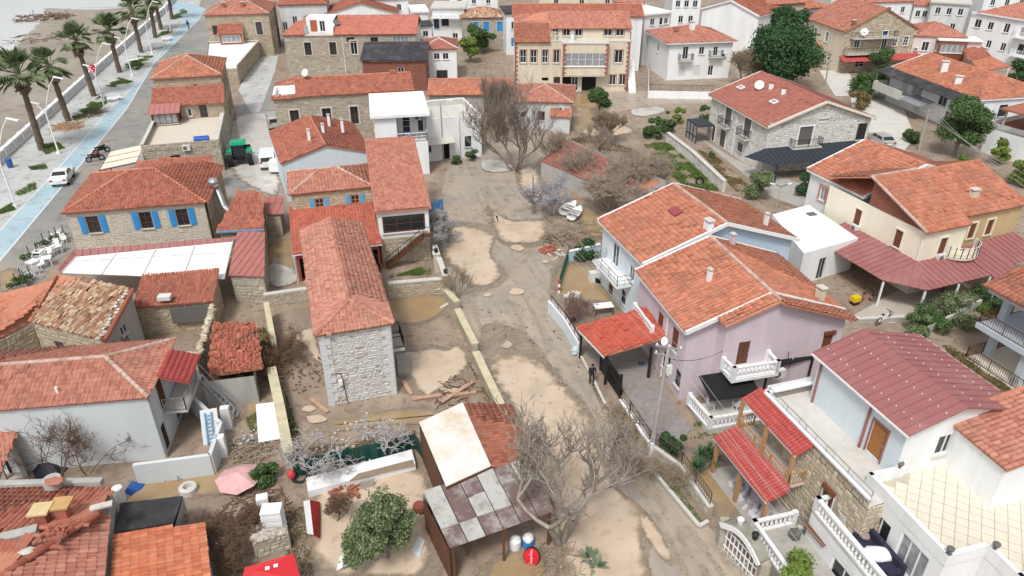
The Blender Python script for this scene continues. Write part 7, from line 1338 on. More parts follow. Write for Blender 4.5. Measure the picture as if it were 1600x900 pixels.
car('silver hatchback parked on the slope beside the white-stone villa', P(1374, 226), heading((1398, 238), (1352, 212)), 3.9, 1.7, 1.45, CARS, 'hatch')
car('grey-white van standing in the flooded lane near the tractor', P(421, 258), heading((421, 262), (424, 232)), 4.2, 1.8, 1.9, CARW, 'van', 'van')
car('pale van further up the flooded lane behind a white trailer', P(430, 198), heading((430, 200), (424, 180)), 4.2, 1.8, 1.9, CARS, 'van', 'van')
GRT = M('tractor_green', (.02, .36, .20), .4, .1)
tr = thing('tractor', 'green tractor with a black front loader in the flooded lane', 'tractor'); W_ = Vector((0, 1, 0))
G().box((1.0, 0, .75), 1.9, .8, .75).box((1.95, 0, .8), .1, .7, .6).build('bonnet', GRT, tr); G().box((0, 0, .6), 1.3, .9, .5).build('chassis', BLACK, tr)
g = G(); [g.bar((x, y, .9), (x*.9, y*.9, 2.35), .09) for x in (-.75, .55) for y in (-.72, .72)]; g.build('cab_frame', BLACK, tr); G().box((-.1, 0, 1.1), 1.15, 1.3, 1.2).build('cab_glass', GLASS, tr); G().box((-.1, 0, 2.35), 1.6, 1.6, .16).box((-.1, 0, 2.5), 1.2, 1.2, .08).build('cab_roof', GRT, tr)
for s in (-1, 1):
    wheel(tr, (-.45, s*1.0, .85), W_, .85, .5); wheel(tr, (1.7, s*.85, .52), W_, .52, .36); G().box((-.45, s*1.0, 1.72), 1.2, .55, .07).box((-1., s*1.0, 1.4), .1, .55, .36).build('mudguard', GRT, tr); G().bar((.6, s*.55, 1.5), (2.6, s*.55, 1.0), .12, .16).build('loader_arm', BLACK, tr); G().box((-1.06, s*.95, 1.5), .05, .2, .12).build('tail_light', REDL, tr)
G().add([Vector((2.6, -1, .5)), Vector((2.6, 1, .5)), Vector((3.2, 1, .5)), Vector((3.2, -1, .5)), Vector((2.6, -1, 1.25)), Vector((2.6, 1, 1.25)), Vector((2.65, 1, 1.25)), Vector((2.65, -1, 1.25))], [(0, 1, 2, 3), (0, 1, 5, 4), (4, 5, 6, 7), (0, 4, 7, 3), (1, 2, 6, 5)]).build('bucket', BLACK, tr); G().tube((.75, .3, 1.4), (.75, .3, 2.2), .05).build('exhaust', STEEL, tr)
tr.location = P(378, 256); tr.rotation_euler = (0, 0, math.radians(106)); tr.scale = (1.08,)*3
def twowheeler(name, label, pos, head, motor=True, mat=None, s=1.):
    t = thing(name, label, 'motorbike' if motor else 'bicycle'); r = .32; w = .12 if motor else .045
    for x in (-.62, .62):
        if motor: wheel(t, (x, 0, r), W_, r, w)
        else:
            g = G(); c = Vector((x, 0, r)); pts = [c+Vector((r*math.cos(2*math.pi*k/18), 0, r*math.sin(2*math.pi*k/18))) for k in range(19)]; g.path(pts, .03, 5); [g.bar(c, p, .012) for p in pts[::3]]; g.build('wheel', TYRE, t)
    m_ = mat or REDM
    if motor:
        G().lump((.05, 0, .55), .5, .16, .2, 8, 5, .05, 1).build('engine', IRON, t); G().lump((.18, 0, .8), .32, .16, .14, 8, 5, .05, 2).build('fuel_tank', m_, t); G().box((-.35, 0, .74), .6, .24, .1).build('seat', BLACK, t)
    else:
        g = G(); P_ = [Vector(q) for q in ((-.62, 0, r), (-.2, 0, .3), (.45, 0, .75), (-.3, 0, .8), (-.2, 0, .3), (-.3, 0, .8), (-.62, 0, r))]; g.path(P_, .025, 5); g.bar((.62, 0, r), (.45, 0, .9), .05); g.build('frame', m_, t); G().box((-.32, 0, .84), .25, .14, .06).build('saddle', BLACK, t)
    g = G(); g.bar((.62, 0, r), (.42, 0, .95), .06); g.bar((.4, -.32, 1.0), (.4, .32, 1.0), .04); g.bar((.42, 0, .9), (.4, 0, 1.), .05); g.build('handlebar', IRON, t); t.location = pos; t.rotation_euler = (0, 0, head); t.scale = (s,)*3; return t
twowheeler('motorbike', 'dark red motorbike parked at the corner of the seafront cafe', P(150, 252), .6, True, M('bike_red', (.22, .02, .03), .4), 1.1); twowheeler('motorbike', 'black scooter parked behind the dark red motorbike', P(160, 240), .9, True, IRON, 1.1)
twowheeler('bicycle', 'white bicycle left in the shrubs in front of the burgundy canopy', P(1380, 505), .5, False, WPAINT); twowheeler('bicycle', 'red bicycle parked under the burgundy canopy', P(1352, 472), .2, False, M('bike_red2', (.3, .03, .04), .4)); 

# ================================================================= STREET FURNITURE, WIRES
def lamp_proto():
    t = thing('street_lamp', 'x', 'street lamp'); G().tube((0, 0, 0), (0, 0, 4.9), .11, .08, 8).box((0, 0, 0), .4, .4, .25).build('post', WPAINT, t)
    for s, X, Zt in ((-1, -1.2, 6.3), (1, 2.3, 9.2)):
        p = [Vector((0, 0, 4.8)), Vector((X*.25, 0, 4.9+(Zt-4.9)*.35)), Vector((X*.62, 0, 4.9+(Zt-4.9)*.75)), Vector((X, 0, Zt))]; ar = G().path(p, .06, 6).build('arm', WPAINT, t); G().obox(Vector((X-.1, -.15, Zt-.06)), Vector((1.1 if s > 0 else .9, 0, -.25)), W_*.3, Z*.1).build('lamp_head', WPAINT, ar)
    return t
L0 = None
for i, (u, v, lab) in enumerate(((25, 323, 'nearest white forked street lamp, by the left edge of the promenade'), (92, 240, 'white forked street lamp in front of the second palm'), (164, 171, 'white forked street lamp beside the red round flag emblem'), (207, 119, 'white forked street lamp between the grass beds, mid promenade'), (238, 84, 'white forked street lamp near the far benches'), (267, 49, 'second farthest white forked street lamp of the promenade'), (295, 21, 'farthest white forked street lamp, by the far grass bed'))):
    o = L0 if L0 and i == 0 else (lamp_proto() if i == 0 else copy_tree(L0)); L0 = L0 or o; o.location = P(u, v); o['label'] = lab; o['group'] = 'forked lamps along the promenade'
fl = thing('flag_disc', 'red round emblem with a white crescent and star hung on a street lamp', 'emblem', vplane(144, 107, P(164, 171))); q = OFF[fl.name]
G().add([q+Vector((.55*math.cos(t), 0, .55*math.sin(t))) for t in [2*math.pi*k/20 for k in range(20)]]+[q+Vector((.55*math.cos(t), .06, .55*math.sin(t))) for t in [2*math.pi*k/20 for k in range(20)]], [tuple(range(20)), tuple(range(39, 19, -1))]+[(k, (k+1) % 20, 20+(k+1) % 20, 20+k) for k in range(20)]).build('disc', M('flag_red', (.55, .02, .04), .5), fl)
cres = [(.3*math.cos(t)-.08, .3*math.sin(t)) for t in [math.radians(40+280*k/16) for k in range(17)]]+[(.24*math.cos(t)-.0, .24*math.sin(t)) for t in [math.radians(312-264*k/16) for k in range(17)]]
G().add([q+Vector((x, -.012, z)) for x, z in cres], [tuple(range(len(cres)))]).add([q+Vector((.24+.12*(1 if k % 2 == 0 else .4)*math.cos(math.pi*k/5), -.012, .12*(1 if k % 2 == 0 else .4)*math.sin(math.pi*k/5))) for k in range(10)], [tuple(range(10))]).build('crescent_and_star', WPAINT, fl)
def pole(label, base, top, r=.14, arm=None):
    b = P(*base); tpt = vplane(*top, b); t = thing('utility_pole', label, 'utility pole', b); G().tube(b-Z*.2, tpt, r, r*.6, 10).build('pole', CONC, t); return t, tpt
t, PA = pole('leaning concrete power pole with crossarms and a whitewashed foot by the lilac duplex', (1016, 712), (1045, 543), .16)
for k, d in enumerate((0, .5)): G().bar(PA-Z*d+Vector((-.7, .2, 0)), PA-Z*d+Vector((.7, -.2, 0)), .08).build('crossarm', STEEL, t)
ins = []
for k in range(5): q = PA-Z*(.0 if k < 3 else .5)+Vector((-.6+.6*(k % 3), .17-.17*(k % 3), .04)); ins.append(q); G().lathe(q, [(.04, 0), (.06, .06), (.03, .14)], 7).build('insulator', WPAINT, t)
q = P(1016, 712); G().lathe(q+Vector((-.02, -.02, 0)), [(.2, 0), (.2, 1.1)], 10).build('whitewash', WPAINT, t); G().box(PA-Z*1.5+Vector((.1, -.25, 0)), .3, .22, .5).build('junction_box', ACM, t)
t2, PB = pole('slim concrete lamp pole in front of the flat-roofed white house', (693, 250), (688, 161), .13); G().path([PB, PB+Vector((.6, -.1, .35)), PB+Vector((.9, -.15, .4))], .04).build('arm', STEEL, t2); G().box(PB+Vector((1.1, -.2, .33)), .7, .25, .12, -.2).build('lamp_head', WPAINT, t2)
t3, PC = pole('concrete power pole in front of the round green tree, upper right', (1436, 235), (1452, 171), .17); G().bar(PC-Z*.2+Vector((-.8, 0, 0)), PC-Z*.2+Vector((.8, 0, 0)), .1).build('crossarm', STEEL, t3)
t4, PD = pole('lamp pole at the top of the stepped lane by the pine', (1289, 134), (1298, 82), .13); G().bar(PD, PD+Vector((-1, -.2, .2)), .07).build('arm', STEEL, t4); G().box(PD+Vector((-1.2, -.25, .15)), .8, .3, .12).build('lamp_head', WPAINT, t4)
t5, PE = pole('short garden lamp pole with twin heads by the villa carport', (1212, 330), (1220, 292), .06)
for s in (-1, 1): G().bar(PE, PE+Vector((s*.7, 0, .3)), .05).build('arm', IRON, t5); G().box(PE+Vector((s*.85, 0, .28)), .5, .2, .08, .6*s).build('lamp_head', WPAINT, t5)
WIRE = M('pale_wire', (.38, .38, .36), .5, .05); WIRED = M('dark_wire', (.05, .05, .05), .5)
def wire(label, a, b, sag=.5, r=.02, mat=None, grp='power lines'):
    pts = [a.lerp(b, k/14)-Z*sag*4*(k/14)*(1-k/14) for k in range(15)]; o = G().path(pts, r, 4).build('power_line', mat or WIRE, None, a); tag(o, label, 'power line', grp)
far = xy(P(1480, 1080, 6.5)); fe_ = (far-xy(PA)).normalized(); fn = Vector((fe_.y, -fe_.x, 0)); nm = ['first', 'second', 'third', 'fourth', 'fifth']
for k in range(5): wire('%s pale power line from the left running from the leaning pole towards the lower right' % nm[k], ins[k], at(far+fn*(1.1-.55*k), 6.6-.25*(k % 2)), .35, .011)
for k in range(3): wire('%s pale power line running from the leaning pole up the street' % nm[k], ins[k], PB+Vector((.2*k-.2, 0, -.1-.25*k)), .7, .011)
for k in range(3): wire('%s power line from the top right pole to the right edge' % nm[k], PC+Vector((-.7+.7*k, 0, -.15)), P(1640, 290+14*k, 6), .5, .022)
wire('single dark cable from the lilac duplex corner to the leaning pole', loc(c22b, W2b+.7, 2.3, 4.2), PA-Z*.7, .4, .02, WIRED)

# ================================================================= PEOPLE
SKIN = M('skin', (.42, .24, .17), .6, .05); HAIR = M('dark_hair', (.02, .015, .012), .7, .2)
def person(label, pos, head, coat, trousers, s=1., stride=.12):
    t = thing('person', label, 'person'); J = dict(pel=(0, 0, .92), ch=(0.02, 0, 1.25), nk=(.03, 0, 1.45), hd=(.05, 0, 1.56), top=(.04, 0, 1.70), sl=(0.02, .19, 1.38), sr=(.02, -.19, 1.38), el=(-.02, .26, 1.1), er=(.06, -.25, 1.1), wl=(.08, .25, .88), wr=(.2, -.2, .95), hl=(0, .1, .88), hr=(0, -.1, .88), kl=(stride, .1, .48), kr=(-stride*.3, -.1, .48), al=(stride*.8, .1, .08), ar=(-stride, -.1, .08), tl=(stride*.8+.16, .11, .04), tr=(-stride+.16, -.11, .04))
    R_ = dict(pel=.155, ch=.165, nk=.06, hd=.095, top=.07, sl=.085, sr=.085, el=.055, er=.055, wl=.035, wr=.035, hl=.10, hr=.10, kl=.065, kr=.065, al=.045, ar=.045, tl=.035, tr=.035); E_ = [('pel', 'ch'), ('ch', 'nk'), ('nk', 'hd'), ('hd', 'top'), ('ch', 'sl'), ('ch', 'sr'), ('sl', 'el'), ('sr', 'er'), ('el', 'wl'), ('er', 'wr'), ('pel', 'hl'), ('pel', 'hr'), ('hl', 'kl'), ('hr', 'kr'), ('kl', 'al'), ('kr', 'ar'), ('al', 'tl'), ('ar', 'tr')]
    ks = list(J); ids = {k: i for i, k in enumerate(ks)}; V = [J[k] for k in ks]; ED = [(ids[a], ids[b]) for a, b in E_]; RR = [R_[k] for k in ks]
    for w_, sg in (('wl', 1), ('wr', -1)):
        w0 = Vector(J[w_])
        for f in range(5):
            o = Vector((.05-.022*f, 0, -.05)) if f else Vector((.06, 0, -.01)); V.append(tuple(w0+o)); RR.append(.012); ED.append((ids[w_], len(V)-1)); V.append(tuple(w0+o+Vector((.01, 0, -.07+.01*abs(f-2)) if f else Vector((.02, 0, -.04))))); RR.append(.009); ED.append((len(V)-2, len(V)-1))
    me = bpy.data.meshes.new('body'); me.from_pydata(V, ED, []); o = link('body', me, coat, t, Vector()); me.materials.append(trousers); me.materials.append(SKIN); sk = o.modifiers.new('skin', 'SKIN')
    for i, r_ in enumerate(RR): me.skin_vertices[0].data[i].radius = (r_, r_)
    me.skin_vertices[0].data[0].use_root = True; o.modifiers.new('smooth', 'SUBSURF').levels = 1
    dg = bpy.context.evaluated_depsgraph_get(); m2 = bpy.data.meshes.new_from_object(o.evaluated_get(dg)); o.modifiers.clear(); o.data = m2; m2.materials.clear()
    for mm in (coat, trousers, SKIN): m2.materials.append(mm)
    for p in m2.polygons: p.material_index = 1 if p.center.z < .86 and abs(p.center.y) < .2 and p.center.x < .3 and not (p.center.z > .75 and abs(p.center.y) > .17) else 2 if p.center.z > 1.47 or (p.center.z < .9 and abs(p.center.y) > .16) else 0; p.use_smooth = True
    G().lump((.03, 0, 1.645), .115, .10, .10, 10, 6, .04, 3).build('hair', HAIR, t, smooth=True)
    f = G(); f.lump((.145, 0, 1.575), .022, .015, .02, 6, 4, 0, 1); f.build('nose', SKIN, t); f = G(); [f.lump((.13, y, 1.605), .012, .014, .009, 6, 4, 0, 1) for y in (-.035, .035)]; f.build('eyes', BLACK, t)
    t.location = pos; t.rotation_euler = (0, 0, head); t.scale = (s,)*3; return t
person('person in dark jacket and trousers standing at the black courtyard gate', P(924, 600), -1.4, M('dark_coat', (.03, .026, .03), .9), M('dark_trousers', (.025, .022, .024), .9), .96)
person('person in dark clothes walking on the blue cycle path far away', P(295, 46), 1.1, MC['dark_coat'], MC['dark_trousers'], 1.15, .22)
# ================================================================= VEGETATION
def grass(label, pts, n, seed, size=.22, mat=None, name='grass'):
    n = int(n*1.8); size *= .5; R = np.random.default_rng(seed); q = [P(*p) for p in pts]; poly = [(p.x, p.y) for p in q]; a = np.array(poly); lo, hi = a.min(0), a.max(0); X = R.uniform(lo[0], hi[0], n*3); Y = R.uniform(lo[1], hi[1], n*3)
    cl = np.sin(X*2.3+seed)+np.sin(Y*1.9+2*seed)+np.sin((X+Y)*.9); ok = inpoly(X, Y, poly) & (cl > -.5+R.normal(0, .5, len(X))); X, Y = X[ok][:n], Y[ok][:n]; m = len(X); h = size*(.4+R.random(m)); th = R.uniform(0, 6.28, m); dx, dy = np.cos(th)*size*.28, np.sin(th)*size*.28; lx, ly = R.normal(0, size*.5, m), R.normal(0, size*.5, m)
    V = np.stack([np.stack([X-dx, Y-dy, X*0], 1), np.stack([X+dx, Y+dy, X*0], 1), np.stack([X+lx+dx*.3, Y+ly+dy*.3, h], 1), np.stack([X+lx-dx*.3, Y+ly-dy*.3, h], 1)], 1)
    o = npmesh(name, V, np.arange(m*4).reshape(-1, 4), mat or GRASS); o['kind'] = 'stuff'; return o
WEED = leafmat('brown_weed', (.14, .10, .05), (.22, .17, .08))
for i, (p, n) in enumerate([([(58, 228), (90, 222), (102, 232), (72, 242)], 900), ([(112, 182), (160, 148), (180, 150), (140, 185), (118, 190)], 2200), ([(165, 135), (185, 122), (208, 128), (180, 136)], 1200), ([(190, 105), (215, 88), (240, 88), (215, 110)], 1800), ([(238, 60), (265, 42), (272, 50), (245, 58)], 900), ([(265, 30), (285, 14), (297, 20), (272, 32)], 900), ([(-10, 335), (20, 318), (24, 328), (0, 335)], 700), ([(45, 262), (70, 255), (75, 264), (50, 266)], 300), ([(20, 300), (55, 285), (58, 296), (30, 306)], 260)]): grass('', p, n, i, .35)
for i, (p, n, sz, m_) in enumerate([([(608, 435), (672, 412), (674, 430), (612, 432)], 2200, .2, None), ([(1005, 225), (1045, 225), (1125, 300), (1070, 290), (1030, 260)], 5000, .45, None), ([(1090, 235), (1120, 245), (1180, 300), (1150, 300)], 1500, .3, WEED), ([(908, 566), (920, 590), (935, 612), (950, 640), (940, 640)], 900, .15, WEED), ([(1030, 745), (1058, 760), (1100, 818), (1085, 815)], 900, .16, None), ([(385, 655), (410, 640), (418, 668), (392, 680)], 700, .25, None), ([(445, 610), (456, 640), (470, 690), (455, 690)], 700, .22, None), ([(728, 560), (748, 590), (768, 630), (752, 610)], 700, .2, WEED), ([(1440, 500), (1540, 470), (1560, 490), (1450, 520)], 3000, .4, None), ([(1500, 540), (1590, 620), (1560, 620), (1470, 540)], 2200, .3, WEED), ([(1265, 660), (1060, 690), (1150, 660), (1270, 620)], 900, .3, None), ([(860, 220), (930, 215), (1000, 240), (940, 235)], 2200, .5, WEED), ([(905, 400), (940, 390), (945, 405), (912, 408)], 500, .2, None), ([(440, 800), (480, 790), (490, 900), (450, 900)], 900, .22, WEED), ([(480, 700), (560, 690), (640, 672), (640, 690), (500, 720)], 1300, .14, WEED), ([(1120, 640), (1195, 630), (1200, 645), (1080, 668)], 1300, .4, None)]): grass('', p, n, 40+i, sz, m_)
# palms
def palm_parts(h, seed):
    R = random.Random(seed); g = G(); vs = []
    def blade(g, p, d, side, L, w): g.add([p-side*w, p+side*w, p+d*L*.6+side*w*.9, p+d*L-Z*L*.12, p+d*L*.6-side*w*.9], [(0, 1, 2, 3, 4)])
    st = Vector((.9, 0, .25)); g.bar(Vector(), st, .05)
    for k in range(11):
        a = (k-5)*.21; d = Vector((math.cos(a), math.sin(a), .12-.05*abs(k-5)*.3)).normalized(); s = d.cross(Z).normalized(); blade(g, st, d, s, 1.05-abs(k-5)*.05, .085)
    return g
FR = palm_parts(1, 1); fme = bpy.data.meshes.new('frond'); fme.from_pydata(FR.v, [], FR.f); fme.materials.append(PALML)
DEADF = M('dead_frond', (.24, .19, .12), .9, .3, 4)
def palm(label, base, crown, seed, sc=1.0):
    R = random.Random(seed); b = P(*base); c = vplane(*crown, b); t = thing('palm_tree', label, 'palm tree', b, 'palms along the promenade'); segs = []; n = 9
    for k in range(n): segs.append((tuple(b.lerp(c, k/n)), tuple(b.lerp(c, (k+1)/n)), .42-.15*k/n+.05*(k % 2), .40-.15*(k+1)/n))
    tubes('trunk', segs, M('palm_bark', (.13, .10, .075), .95, .3, 3, .3), t, 9)
    for i in range(36):
        o = bpy.data.objects.new('frond', fme); COL.objects.link(o); o.parent = t; el = math.radians(R.uniform(-50, 80)); az = R.uniform(0, 6.28); s = sc*R.uniform(1.15, 1.65)
        o.matrix_local = Matrix.Translation(c-b+Z*.2) @ Matrix.Rotation(az, 4, 'Z') @ Matrix.Rotation(-el, 4, 'Y') @ Matrix.Rotation(R.uniform(-.5, .5), 4, 'X') @ Matrix.Scale(s, 4)
    V, F = leaf_cloud([c-Z*1.0, c-Z*1.6], [.75, .55], 260, .3, seed, 1., .6, 2.5); npmesh('dead_skirt', V, F, DEADF, t)['kind'] = 'stuff'
for i, (b, c, s, lab) in enumerate([((66, 234), (30, 118), 1.15, 'tall bushy palm by the left edge, its crown over the wet sand'), ((107, 189), (78, 105), 1.0, 'shorter palm beside the pile of cut branches'), ((147, 150), (119, 66), 1.0, 'palm between the branch pile and the first grass bed, mid promenade'), ((187, 113), (170, 50), 1.1, 'palm with a brown skirt standing on dry soil, fourth from the left edge'), ((221, 82), (206, 20), 1.2, 'large dark palm in front of the far grass bed'), ((243, 59), (233, 2), 1.1, 'palm with a crown cut by the top edge, left of the far pair'), ((252, 46), (240, -8), 1.1, 'palm close behind the one cut by the top edge'), ((269, 30), (261, -20), 1.1, 'farthest palm, at the far grass bed by the top edge')]): palm(lab, b, c, i, s)
# bare trees
PALEB = M('whitish_bark', (.44, .42, .42), .9, .2, 5)
bare_tree('bare_tree', 'big bare tree arching over the street beside the patchwork sheet roof', P(878, 845), 9.6, M('sycamore_bark', (.32, .28, .24), .9, .35, 4), 23, 4, .85, 6, (.1, .25), .33, (2, 2), .55, .26, twig=.007, decay=.78, crook=.13)
bare_tree('bare_tree', 'tall dark bare tree beside the flat-roofed white house', P(806, 266), 10.5, M('dark_bark', (.23, .185, .15), .9, .3, 5), 5, 5, .75, 6, (-.05, 0), .24, (2, 2), .6, .27, twig=.007, decay=.76)
bare_tree('bare_tree', 'bare tree with dense twigs in front of the worn hip-roofed house', P(775, 222), 9.0, M('tree_bark', (.24, .20, .165), .9, .3, 5), 6, 3, .7, 6, (0, 0), .2, (2, 3), .7, .25, twig=.007, decay=.76)
bare_tree('bare_tree', 'leaning whitish bare tree at the corner of the timber porch', P(678, 385), 4.6, PALEB, 7, 2, .9, 6, (.25, .1), .13, (2, 4), .1, .3, twig=.013)
bare_tree('bare_tree', 'spreading bare bush tree with many thin grey branches over the low red roof', P(950, 330), 6.0, M('grey_twig', (.37, .30, .24), .9, .2, 5), 8, 9, .95, 5, (0, 0), .16, (2, 4), .12, .3, twig=.011)
bare_tree('bare_tree', 'second multi-stemmed bare bush right behind the white dinghies', P(990, 310), 6.0, MC['grey_twig'], 18, 7, .9, 5, (.1, 0), .15, (2, 4), .2, .32, twig=.011)
bare_tree('bare_tree', 'bluish-grey bare fig tree left of the dinghies', P(862, 335), 5.2, M('bluish_bark', (.35, .35, .38), .9, .2, 5), 9, 4, .95, 5, (0, .1), .16, (2, 3), .1, .3, twig=.016)
bare_tree('bare_tree', 'dark crooked trunk leaning at the street edge below the bluish fig', P(832, 335), 2.8, M('dark_bark', (.1, .08, .07)), 10, 2, .6, 3, (.4, .2), .16, (2, 3), .1, .4)
bare_tree('bare_shrub', 'tall bare shrub in the muddy square in front of the cream block', P(950, 225), 4.4, BARKT, 12, 6, .6, 5, (0, 0), .1, (3, 4), .4, .3, cat='shrub', twig=.012)
bare_tree('bare_tree', 'pale-branched fig tree against the green net of the lower yard', P(605, 712), 4.2, PALEB, 13, 3, 1.0, 4, (-.1, -.05), .12, (2, 3), -.05, .3, twig=.013)
bare_tree('bare_tree', 'sprawling white-branched fig at the left end of the green net', P(488, 738), 4.4, PALEB, 14, 4, 1.1, 4, (.05, .05), .11, (2, 3), -.08, .3, twig=.013)
bare_tree('bare_tree', 'thin leafless tree standing alone in the lower pond', P(527, 815), 2.0, BARKB, 15, 1, .9, 5, (-.1, 0), .06, (3, 4), .1, .3, twig=.008)
bare_tree('bare_tree', 'thin bare sapling against the long white wall', P(95, 745), 4.4, BARKB, 16, 5, .7, 4, (0, 0), .06, (2, 3), .25, .35, twig=.009)
bare_tree('bare_tree', 'second thin bare sapling against the long white wall, nearer the yard gate', P(135, 742), 4.0, BARKB, 19, 3, .8, 4, (.1, 0), .05, (2, 3), .25, .35, twig=.009)
bare_tree('bare_shrub', 'brown reed-like bush on the street side of the cream-topped wall', P(716, 466), 2.6, BARKT, 17, 9, .5, 3, (0, 0), .05, (2, 3), .5, .45, cat='shrub', twig=.008)
bare_tree('bare_shrub', 'reddish bare bush on the white boundary wall of the cluttered yard', P(897, 500), 2.2, M('reddish_twig', (.25, .16, .14), .9), 20, 7, .9, 4, (0, 0), .05, (3, 4), .2, .35, cat='shrub', twig=.007)
bare_tree('bare_tree', 'bare pale tree at the left foot of the pine', P(1160, 135), 6.5, BARKT, 21, 5, .7, 5, (0, 0), .14, (3, 4), .3, .3, twig=.014)
for i, (u, v, h, sd, lab) in enumerate([(402, 590, 3.6, 31, 'dense brown bramble thicket over the ruined shed'), (440, 560, 3.0, 32, 'brown bramble thicket by the ivy-grown wall end'), (375, 600, 3.0, 33, 'brown bramble covering the broken tile roof'), (310, 850, 2.6, 34, 'reddish bramble thicket between the bright new tile roof and the felt roof'), (350, 880, 2.8, 35, 'dark bramble tangle right of the bright new tile roof'), (388, 822, 1.4, 36, 'brown twig heap beside the stack of white crates'), (1000, 735, 2.2, 37, 'grey twiggy bush at the foot of the leaning power pole'), (1045, 760, 2.4, 38, 'bare twiggy bush hanging over the bent iron fence'), (965, 655, 1.8, 39, 'dry hedge bush along the courtyard fence of the lilac duplex'), (985, 690, 1.9, 42, 'dry hedge bush nearer the leaning power pole')]):
    bare_tree('bramble', lab, P(u, v), h, BARKB if i < 6 else BARKT, sd, 9, 1.1, 4, (0, 0), .05, (2, 4) if i < 6 else (1, 3), .05, .34, cat='bush', twig=.009, crook=.25)
for i, (u, v, h, sd, lab) in enumerate([(905, 292, 5.2, 51, 'thin grey bare tree screening the middle of the low red roof'), (872, 262, 5.0, 52, 'thin grey bare tree at the upper left corner of the low red roof'), (935, 250, 5.2, 53, 'thin grey bare tree behind the low red roof'), (1020, 300, 4.8, 54, 'thin tan bare bush between the low red roof and the green bank')]): bare_tree('bare_tree', lab, P(u, v), h, MC['grey_twig'], sd, 6, .8, 5, (0, 0), .11, (2, 3), .35, .3, twig=.008)
# leafy trees and bushes
leafy('olive_tree', 'grey-green olive tree standing in the lower pond', P(606, 872), 3.9, 3.1, LEAFO, 1, 3200, .16, .25, 30, flat=.8, shell=.05)
leafy('olive_tree', 'smaller sparse olive bush left of the olive in the pond', P(560, 880), 2.6, 2.2, LEAFO, 2, 1500, .15, .2, 9)
leafy('pine_tree', 'big dark green pine between the white villas', P(1208, 138), 9.2, 11.5, LEAFD, 3, 12000, .42, .2, 50, flat=.7, shell=.3)
leafy('pine_tree', 'smaller dark crown rising behind the big pine', P(1222, 85), 8, 7, LEAFD, 4, 4000, .4, .4, 14)
leafy('round_tree', 'round green tree with a dark trunk in front of the black-awning villa', P(1490, 245), 6.8, 5.6, LEAF, 5, 8000, .27, .34, 34, flat=.7, shell=.3, bark=M('dark_bark', (.1, .08, .07)))
leafy('small_tree', 'small broad-leaved tree in front of the cream block sofa', P(936, 180), 3.6, 4.2, LEAF, 6, 2600, .26, .4, 12)
leafy('bush', 'bright green bush beside the brown-roofed stone house with blue windows', P(735, 98), 4.2, 4.5, LEAFY, 7, 2600, .35, .1, 11, cat='bush'); leafy('bush', 'darker green shrub tree behind the bright green bush', P(752, 84), 5.2, 5.6, LEAF, 8, 2600, .4, .15, 12, cat='bush')
leafy('bush', 'left clipped green bush in the muddy square', P(1020, 216), 2.9, 2.7, LEAF, 9, 2200, .22, .05, 12, cat='bush'); leafy('bush', 'middle green bush in the muddy square', P(1042, 206), 2.6, 2.4, LEAF, 10, 1700, .22, .05, 10, cat='bush'); leafy('bush', 'small bright bush right of the two green bushes in the muddy square', P(1060, 194), 2.0, 1.8, LEAFY, 11, 1200, .22, .05, 8, cat='bush'); leafy('bush', 'green bush at the corner of the slate-roofed pergola', P(1102, 188), 2.2, 2.2, LEAF, 12, 1100, .22, .05, 8, cat='bush')
leafy('bush', 'grey-green olive bush by the twin garden lamp', P(1182, 310), 2.8, 3.2, LEAFO, 13, 2600, .2, .1, 12, cat='bush'); leafy('bush', 'dark green bush beside the slate carport posts', P(1258, 305), 2.4, 2.6, LEAFD, 14, 2000, .2, .1, 10, cat='bush'); leafy('bush', 'small round green bush at the villa garden path', P(1110, 248), .8, .9, LEAF, 15, 500, .14, .05, 5, cat='bush')
leafy('bush', 'leafy green hedge mass below the black awning terrace', P(1352, 150), 3.4, 6.5, LEAF, 16, 4000, .28, .05, 14, cat='bush'); leafy('bush', 'reddish-green shrub by the stepped lane', P(1338, 168), 2.2, 3.6, WEED, 17, 2000, .25, .05, 10, cat='bush'); leafy('bush', 'bright green bush behind the yellow duplex ridge', P(1560, 256), 2.8, 2.6, LEAFY, 18, 1600, .24, .05, 9, cat='bush'); leafy('bush', 'bright cypress-like bush against the white corner house', P(1580, 245), 3.2, 2.0, LEAFY, 19, 1500, .22, .05, 10, cat='bush'); leafy('bush', 'green bush at the right edge behind the orange roof', P(1598, 290), 3.0, 3.4, LEAFY, 20, 2000, .25, .05, 9, cat='bush'); leafy('bush', 'low yellow-green bush by the round tree trunk', P(1500, 262), 1.6, 2.6, LEAFY, 21, 1200, .2, .05, 8, cat='bush')
leafy('bush', 'clump of small hedge plants behind the terrace rail of the villa', P(1420, 222), 1.6, 2.4, LEAF, 22, 1200, .2, .05, 8, cat='bush')
leafy('bush', 'dark green bush at the foot of the leaning power pole', P(1048, 715), 2.1, 1.7, LEAFD, 23, 2200, .15, .05, 9, cat='bush'); leafy('bush', 'dark green clipped hedge behind the pale blue yard wall', P(910, 400), 1.4, 2.6, LEAFD, 24, 1500, .15, .02, 8, cat='bush', flat=.5); leafy('bush', 'green bush in front of the lilac duplex rear corner', P(1296, 530), 1.9, 1.9, LEAFY, 25, 1500, .16, .05, 8, cat='bush'); leafy('bush', 'yellow-green pine bush at the bottom edge by the stone gateway', P(1228, 935), 2.6, 2.4, LEAFY, 26, 3500, .16, .05, 12, cat='bush')
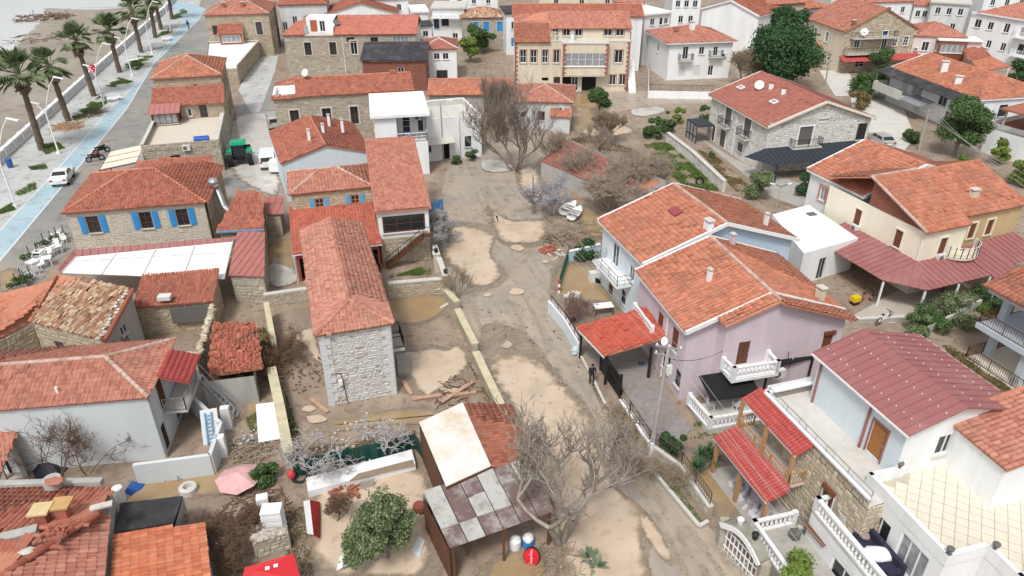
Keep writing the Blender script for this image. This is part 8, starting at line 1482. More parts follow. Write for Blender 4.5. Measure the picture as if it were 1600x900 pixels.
leafy('bush', 'ivy-green bush in the junk yard behind the pink parasol', P(412, 752), 1.1, 1.7, LEAF, 27, 1400, .16, .02, 8, cat='bush', flat=.6); leafy('bush', 'green-leaved bramble over the ruined tile roof', P(412, 575), 2.8, 3.0, WEED, 28, 2200, .15, .2, 10, cat='bush'); leafy('bush', 'bush by the entrance of the flat-roofed white house', P(742, 252), 1.2, 2.2, LEAF, 29, 1000, .18, .02, 7, cat='bush'); leafy('bush', 'potted greenery below the window of the flat-roofed white house', P(712, 256), 1.0, 1.6, LEAF, 30, 700, .16, .02, 6, cat='bush')
for i, (u, v, w, lab) in enumerate([(1462, 515, 3.4, 'dense shrub beside the white bicycle'), (1500, 500, 4.2, 'dense dark shrub in the middle of the shrubby strip'), (1545, 478, 3.6, 'dense shrub near the grey-framed house'), (1428, 520, 2.0, 'sparse shrub beside the canopy post')]): leafy('bush', lab, P(u, v), 1.6, w, LEAFO if i % 2 else LEAF, 60+i, 1500, .16, .05, 8, cat='bush')
leafy('bush', 'tree by the lean-to roofs at the right edge', P(1590, 130), 3.5, 5, LEAFD, 70, 1800, .3, .1, 10, cat='bush')
leafy('bush', 'small magenta-flowered bush by the courtyard wall', P(975, 686), .9, 1.0, leafmat('magenta_leaf', (.26, .05, .10), (.34, .10, .16)), 71, 500, .1, .05, 5, cat='bush')
leafy('tree', 'tree showing behind the bottom edge of the white terrace houses', P(1375, 118), 4.0, 5.0, LEAF, 72, 2200, .3, .1, 10)
# sword-leaved yucca and agave
def spiky(name, label, base, n, L, w, seed, heads=1, h=0., mat=None):
    R = random.Random(seed); t = thing(name, label, 'plant', P(*base)); b = OFF[t.name]; g = G()
    hs_ = [b+Vector((R.gauss(0, .35), R.gauss(0, .3), h*R.uniform(.6, 1))) for _ in range(heads)] if heads > 1 else [b+Z*h]
    if h: 
        tg = G(); [tg.tube(b, q, .1, .08, 7) for q in hs_]; tg.build('trunk', BARK, t)
    for q in hs_:
        for i in range(n):
            a = R.uniform(0, 6.28); el = R.uniform(-.3, 1.3); d = Vector((math.cos(a)*math.cos(el), math.sin(a)*math.cos(el), math.sin(el))); s = d.cross(Z).normalized()*w; l = L*R.uniform(.75, 1.1); g.add([q-s*.6, q+s*.6, q+d*l*.55+s, q+d*l-Z*l*.1, q+d*l*.55-s], [(0, 1, 2, 4), (2, 3, 4)])
    g.build('leaves', mat or LEAFD, t)['kind'] = 'stuff'
spiky('yucca', 'sword-leaved yucca standing in the flooded garden', (1094, 738), 46, .75, .035, 1, 4, 1.3); spiky('agave', 'broad-leaved agave clump at the foot of the big bare tree', (905, 880), 16, .8, .1, 2, 2, 0., leafmat('agave_leaf', (.13, .17, .11), (.2, .24, .16)))
# ================================================================= LOOSE THINGS
def solo(name, label, cat, g, mat, p, group=None, smooth=False): return tag(g.build(name, mat, None, p, smooth), label, cat, group)
# low red roof under the bare bushes
lh = thing('tiled_house', 'low house whose dark red tile roof is half hidden by the grey bare bushes', 'house', P(930, 285)); LA, LB, LC, LD = P(846, 252, 1.8), P(985, 310, 1.8), P(1040, 288, 2.7), P(888, 222, 2.7); lm = tilemat('dim_red_tile', [(.28, .10, .075), (.34, .13, .10), (.22, .08, .06)], (.18, .12, .1), .6)
roof(lh, [LA, LB, LC, LD], lm, .3, .38); q = [xy(LA), xy(LB), xy(LC), xy(LD)]; wall(lh, q[0], q[1], 0, 1.75, [], GREYW); wall(lh, q[1], q[2], 0, 2.0, [], GREYW, gable=(1., 1.1)); wall(lh, q[3], q[0], 0, 2.0, [], GREYW, gable=(0., 1.1)); wall(lh, q[2], q[3], 0, 3.1, [], GREYW)
# tyre tracks pressed in the street mud
TRK = ground_mat('track_mud', (.33, .26, .19), (.39, .32, .245), (.25, .19, .14), .15, .5, .8, .5)
def track(pts, w, i):
    q = [xy(P(*p)) for p in pts]; L_, R_ = [], []
    for k, p in enumerate(q):
        d = (q[min(k+1, len(q)-1)]-q[max(k-1, 0)]).normalized(); n = Vector((-d.y, d.x, 0)); a = w*random.uniform(.6, 1.2)/2; L_.append(at(p+n*a, .016)); R_.append(at(p-n*a*random.uniform(.7, 1.3), .016))
    sheet('tyre_track', L_+R_[::-1], TRK, .016, raw=True)
random.seed(5)
for i, (c_, r, a0, a1, st) in enumerate(((( 795, 372), 17, -60, 70, .62), ((795, 372), 24, -55, 75, .62), ((795, 374), 31, -50, 80, .6), ((795, 376), 38, -40, 85, .6))): track([(c_[0]+r*math.cos(math.radians(a0+(a1-a0)*k/14)), c_[1]+r*1.1*math.sin(math.radians(a0+(a1-a0)*k/14))) for k in range(15)], .28, i)
for i, (a, b) in enumerate((((745, 300), (760, 350)), ((756, 298), (772, 352)), ((800, 470), (835, 545)), ((818, 462), (862, 548)), ((930, 640), (1010, 780)), ((950, 640), (1040, 800)), ((1040, 830), (1075, 900)), ((1075, 820), (1130, 900)), ((1060, 840), (1110, 905)), ((960, 185), (1070, 168)), ((955, 192), (1080, 176)), ((740, 470), (752, 520)))): track([(a[0]+(b[0]-a[0])*k/12+random.uniform(-1.5, 1.5), a[1]+(b[1]-a[1])*k/12) for k in range(13)], .34, i)
# dinghies
def boat(label, pos, head, L=3.0):
    t = thing('dinghy', label, 'boat', (0, 0, 0), 'white dinghies in the street mud'); n = 9; g = G(); rows = []
    for k in range(n+1):
        x = k/n; hw = .62*math.sin(math.pi*min(1, .28+x*.72))**.8 if x < 1 else .0; z = .42+.12*x*x; rows.append([Vector(((x-.5)*L, s*hw*w_, zz)) for s, w_, zz in ((-1, 1, z), (-1, .75, .12), (0, 0, .0), (1, .75, .12), (1, 1, z))])
    vs = [p for r in rows for p in r]; fs = [(k*5+i, k*5+i+1, (k+1)*5+i+1, (k+1)*5+i) for k in range(n) for i in range(4)]; g.add(vs, fs); g.add(rows[0], [(0, 1, 2, 3, 4)]); g.add([v+Vector((0, 0, .04-.0))*1 for v in vs], [(k*5+i, k*5+i+1, (k+1)*5+i+1, (k+1)*5+i) for k in range(n) for i in range(4)]); g.build('hull', WPAINT, t)
    dk = G(); dk.add([rows[k][0]*.97+Z*.0 for k in range(5, n+1)]+[rows[k][4]*.97 for k in range(n, 4, -1)], [tuple(range(10))]); dk.build('foredeck', WPAINT, t)
    for x in (-.28, .02): G().box(((x)*L, 0, .3), .22, .95, .05).build('thwart', ROLL if x < 0 else PALEC, t)
    t.location = pos; t.rotation_euler = (.12, .05, head); return t
boat('larger white dinghy, the left of the pair lying in the mud', P(889, 328, .1), heading((880, 336), (902, 316)), 3.3); boat('white dinghy with dark thwarts, right of the larger dinghy', P(899, 336, .12), heading((890, 346), (908, 324)), 3.1)
# debris heap, bricks
def twigs(name, label, cat, c, n, rad, L, mat, seed, w=.035, flat=.35, mat2=None):
    R = random.Random(seed); g = G(); c = Vector(c)
    for _ in range(n):
        a = R.uniform(0, 6.28); r_ = rad*math.sqrt(R.random()); p = c+Vector((math.cos(a)*r_, math.sin(a)*r_, flat*(1-r_/rad)*R.random()+.03)); d = Vector((R.gauss(0, 1), R.gauss(0, 1), R.gauss(0, .22))).normalized()*L*R.uniform(.4, 1.2); g.bar(p-d/2+Z*.02, p+d/2+Z*.02, w*R.uniform(.5, 1.3))
    o = solo(name, label, cat, g, mat, c); o['kind'] = 'stuff' if False else 'thing'; return o
twigs('branch_heap', 'heap of grey branches and debris beside the white dinghies', 'debris', P(905, 362), 150, 2.6, 1.5, BARKT, 1); twigs('branch_heap', 'brown heap of washed-up branches at the foot of the blue-yard wall', 'debris', P(880, 378), 70, 1.8, 1.2, BARKB, 2)
twigs('branch_heap', 'larger pile of cut pale branches by the shorter palm', 'debris', P(107, 198), 90, 2.0, 2.4, PLANK, 3, .07); twigs('branch_heap', 'smaller long pile of branches on the promenade grass near the flag lamp', 'debris', P(146, 178), 50, 1.8, 2.2, BARKB, 4, .05)
twigs('driftwood', 'dark drift line of seaweed sticks on the wet sand', 'debris', P(70, 28), 120, 6, 3.0, BARKB, 5, .12, .2); twigs('driftwood', 'scattered drift sticks on the beach beside the left palms', 'debris', P(62, 60), 60, 6, 2.6, BARKB, 6, .09, .1); twigs('debris', 'junk of sticks and rubble in the yard under the pink parasol', 'debris', P(400, 800), 130, 1.8, .8, BARKB, 7, .05, .5); twigs('debris', 'mixed rubble and sticks left of the tall cream-topped wall', 'debris', P(395, 705), 110, 1.4, .7, BARKT, 8, .05, .4); twigs('debris', 'twiggy litter at the foot of the big bare tree', 'debris', P(870, 885), 110, 1.8, .9, BARKT, 9, .03, .3); twigs('debris', 'dark clods and sticks along the muddy yard edge', 'debris', P(720, 620), 90, 2.2, .5, BARKB, 10, .06, .1)
def rubble(label, c, n, rad, s, mat, seed, name='rubble', ln=1.):
    R = random.Random(seed); g = G(); c = Vector(c)
    for k in range(n):
        a = R.uniform(0, 6.28); r_ = rad*math.sqrt(R.random()); z = .4*s*n**.33*(1-r_/rad)*R.random(); g.box(c+Vector((math.cos(a)*r_, math.sin(a)*r_, z)), s*R.uniform(.6, 1.5)*ln, s*R.uniform(.5, 1.), s*R.uniform(.4, .8), R.uniform(0, 3.1))
    o = solo(name, label, 'rubble', g, mat, c); return o
rubble('small stack of red bricks at the street corner by the green mesh fence', P(857, 392), 60, .75, .26, T_RED, 1, 'brick_stack'); rubble('pale rubble strewn at the brick stack', P(868, 398), 22, .9, .2, PALEC, 2)
rubble('heap of flood-soaked household rubbish under the timber pavilion', P(1245, 842), 90, 1.5, .3, M('mixed_rubbish', [(.50, .50, .52), (.12, .11, .11), (.40, .30, .18), (.22, .26, .34), (.6, .58, .55), (.3, .08, .06)], .8, .2, 3), 3); rubble('white bags of rubbish piled along the red-roofed pavilion', P(1168, 770), 34, 1.0, .34, M('white_bags', [(.6, .6, .64), (.48, .48, .54), (.7, .7, .72)], .6, .1), 4); rubble('row of pale sacks behind the front posts of the timber pavilion', P(1190, 800), 30, .9, .3, MC['white_bags'], 5)
rubble('light stones and clods along the net of the lower yard', P(560, 690), 90, 2.6, .13, PALEC, 6); rubble('dark clods in the muddy yard left of the long stone house', P(475, 590), 60, 1.8, .12, BARKB, 7); rubble('scattered clods on the street by the middle garden wall', P(800, 520), 26, 4., .1, BARKB, 8); rubble('scattered clods in the pale street water', P(850, 600), 20, 3.5, .09, BARKB, 9); rubble('white litter in the junk yard by the pink parasol', P(385, 690), 40, 1.1, .14, M('litter', [(.6, .6, .6), (.3, .3, .32), (.5, .45, .4)], .8, .1), 10); rubble('litter by the stone gateway', P(1165, 880), 18, .8, .14, MC['litter'], 11)
# planks
for i, (a, b, lab) in enumerate([((645, 623), (689, 617), 'long raw plank lying flat at the puddle edge in the stone house yard'), ((690, 628), (739, 596), 'raw plank lying diagonally across another in the yard'), ((698, 619), (744, 612), 'raw plank crossed by the diagonal plank in the yard'), ((485, 622), (512, 644), 'broken plank left of the long stone house wall'), ((630, 595), (643, 616), 'short plank stub beside the long stone house'), ((689, 481), (704, 472), 'pale board lying at the foot of the leaning garden wall')]): pa, pb = P(*a, .1+.05*(i == 1)*2), P(*b, .1); g = G(); g.bar(pa, pb, .28, .08); solo('plank', lab, 'plank', g, PALEC if i == 5 else PLANK, (pa+pb)/2)
# slab beside the stone house, white sheet panels
g = G().prism([P(620, 558), P(640, 556), P(642, 586), P(622, 588)], .25); solo('concrete_slab', 'concrete doorstep slab against the long stone house', 'slab', g, CONC, P(630, 570))
a = P(401, 690); g = G().prism([P(404, 692, .25), P(439, 686, .1), P(428, 629, .9), P(400, 633, 1.0)], .06); solo('white_board', 'big white sheet panel leaning on the tall cream-topped wall', 'panel', g, WPAINT, a)
# green net with posts
nt_ = thing('net_fence', 'dark green net fence on posts round the lower pond', 'fence', P(600, 700)); GN = M('green_net', (.012, .075, .06), .8, .3, 3, .3); ns = [P(462, 745), P(510, 735), P(560, 724), P(610, 713), P(650, 702), P(668, 730), P(690, 768)]
for a, b in zip(ns, ns[1:]):
    g = G(); k = 8
    for i in range(k):
        p0, p1 = a.lerp(b, i/k), a.lerp(b, (i+1)/k); d = Vector((0, .05*math.sin(i*2.1), 0)); g.add([p0+d, p1-d, p1-d+Z*(1.25+.06*math.sin(i*1.7)), p0+d+Z*(1.25+.06*math.sin(i*1.7-1.7))], [(0, 1, 2, 3)])
    g.build('net', GN, nt_)
for q in ns: G().tube(q, q+Z*1.45, .05, .05, 6).build('post', WOOD, nt_)
g = G(); g.prism([P(483, 778, 0), P(650, 735, 0), P(644, 712, 0), P(480, 757, 0)], .5); tr_ = solo('white_trough', 'long white flooded trough wall across the pond', 'trough', g, PALEP, P(565, 748)); tr_.data.materials[0] = WPAINT
g = G().prism([P(545, 752, .53), P(648, 727, .53), P(645, 718, .53), P(560, 740, .53)], .01); solo('trough_water', 'muddy water standing in the white trough', 'water', g, OCHW, P(600, 735, .53))
rubble('row of roof tiles and bricks stacked on the pond side of the white trough', P(541, 766), 40, .9, .22, T_BRN, 20, 'brick_stack', 1.6); g = G().obox(P(564, 766), Vector((.7, .25, 0)), Vector((0, .1, 0)), Z*.6); solo('board', 'grey square board leaning on the white trough', 'board', g, CONC, P(568, 764))
g = G().prism([P(480, 782, .0), P(488, 842, 0), P(498, 838, .0), P(492, 780, 0)], .02); g2 = G(); a, b, c_, d_, e_, f_ = P(474, 784, .25), P(480, 834, .25), P(484, 782, .8), P(490, 836, .8), P(500, 785, .2), P(500, 842, .2)
g2 = G().prism([c_, e_, f_, d_], .05); rs_ = thing('roof_scrap', 'red and white ridged roof scrap at the pond edge', 'roof scrap', P(488, 812)); g2.build('red_side', M('scrap_red', (.36, .03, .03), .7), rs_); G().prism([a, c_, d_, b], .05).build('white_side', WPAINT, rs_)
q = P(656, 800); solo('clay_pot', 'tipped terracotta pot at the edge of the lower pond', 'pot', G().lathe(q, [(.2, 0), (.38, .3), (.32, .55), (.24, .6)], 12), T_RED, q)
g = G().prism([P(642, 860, .05), P(655, 872, .05), P(664, 845, .1), P(655, 838, .1)], .04); solo('white_sheet', 'white plastic sheet floating beside the olive tree', 'sheet', g, PALEP, P(655, 858)); g = G().prism([P(526, 892, .3), P(545, 882, .4), P(540, 864, .9), P(530, 872, .8)], .05); solo('white_sack', 'crumpled white sack under the small olive bush', 'sack', g, WPAINT, P(535, 885))
# stacked foam crates
st_ = thing('crate_stack', 'tall stack of white plastic trays beside the green net', 'stack', P(432, 832)); q = P(432, 838); tmesh = None
for k in range(18):
    if tmesh is None: o = G().box(OFF[st_.name], 1.0, .75, .085, .1).build('tray', WPAINT, st_); tmesh = o
    else: o = tmesh.copy(); COL.objects.link(o); o.parent = st_
    o.location = Vector((random.uniform(-.02, .02), random.uniform(-.02, .02), .1*k)); 
q = P(412, 790); g = G()
for k in range(5): g.box(q+Z*.14*k, .6, .5, .11, .3)
solo('tray_stack', 'small stack of white trays left of the tall tray stack', 'stack', g, WPAINT, q)
# pink parasol
pp_ = thing('parasol', 'faded pink octagonal parasol lying open in the junk yard', 'parasol', P(370, 745)); c_ = P(371, 738, .95)
for k in range(8):
    a0, a1 = 2*math.pi*k/8+.2, 2*math.pi*(k+1)/8+.2; R_ = 1.28; p0, p1 = c_+Vector((R_*math.cos(a0), R_*.95*math.sin(a0), -.45+.1*math.sin(k*2))), c_+Vector((R_*math.cos(a1), R_*.95*math.sin(a1), -.45+.1*math.sin(k*2+2))); m0 = (c_+p0)/2+Z*.1; m1 = (c_+p1)/2+Z*.1; G().add([c_, m0, p0, p1, m1], [(0, 1, 4), (1, 2, 3, 4)]).build('panel', M('faded_pink', (.62, .36, .36), .8, .1, 1.2, 0, 0, (.72, .6, .58), .5, .8), pp_)
G().tube(at(c_, .05), c_-Z*.02, .03).build('pole', STEEL, pp_)
# tyres, buoy, drums, tarps
def tyre(label, p, tilt=0, r=.36):
    g = G(); n = 16; m = 6; vs = []
    for i in range(n):
        a = 2*math.pi*i/n
        for j in range(m): b = 2*math.pi*j/m; vs.append(Vector(((r+.11*math.cos(b))*math.cos(a), (r+.11*math.cos(b))*math.sin(a), .11*math.sin(b)+.12)))
    g.add(vs, [(i*m+j, ((i+1) % n)*m+j, ((i+1) % n)*m+(j+1) % m, i*m+(j+1) % m) for i in range(n) for j in range(m)]); o = solo('tyre', label, 'tyre', g, TYRE, Vector()); o.location = p; o.rotation_euler = (tilt, 0, 0); return o
tyre('black tyre lying beside the red buoy at the net corner', P(470, 744, .1), .5, .42); tyre('old tyre standing beside the white-capped wall on the green bank', P(1093, 283, .3), 1.2, .4)
solo('buoy', 'red buoy hung at the corner of the green net', 'buoy', G().lump(P(455, 741, .45), .24, .24, .3, 9, 6, .05, 1), M('buoy_red', (.6, .06, .08), .5), P(455, 741, .3))
def cloth(label, pts, mat, name='tarpaulin', seed=0, h=.3):
    R = random.Random(seed); q = [P(*p) for p in pts]; c = sum(q, Vector())/len(q)+Z*h; g = G(); n = len(q); mids = [c.lerp(p, .55)+Z*R.uniform(-.1, .25) for p in q]
    g.add([c]+mids+q, [(0, 1+i, 1+(i+1) % n) for i in range(n)]+[(1+i, n+1+i, n+1+(i+1) % n, 1+(i+1) % n) for i in range(n)]); return solo(name, label, 'tarpaulin', g, mat, c-Z*h)
cloth('blue tarpaulin dropped in the ochre water under the long white house', [(192, 772), (205, 752), (232, 755), (222, 768), (204, 778)], M('tarp_blue', (.03, .10, .33), .6, .2, 3)); cloth('dark tarpaulin heap under the bare saplings at the long white wall', [(48, 728), (58, 715), (92, 716), (110, 728), (95, 745), (55, 748)], M('tarp_dark', (.03, .035, .05), .7, .3, 3), seed=2, h=.6); cloth('blue tarpaulin bunched at the outside stair by the whitish bare tree', [(668, 355), (672, 318), (692, 310), (694, 340), (684, 360)], M('tarp_sky', (.05, .20, .46), .6, .2, 3), seed=3, h=1.0)
solo('plastic_drum', 'white plastic drum behind the black felt roof', 'drum', G().lathe(P(190, 783, 0), [(.26, 0), (.28, .1), (.28, 1.), (.2, 1.05)], 12), WPAINT, P(190, 783)); solo('well_ring', 'grey stone ring lying in the ochre water', 'ring', G().lathe(P(295, 768, 0), [(.5, 0), (.48, .35), (.24, .4), (.22, .1)], 14), PALEC, P(295, 768))
g = G(); q = P(258, 755); g.path([q, q+Vector((.0, .3, .5)), q+Vector((.7, .3, .5)), q+Vector((.7, 0, 0)), q+Vector((1., .5, .3))], .03, 5); solo('chair_frame', 'bent metal chair frame standing in the ochre water', 'chair', g, STEEL, q)
# red sheet at bottom, stone stub
rd = thing('red_awning', 'bright red sheet awning with two white squares at the bottom edge', 'awning', P(430, 890)); A_ = [P(378, 910, 1.6), P(470, 905, 1.6), P(459, 866, 1.9), P(383, 888, 1.9)]; G().prism(A_, .06).build('sheet', M('awning_red', (.52, .02, .03), .6, .1), rd)
for u, v in ((418, 888), (431, 884)): q = P(u, v, 1.86); G().box(q+Z*.0, .2, .18, .03, .3).build('white_square', WPAINT, rd)
for q in A_: G().tube(at(q, 0), q, .04).build('post', WOOD, rd)
w_ = thing('stone_wall', 'stub of rubble wall behind the bright red sheet awning', 'wall', P(425, 850)); a, b = P(400, 868), P(455, 852); G().bar(a+Z*.6, b+Z*.6, .5, 1.2).build('wall', MORTAR, w_); e = (b-a).normalized(); n = Vector((e.y, -e.x, 0)); stonefield(w_, a+n*.25, b+n*.25, .02, 1.2, [], STONEC['grey'], .24, .4, .04); g = G(); [g.lump(a.lerp(b, random.random())+Vector((0, random.uniform(-.2, .2), 1.22)), .26, .2, .12, 6, 4, .3, k) for k in range(14)]; g.build('capstones', STONEC['grey'], w_)
bn = thing('pallet', 'grey weathered boards lying beside the tall tray stack', 'pallet', P(405, 830))
for k in range(6): a, b = P(394+4*k, 838-1*k), P(398+3.4*k, 796-1*k); G().bar(a+Z*.12, b+Z*.12, .16, .05).build('plank', PLANK if k % 2 else PALEC, bn)
# sign disc and bags under the sheet roof
sd_ = thing('round_sign', 'round red drink sign with white lettering leaning beside blue and white drums', 'sign', P(830, 878)); q = P(830, 880)+Z*.45; u1, v1 = Vector((.92, -.2, .1)).normalized(), Vector((.05, .35, .9)).normalized(); nn = u1.cross(v1); nn = -nn if nn.y > 0 else nn
def disc(r, d, n=24): return [q+u1*r*math.cos(2*math.pi*k/n)+v1*r*1.25*math.sin(2*math.pi*k/n)+nn*d for k in range(n)]
G().prism(disc(.42, -.08), nn*.05).build('rim', BLACK, sd_); G().add(disc(.38, .0), [tuple(range(24))]).build('disc', M('sign_red', (.58, .015, .03), .4), sd_); text('Coca-Cola', q-v1*.42-u1*-.06+nn*.012, v1, -u1, .19, WPAINT, sd_)
for i, (u, v, m_, lab) in enumerate([(805, 856, WPAINT, 'white lidded drum under the patchwork sheet roof'), (825, 852, WPAINT, 'blue-and-white drum beside the round red sign')]): q2 = P(u, v); dr = thing('drum', lab, 'drum', q2); G().lathe(q2, [(.28, 0), (.3, .25), (.3, .5)], 12).build('body', BLUEP if i else m_, dr); G().lump(q2+Z*.55, .3, .3, .2, 10, 5, .12, i).build('sack_top', WPAINT, dr)
# white chairs, table in the cluttered yard; cafe chairs
def chair_proto(mat):
    t = thing('plastic_chair', 'x', 'chair'); G().box((0, 0, .42), .46, .46, .05).build('seat', mat, t); G().obox(Vector((-.23, -.23, .45)), Vector((-.05, 0, .45)), Vector((0, .46, 0)), Vector((.04, 0, 0))).build('backrest', mat, t)
    for x in (-.2, .2):
        for y in (-.2, .2): G().bar((x, y, 0), (x*.9, y*.9, .42), .05).build('leg', mat, t)
    for y in (-.24, .24): G().bar((-.22, y, .65), (.18, y, .62), .05).bar((.18, y, .62), (.18, y, .42), .05).build('armrest', mat, t)
    return t
C0 = chair_proto(WPAINT); C0.location = P(887, 470); C0.rotation_euler = (0, 0, 2.4); C0['label'] = 'white plastic chair nearest the white boundary wall in the cluttered yard'
o = copy_tree(C0); o.location = P(896, 458, .25); o.rotation_euler = (1.5, .3, .7); o['label'] = 'white plastic chair knocked over behind the upright one'
caf = [(47, 438), (58, 428), (66, 420), (60, 412), (72, 408), (78, 402), (70, 396), (84, 398), (90, 388), (82, 384), (98, 392), (101, 380), (88, 376), (95, 370)]
cl_ = ['first', 'second', 'third', 'fourth', 'fifth', 'sixth', 'seventh', 'eighth', 'ninth', 'tenth', 'eleventh', 'twelfth', 'thirteenth', 'fourteenth']
for i, (u, v) in enumerate(caf): o = copy_tree(C0); o.location = P(u, v); o.rotation_euler = (0, 0, i*2.2); o['label'] = '%s white cafe chair from the bottom of the rows beside the restaurant canopy' % cl_[i]; o['group'] = 'white cafe chairs by the restaurant canopy'
T0_ = None
for i, (u, v) in enumerate(((63, 404), (76, 414), (90, 396), (54, 420))):
    if T0_ is None:
        T0_ = thing('cafe_table', 'x', 'table'); G().box((0, 0, .7), .8, .8, .05).build('table_top', WPAINT, T0_)
        for x in (-.32, .32):
            for y in (-.32, .32): G().bar((x, y, 0), (x, y, .7), .06).build('leg', WPAINT, T0_)
        o = T0_
    else: o = copy_tree(T0_)
    o.location = P(u, v); o.rotation_euler = (0, 0, .4*i); o['label'] = ['white cafe table in the middle of the chair rows', 'white cafe table nearest the restaurant canopy', 'white cafe table at the top of the chair rows', 'white cafe table at the bottom of the chair rows'][i]; o['group'] = 'white cafe tables'
for i, (u, v) in enumerate(((38, 444), (50, 408), (72, 388), (92, 378), (30, 452))):
    q = P(u, v); pt = thing('planter', ['leafy planter box with thin posts, %s along the cafe seating' % x for x in ('second from the bottom', 'third from the bottom', 'fourth from the bottom', 'topmost', 'lowest')][i], 'planter', q); G().box(q, 1.2, .35, .4, .9).build('box', CONC, pt); V, F = leaf_cloud([q+Vector((d*.35, d*.4, .6)) for d in (-1, 0, 1)], [.28]*3, 300, .1, i+80); npmesh('leaves', V, F, LEAF, pt)['kind'] = 'stuff'; G().bar(q, q+Z*1.5, .05).bar(q+Vector((.4, .5, 0)), q+Vector((.4, .5, 1.5)), .05).build('posts', IRON, pt)
tb = thing('table', 'white-topped garden table on thin black legs beside the red carport', 'table', P(942, 490)); q = P(942, 490); e = Vector((.97, .2, 0)); n_ = Vector((-.2, .97, 0)); G().obox(q-e*.75-n_*.4+Z*.72, e*1.5, n_*.8, Z*.05).build('table_top', WPAINT, tb)
for x in (-.7, .7):
    for y in (-.35, .35): G().bar(q+e*x+n_*y, q+e*x+n_*y+Z*.72, .05).build('leg', IRON, tb)
for i, (u, v, dx, dy, dz, rz, lab) in enumerate([(927, 440, .7, .65, .9, .3, 'white fridge-like box, leftmost of the appliances against the pale blue house'), (936, 442, .65, .6, .8, -.4, 'tilted white appliance with an open front between two others'), (946, 437, .8, .6, .75, .5, 'white appliance with a black opening nearest the blue house wall'), (938, 430, .7, .6, .7, .1, 'white appliance at the back of the heap by the blue house')]):
    q = P(u, v); ap = thing('appliance', lab, 'appliance', (0, 0, 0), 'white appliances by the blue house'); G().box((0, 0, 0), dx, dy, dz).build('cabinet', ACM, ap); G().obox(Vector((-dx*.36, -dy/2-.012, dz*.2)), Vector((dx*.72, 0, 0)), Vector((0, .01, 0)), Z*dz*.6).build('opening', BLACK if i in (1, 2) else WPAINT, ap); ap.location = q; ap.rotation_euler = (.12*(i == 1), .1*(i == 2), rz)
solo('rubbish_bag', 'white and blue knotted rubbish bag at the corner of the white boundary wall', 'bag', G().lump(P(899, 548, .3), .36, .3, .32, 9, 6, .18, 2), M('bag_white', (.5, .56, .6), .5, .25, 5), P(899, 548), smooth=False)
g = G(); q = P(1000, 572); g.obox(q, Vector((.4, .1, 0)), Vector((-.1, .4, .02)), Z*.04); sh_ = thing('shovel', 'blue shovel lying on the paved courtyard', 'shovel', q); g.build('blade', M('shovel_blue', (.05, .12, .30), .5), sh_); G().bar(q+Vector((.2, .4, .05)), q+Vector((.75, 1.5, .3)), .04).build('shaft', WOODL, sh_)
rw_ = thing('marker_post', 'red and white striped post at the street end of the green mesh fence', 'post', P(873, 458)); q = P(873, 458)
for k in range(4): G().box(q+Z*.3*k, .2, .2, .3).build('band', REDM if k % 2 else WPAINT, rw_)
# benches and bin on the promenade
for i, (u, v) in enumerate(((247, 76), (262, 64), (208, 98), (180, 158))):
    q = P(u, v); bn = thing('bench', ['white bench nearest the far grass bed of the promenade', 'farther white bench near the end of the lamps', 'white bench between the third and fourth street lamps', 'white bench with crates on the blue path edge'][i], 'bench', q); G().box(q+Z*.42, 2.0, .55, .08, .8).build('seat', WPAINT, bn); G().box(q+Vector((-.2, .25, .5)), 2.0, .1, .5, .8).build('backrest', WPAINT, bn)
    for s in (-1, 1): G().box(q+Vector((math.cos(.8), math.sin(.8), 0))*.75*s, .12, .5, .42, .8).build('leg', CONC, bn)
q = P(17, 262); bi = thing('bin', 'blue litter bin standing on the promenade', 'bin', q); G().lathe(q, [(.3, .1), (.34, 1.0), (.36, 1.05)], 10).build('body', M('bin_blue', (.04, .12, .36), .5), bi); G().lathe(q, [(.1, 0), (.1, .12)], 8).build('foot', STEEL, bi)
# trailer in the lane
tl_ = thing('trailer', 'white box trailer parked against the white gabled house in the lane', 'trailer', P(433, 268)); q = P(433, 270); G().box(q+Z*.4, 1.3, 1.6, 1.1, .1).build('box', WPAINT, tl_)
for s in (-1, 1): wheel(tl_, q+Vector((s*.7, 0, .3)), Vector((1, 0, 0)), .3, .16)
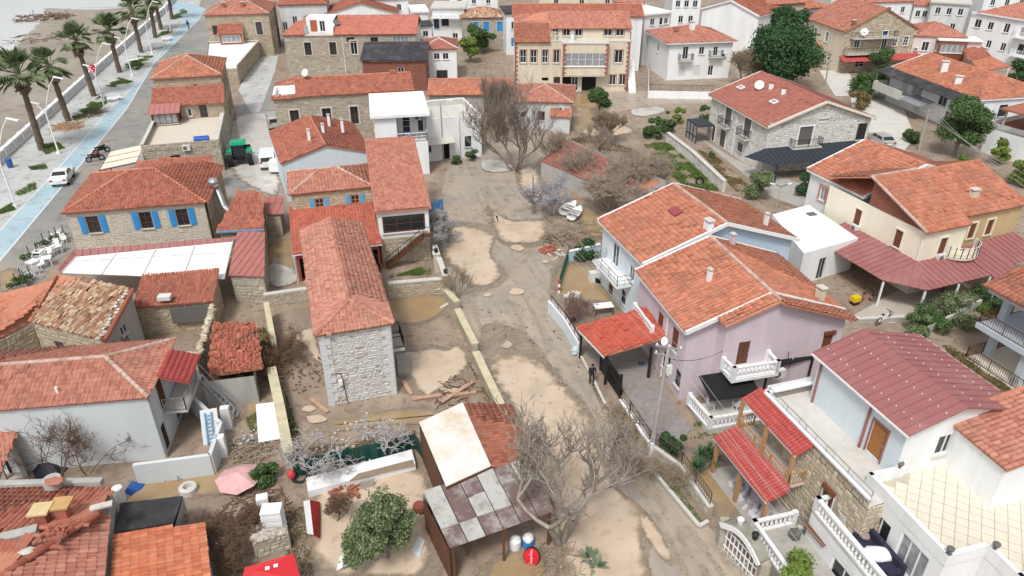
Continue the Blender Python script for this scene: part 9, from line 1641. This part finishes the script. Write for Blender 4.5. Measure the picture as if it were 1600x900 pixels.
# patio furniture and tubs by the burgundy canopy
q = P(1335, 475); cr = thing('crate', 'yellow plastic crate under the burgundy canopy', 'crate', q); G().box(q+Z*.3, .7, .5, .4, .4).build('crate', M('crate_yellow', (.70, .48, .02), .5), cr); G().box(q, .6, .45, .3, .4).build('stand', IRON, cr)
solo('tub', 'white round tub by the rear corner of the lilac duplex', 'tub', G().lathe(P(1313, 507), [(.3, 0), (.36, .4), (.3, .38)], 12), WPAINT, P(1313, 507)); solo('water_bottle', 'blue water bottle standing by the canopy corner', 'bottle', G().lathe(P(1343, 503), [(.16, 0), (.16, .35), (.06, .45), (.06, .5)], 10), M('bottle_blue', (.12, .3, .5), .3), P(1343, 503))
tb = thing('table', 'dark patio table under the burgundy canopy', 'table', P(1478, 452)); q = P(1478, 452); G().box(q+Z*.68, 1.8, .8, .07, .35).build('table_top', WOOD, tb)
for x in (-.75, .75):
    for y in (-.3, .3): G().box(q+Vector((x*.94-y*.34, x*.34+y*.94, 0)), .08, .08, .68, .35).build('leg', WOOD, tb)
for i, (x, y, a) in enumerate(((.45, 1.6, 0), (.9, 3.2, 2), (1.3, 4.4, 4))): o = copy_tree(C0); o.location = loc(c22b, ex1+x, y, .35); o.rotation_euler = (0, 0, a); o['label'] = ['plastic chair on the lilac veranda nearest the black awning', 'middle plastic chair on the lilac veranda', 'plastic chair at the far end of the lilac veranda'][i]
# rainwater pipes and cables on the plain walls
def pipe(root, p, h, mat=None): G().tube(p, p+Z*h, .05, .05, 7).bar(p+Z*h*.5-Vector((.09, 0, 0)), p+Z*h*.5+Vector((.09, 0, 0)), .03).build('downpipe', mat or PALEC, root)
pipe(B22b, loc(c22b, ex1-.24, 7.4, 0), 5.9, PINKW); pipe(B22b, loc(c22b, W2b*.64, .24, 0), 5.3, WPAINT); pipe(B22, loc(c22, W22*.93, .3, 0), 5.6); pipe(B14, loc(c14, W14*.5, .28, 0), 5.3, WPAINT); pipe(B12, loc(c12, .5, .38, 0), 5.8); pipe(B7, loc(c7, W7*.44, .2, 0), 6.3, WPAINT); pipe(B21b, at(cyi[0]-u2*.06+v2*.1, 2.9), 2.6, WPAINT); pipe(B5, loc(c5, 4.9, -.06, 0), 4.8); pipe(B34, loc(c34, W34-.1, .2, 0), 4.5, STEEL); pipe(B16, loc(c16, W16*.97, .15, 0), 6.4, WPAINT)
ins_ = loc(c22b, ex1-.26, 7.0, 3.4); G().path([ins_, ins_-Z*.5+Vector((-.3, -.8, 0)), ins_+Vector((-.6, -1.8, .1))], .02, 5).build('cable', IRON, B22b)
acunit(B12, loc(c12, 9.9, .3, 3.4), .16); acunit(B4, loc(c4, 5.2, 2.45, 5.6), .14); acunit(B7, loc(c7, W7*.6, .05, 2.6), .05); acunit(B10b, loc(c10b, 6.4, .1, 2.6), -.02)
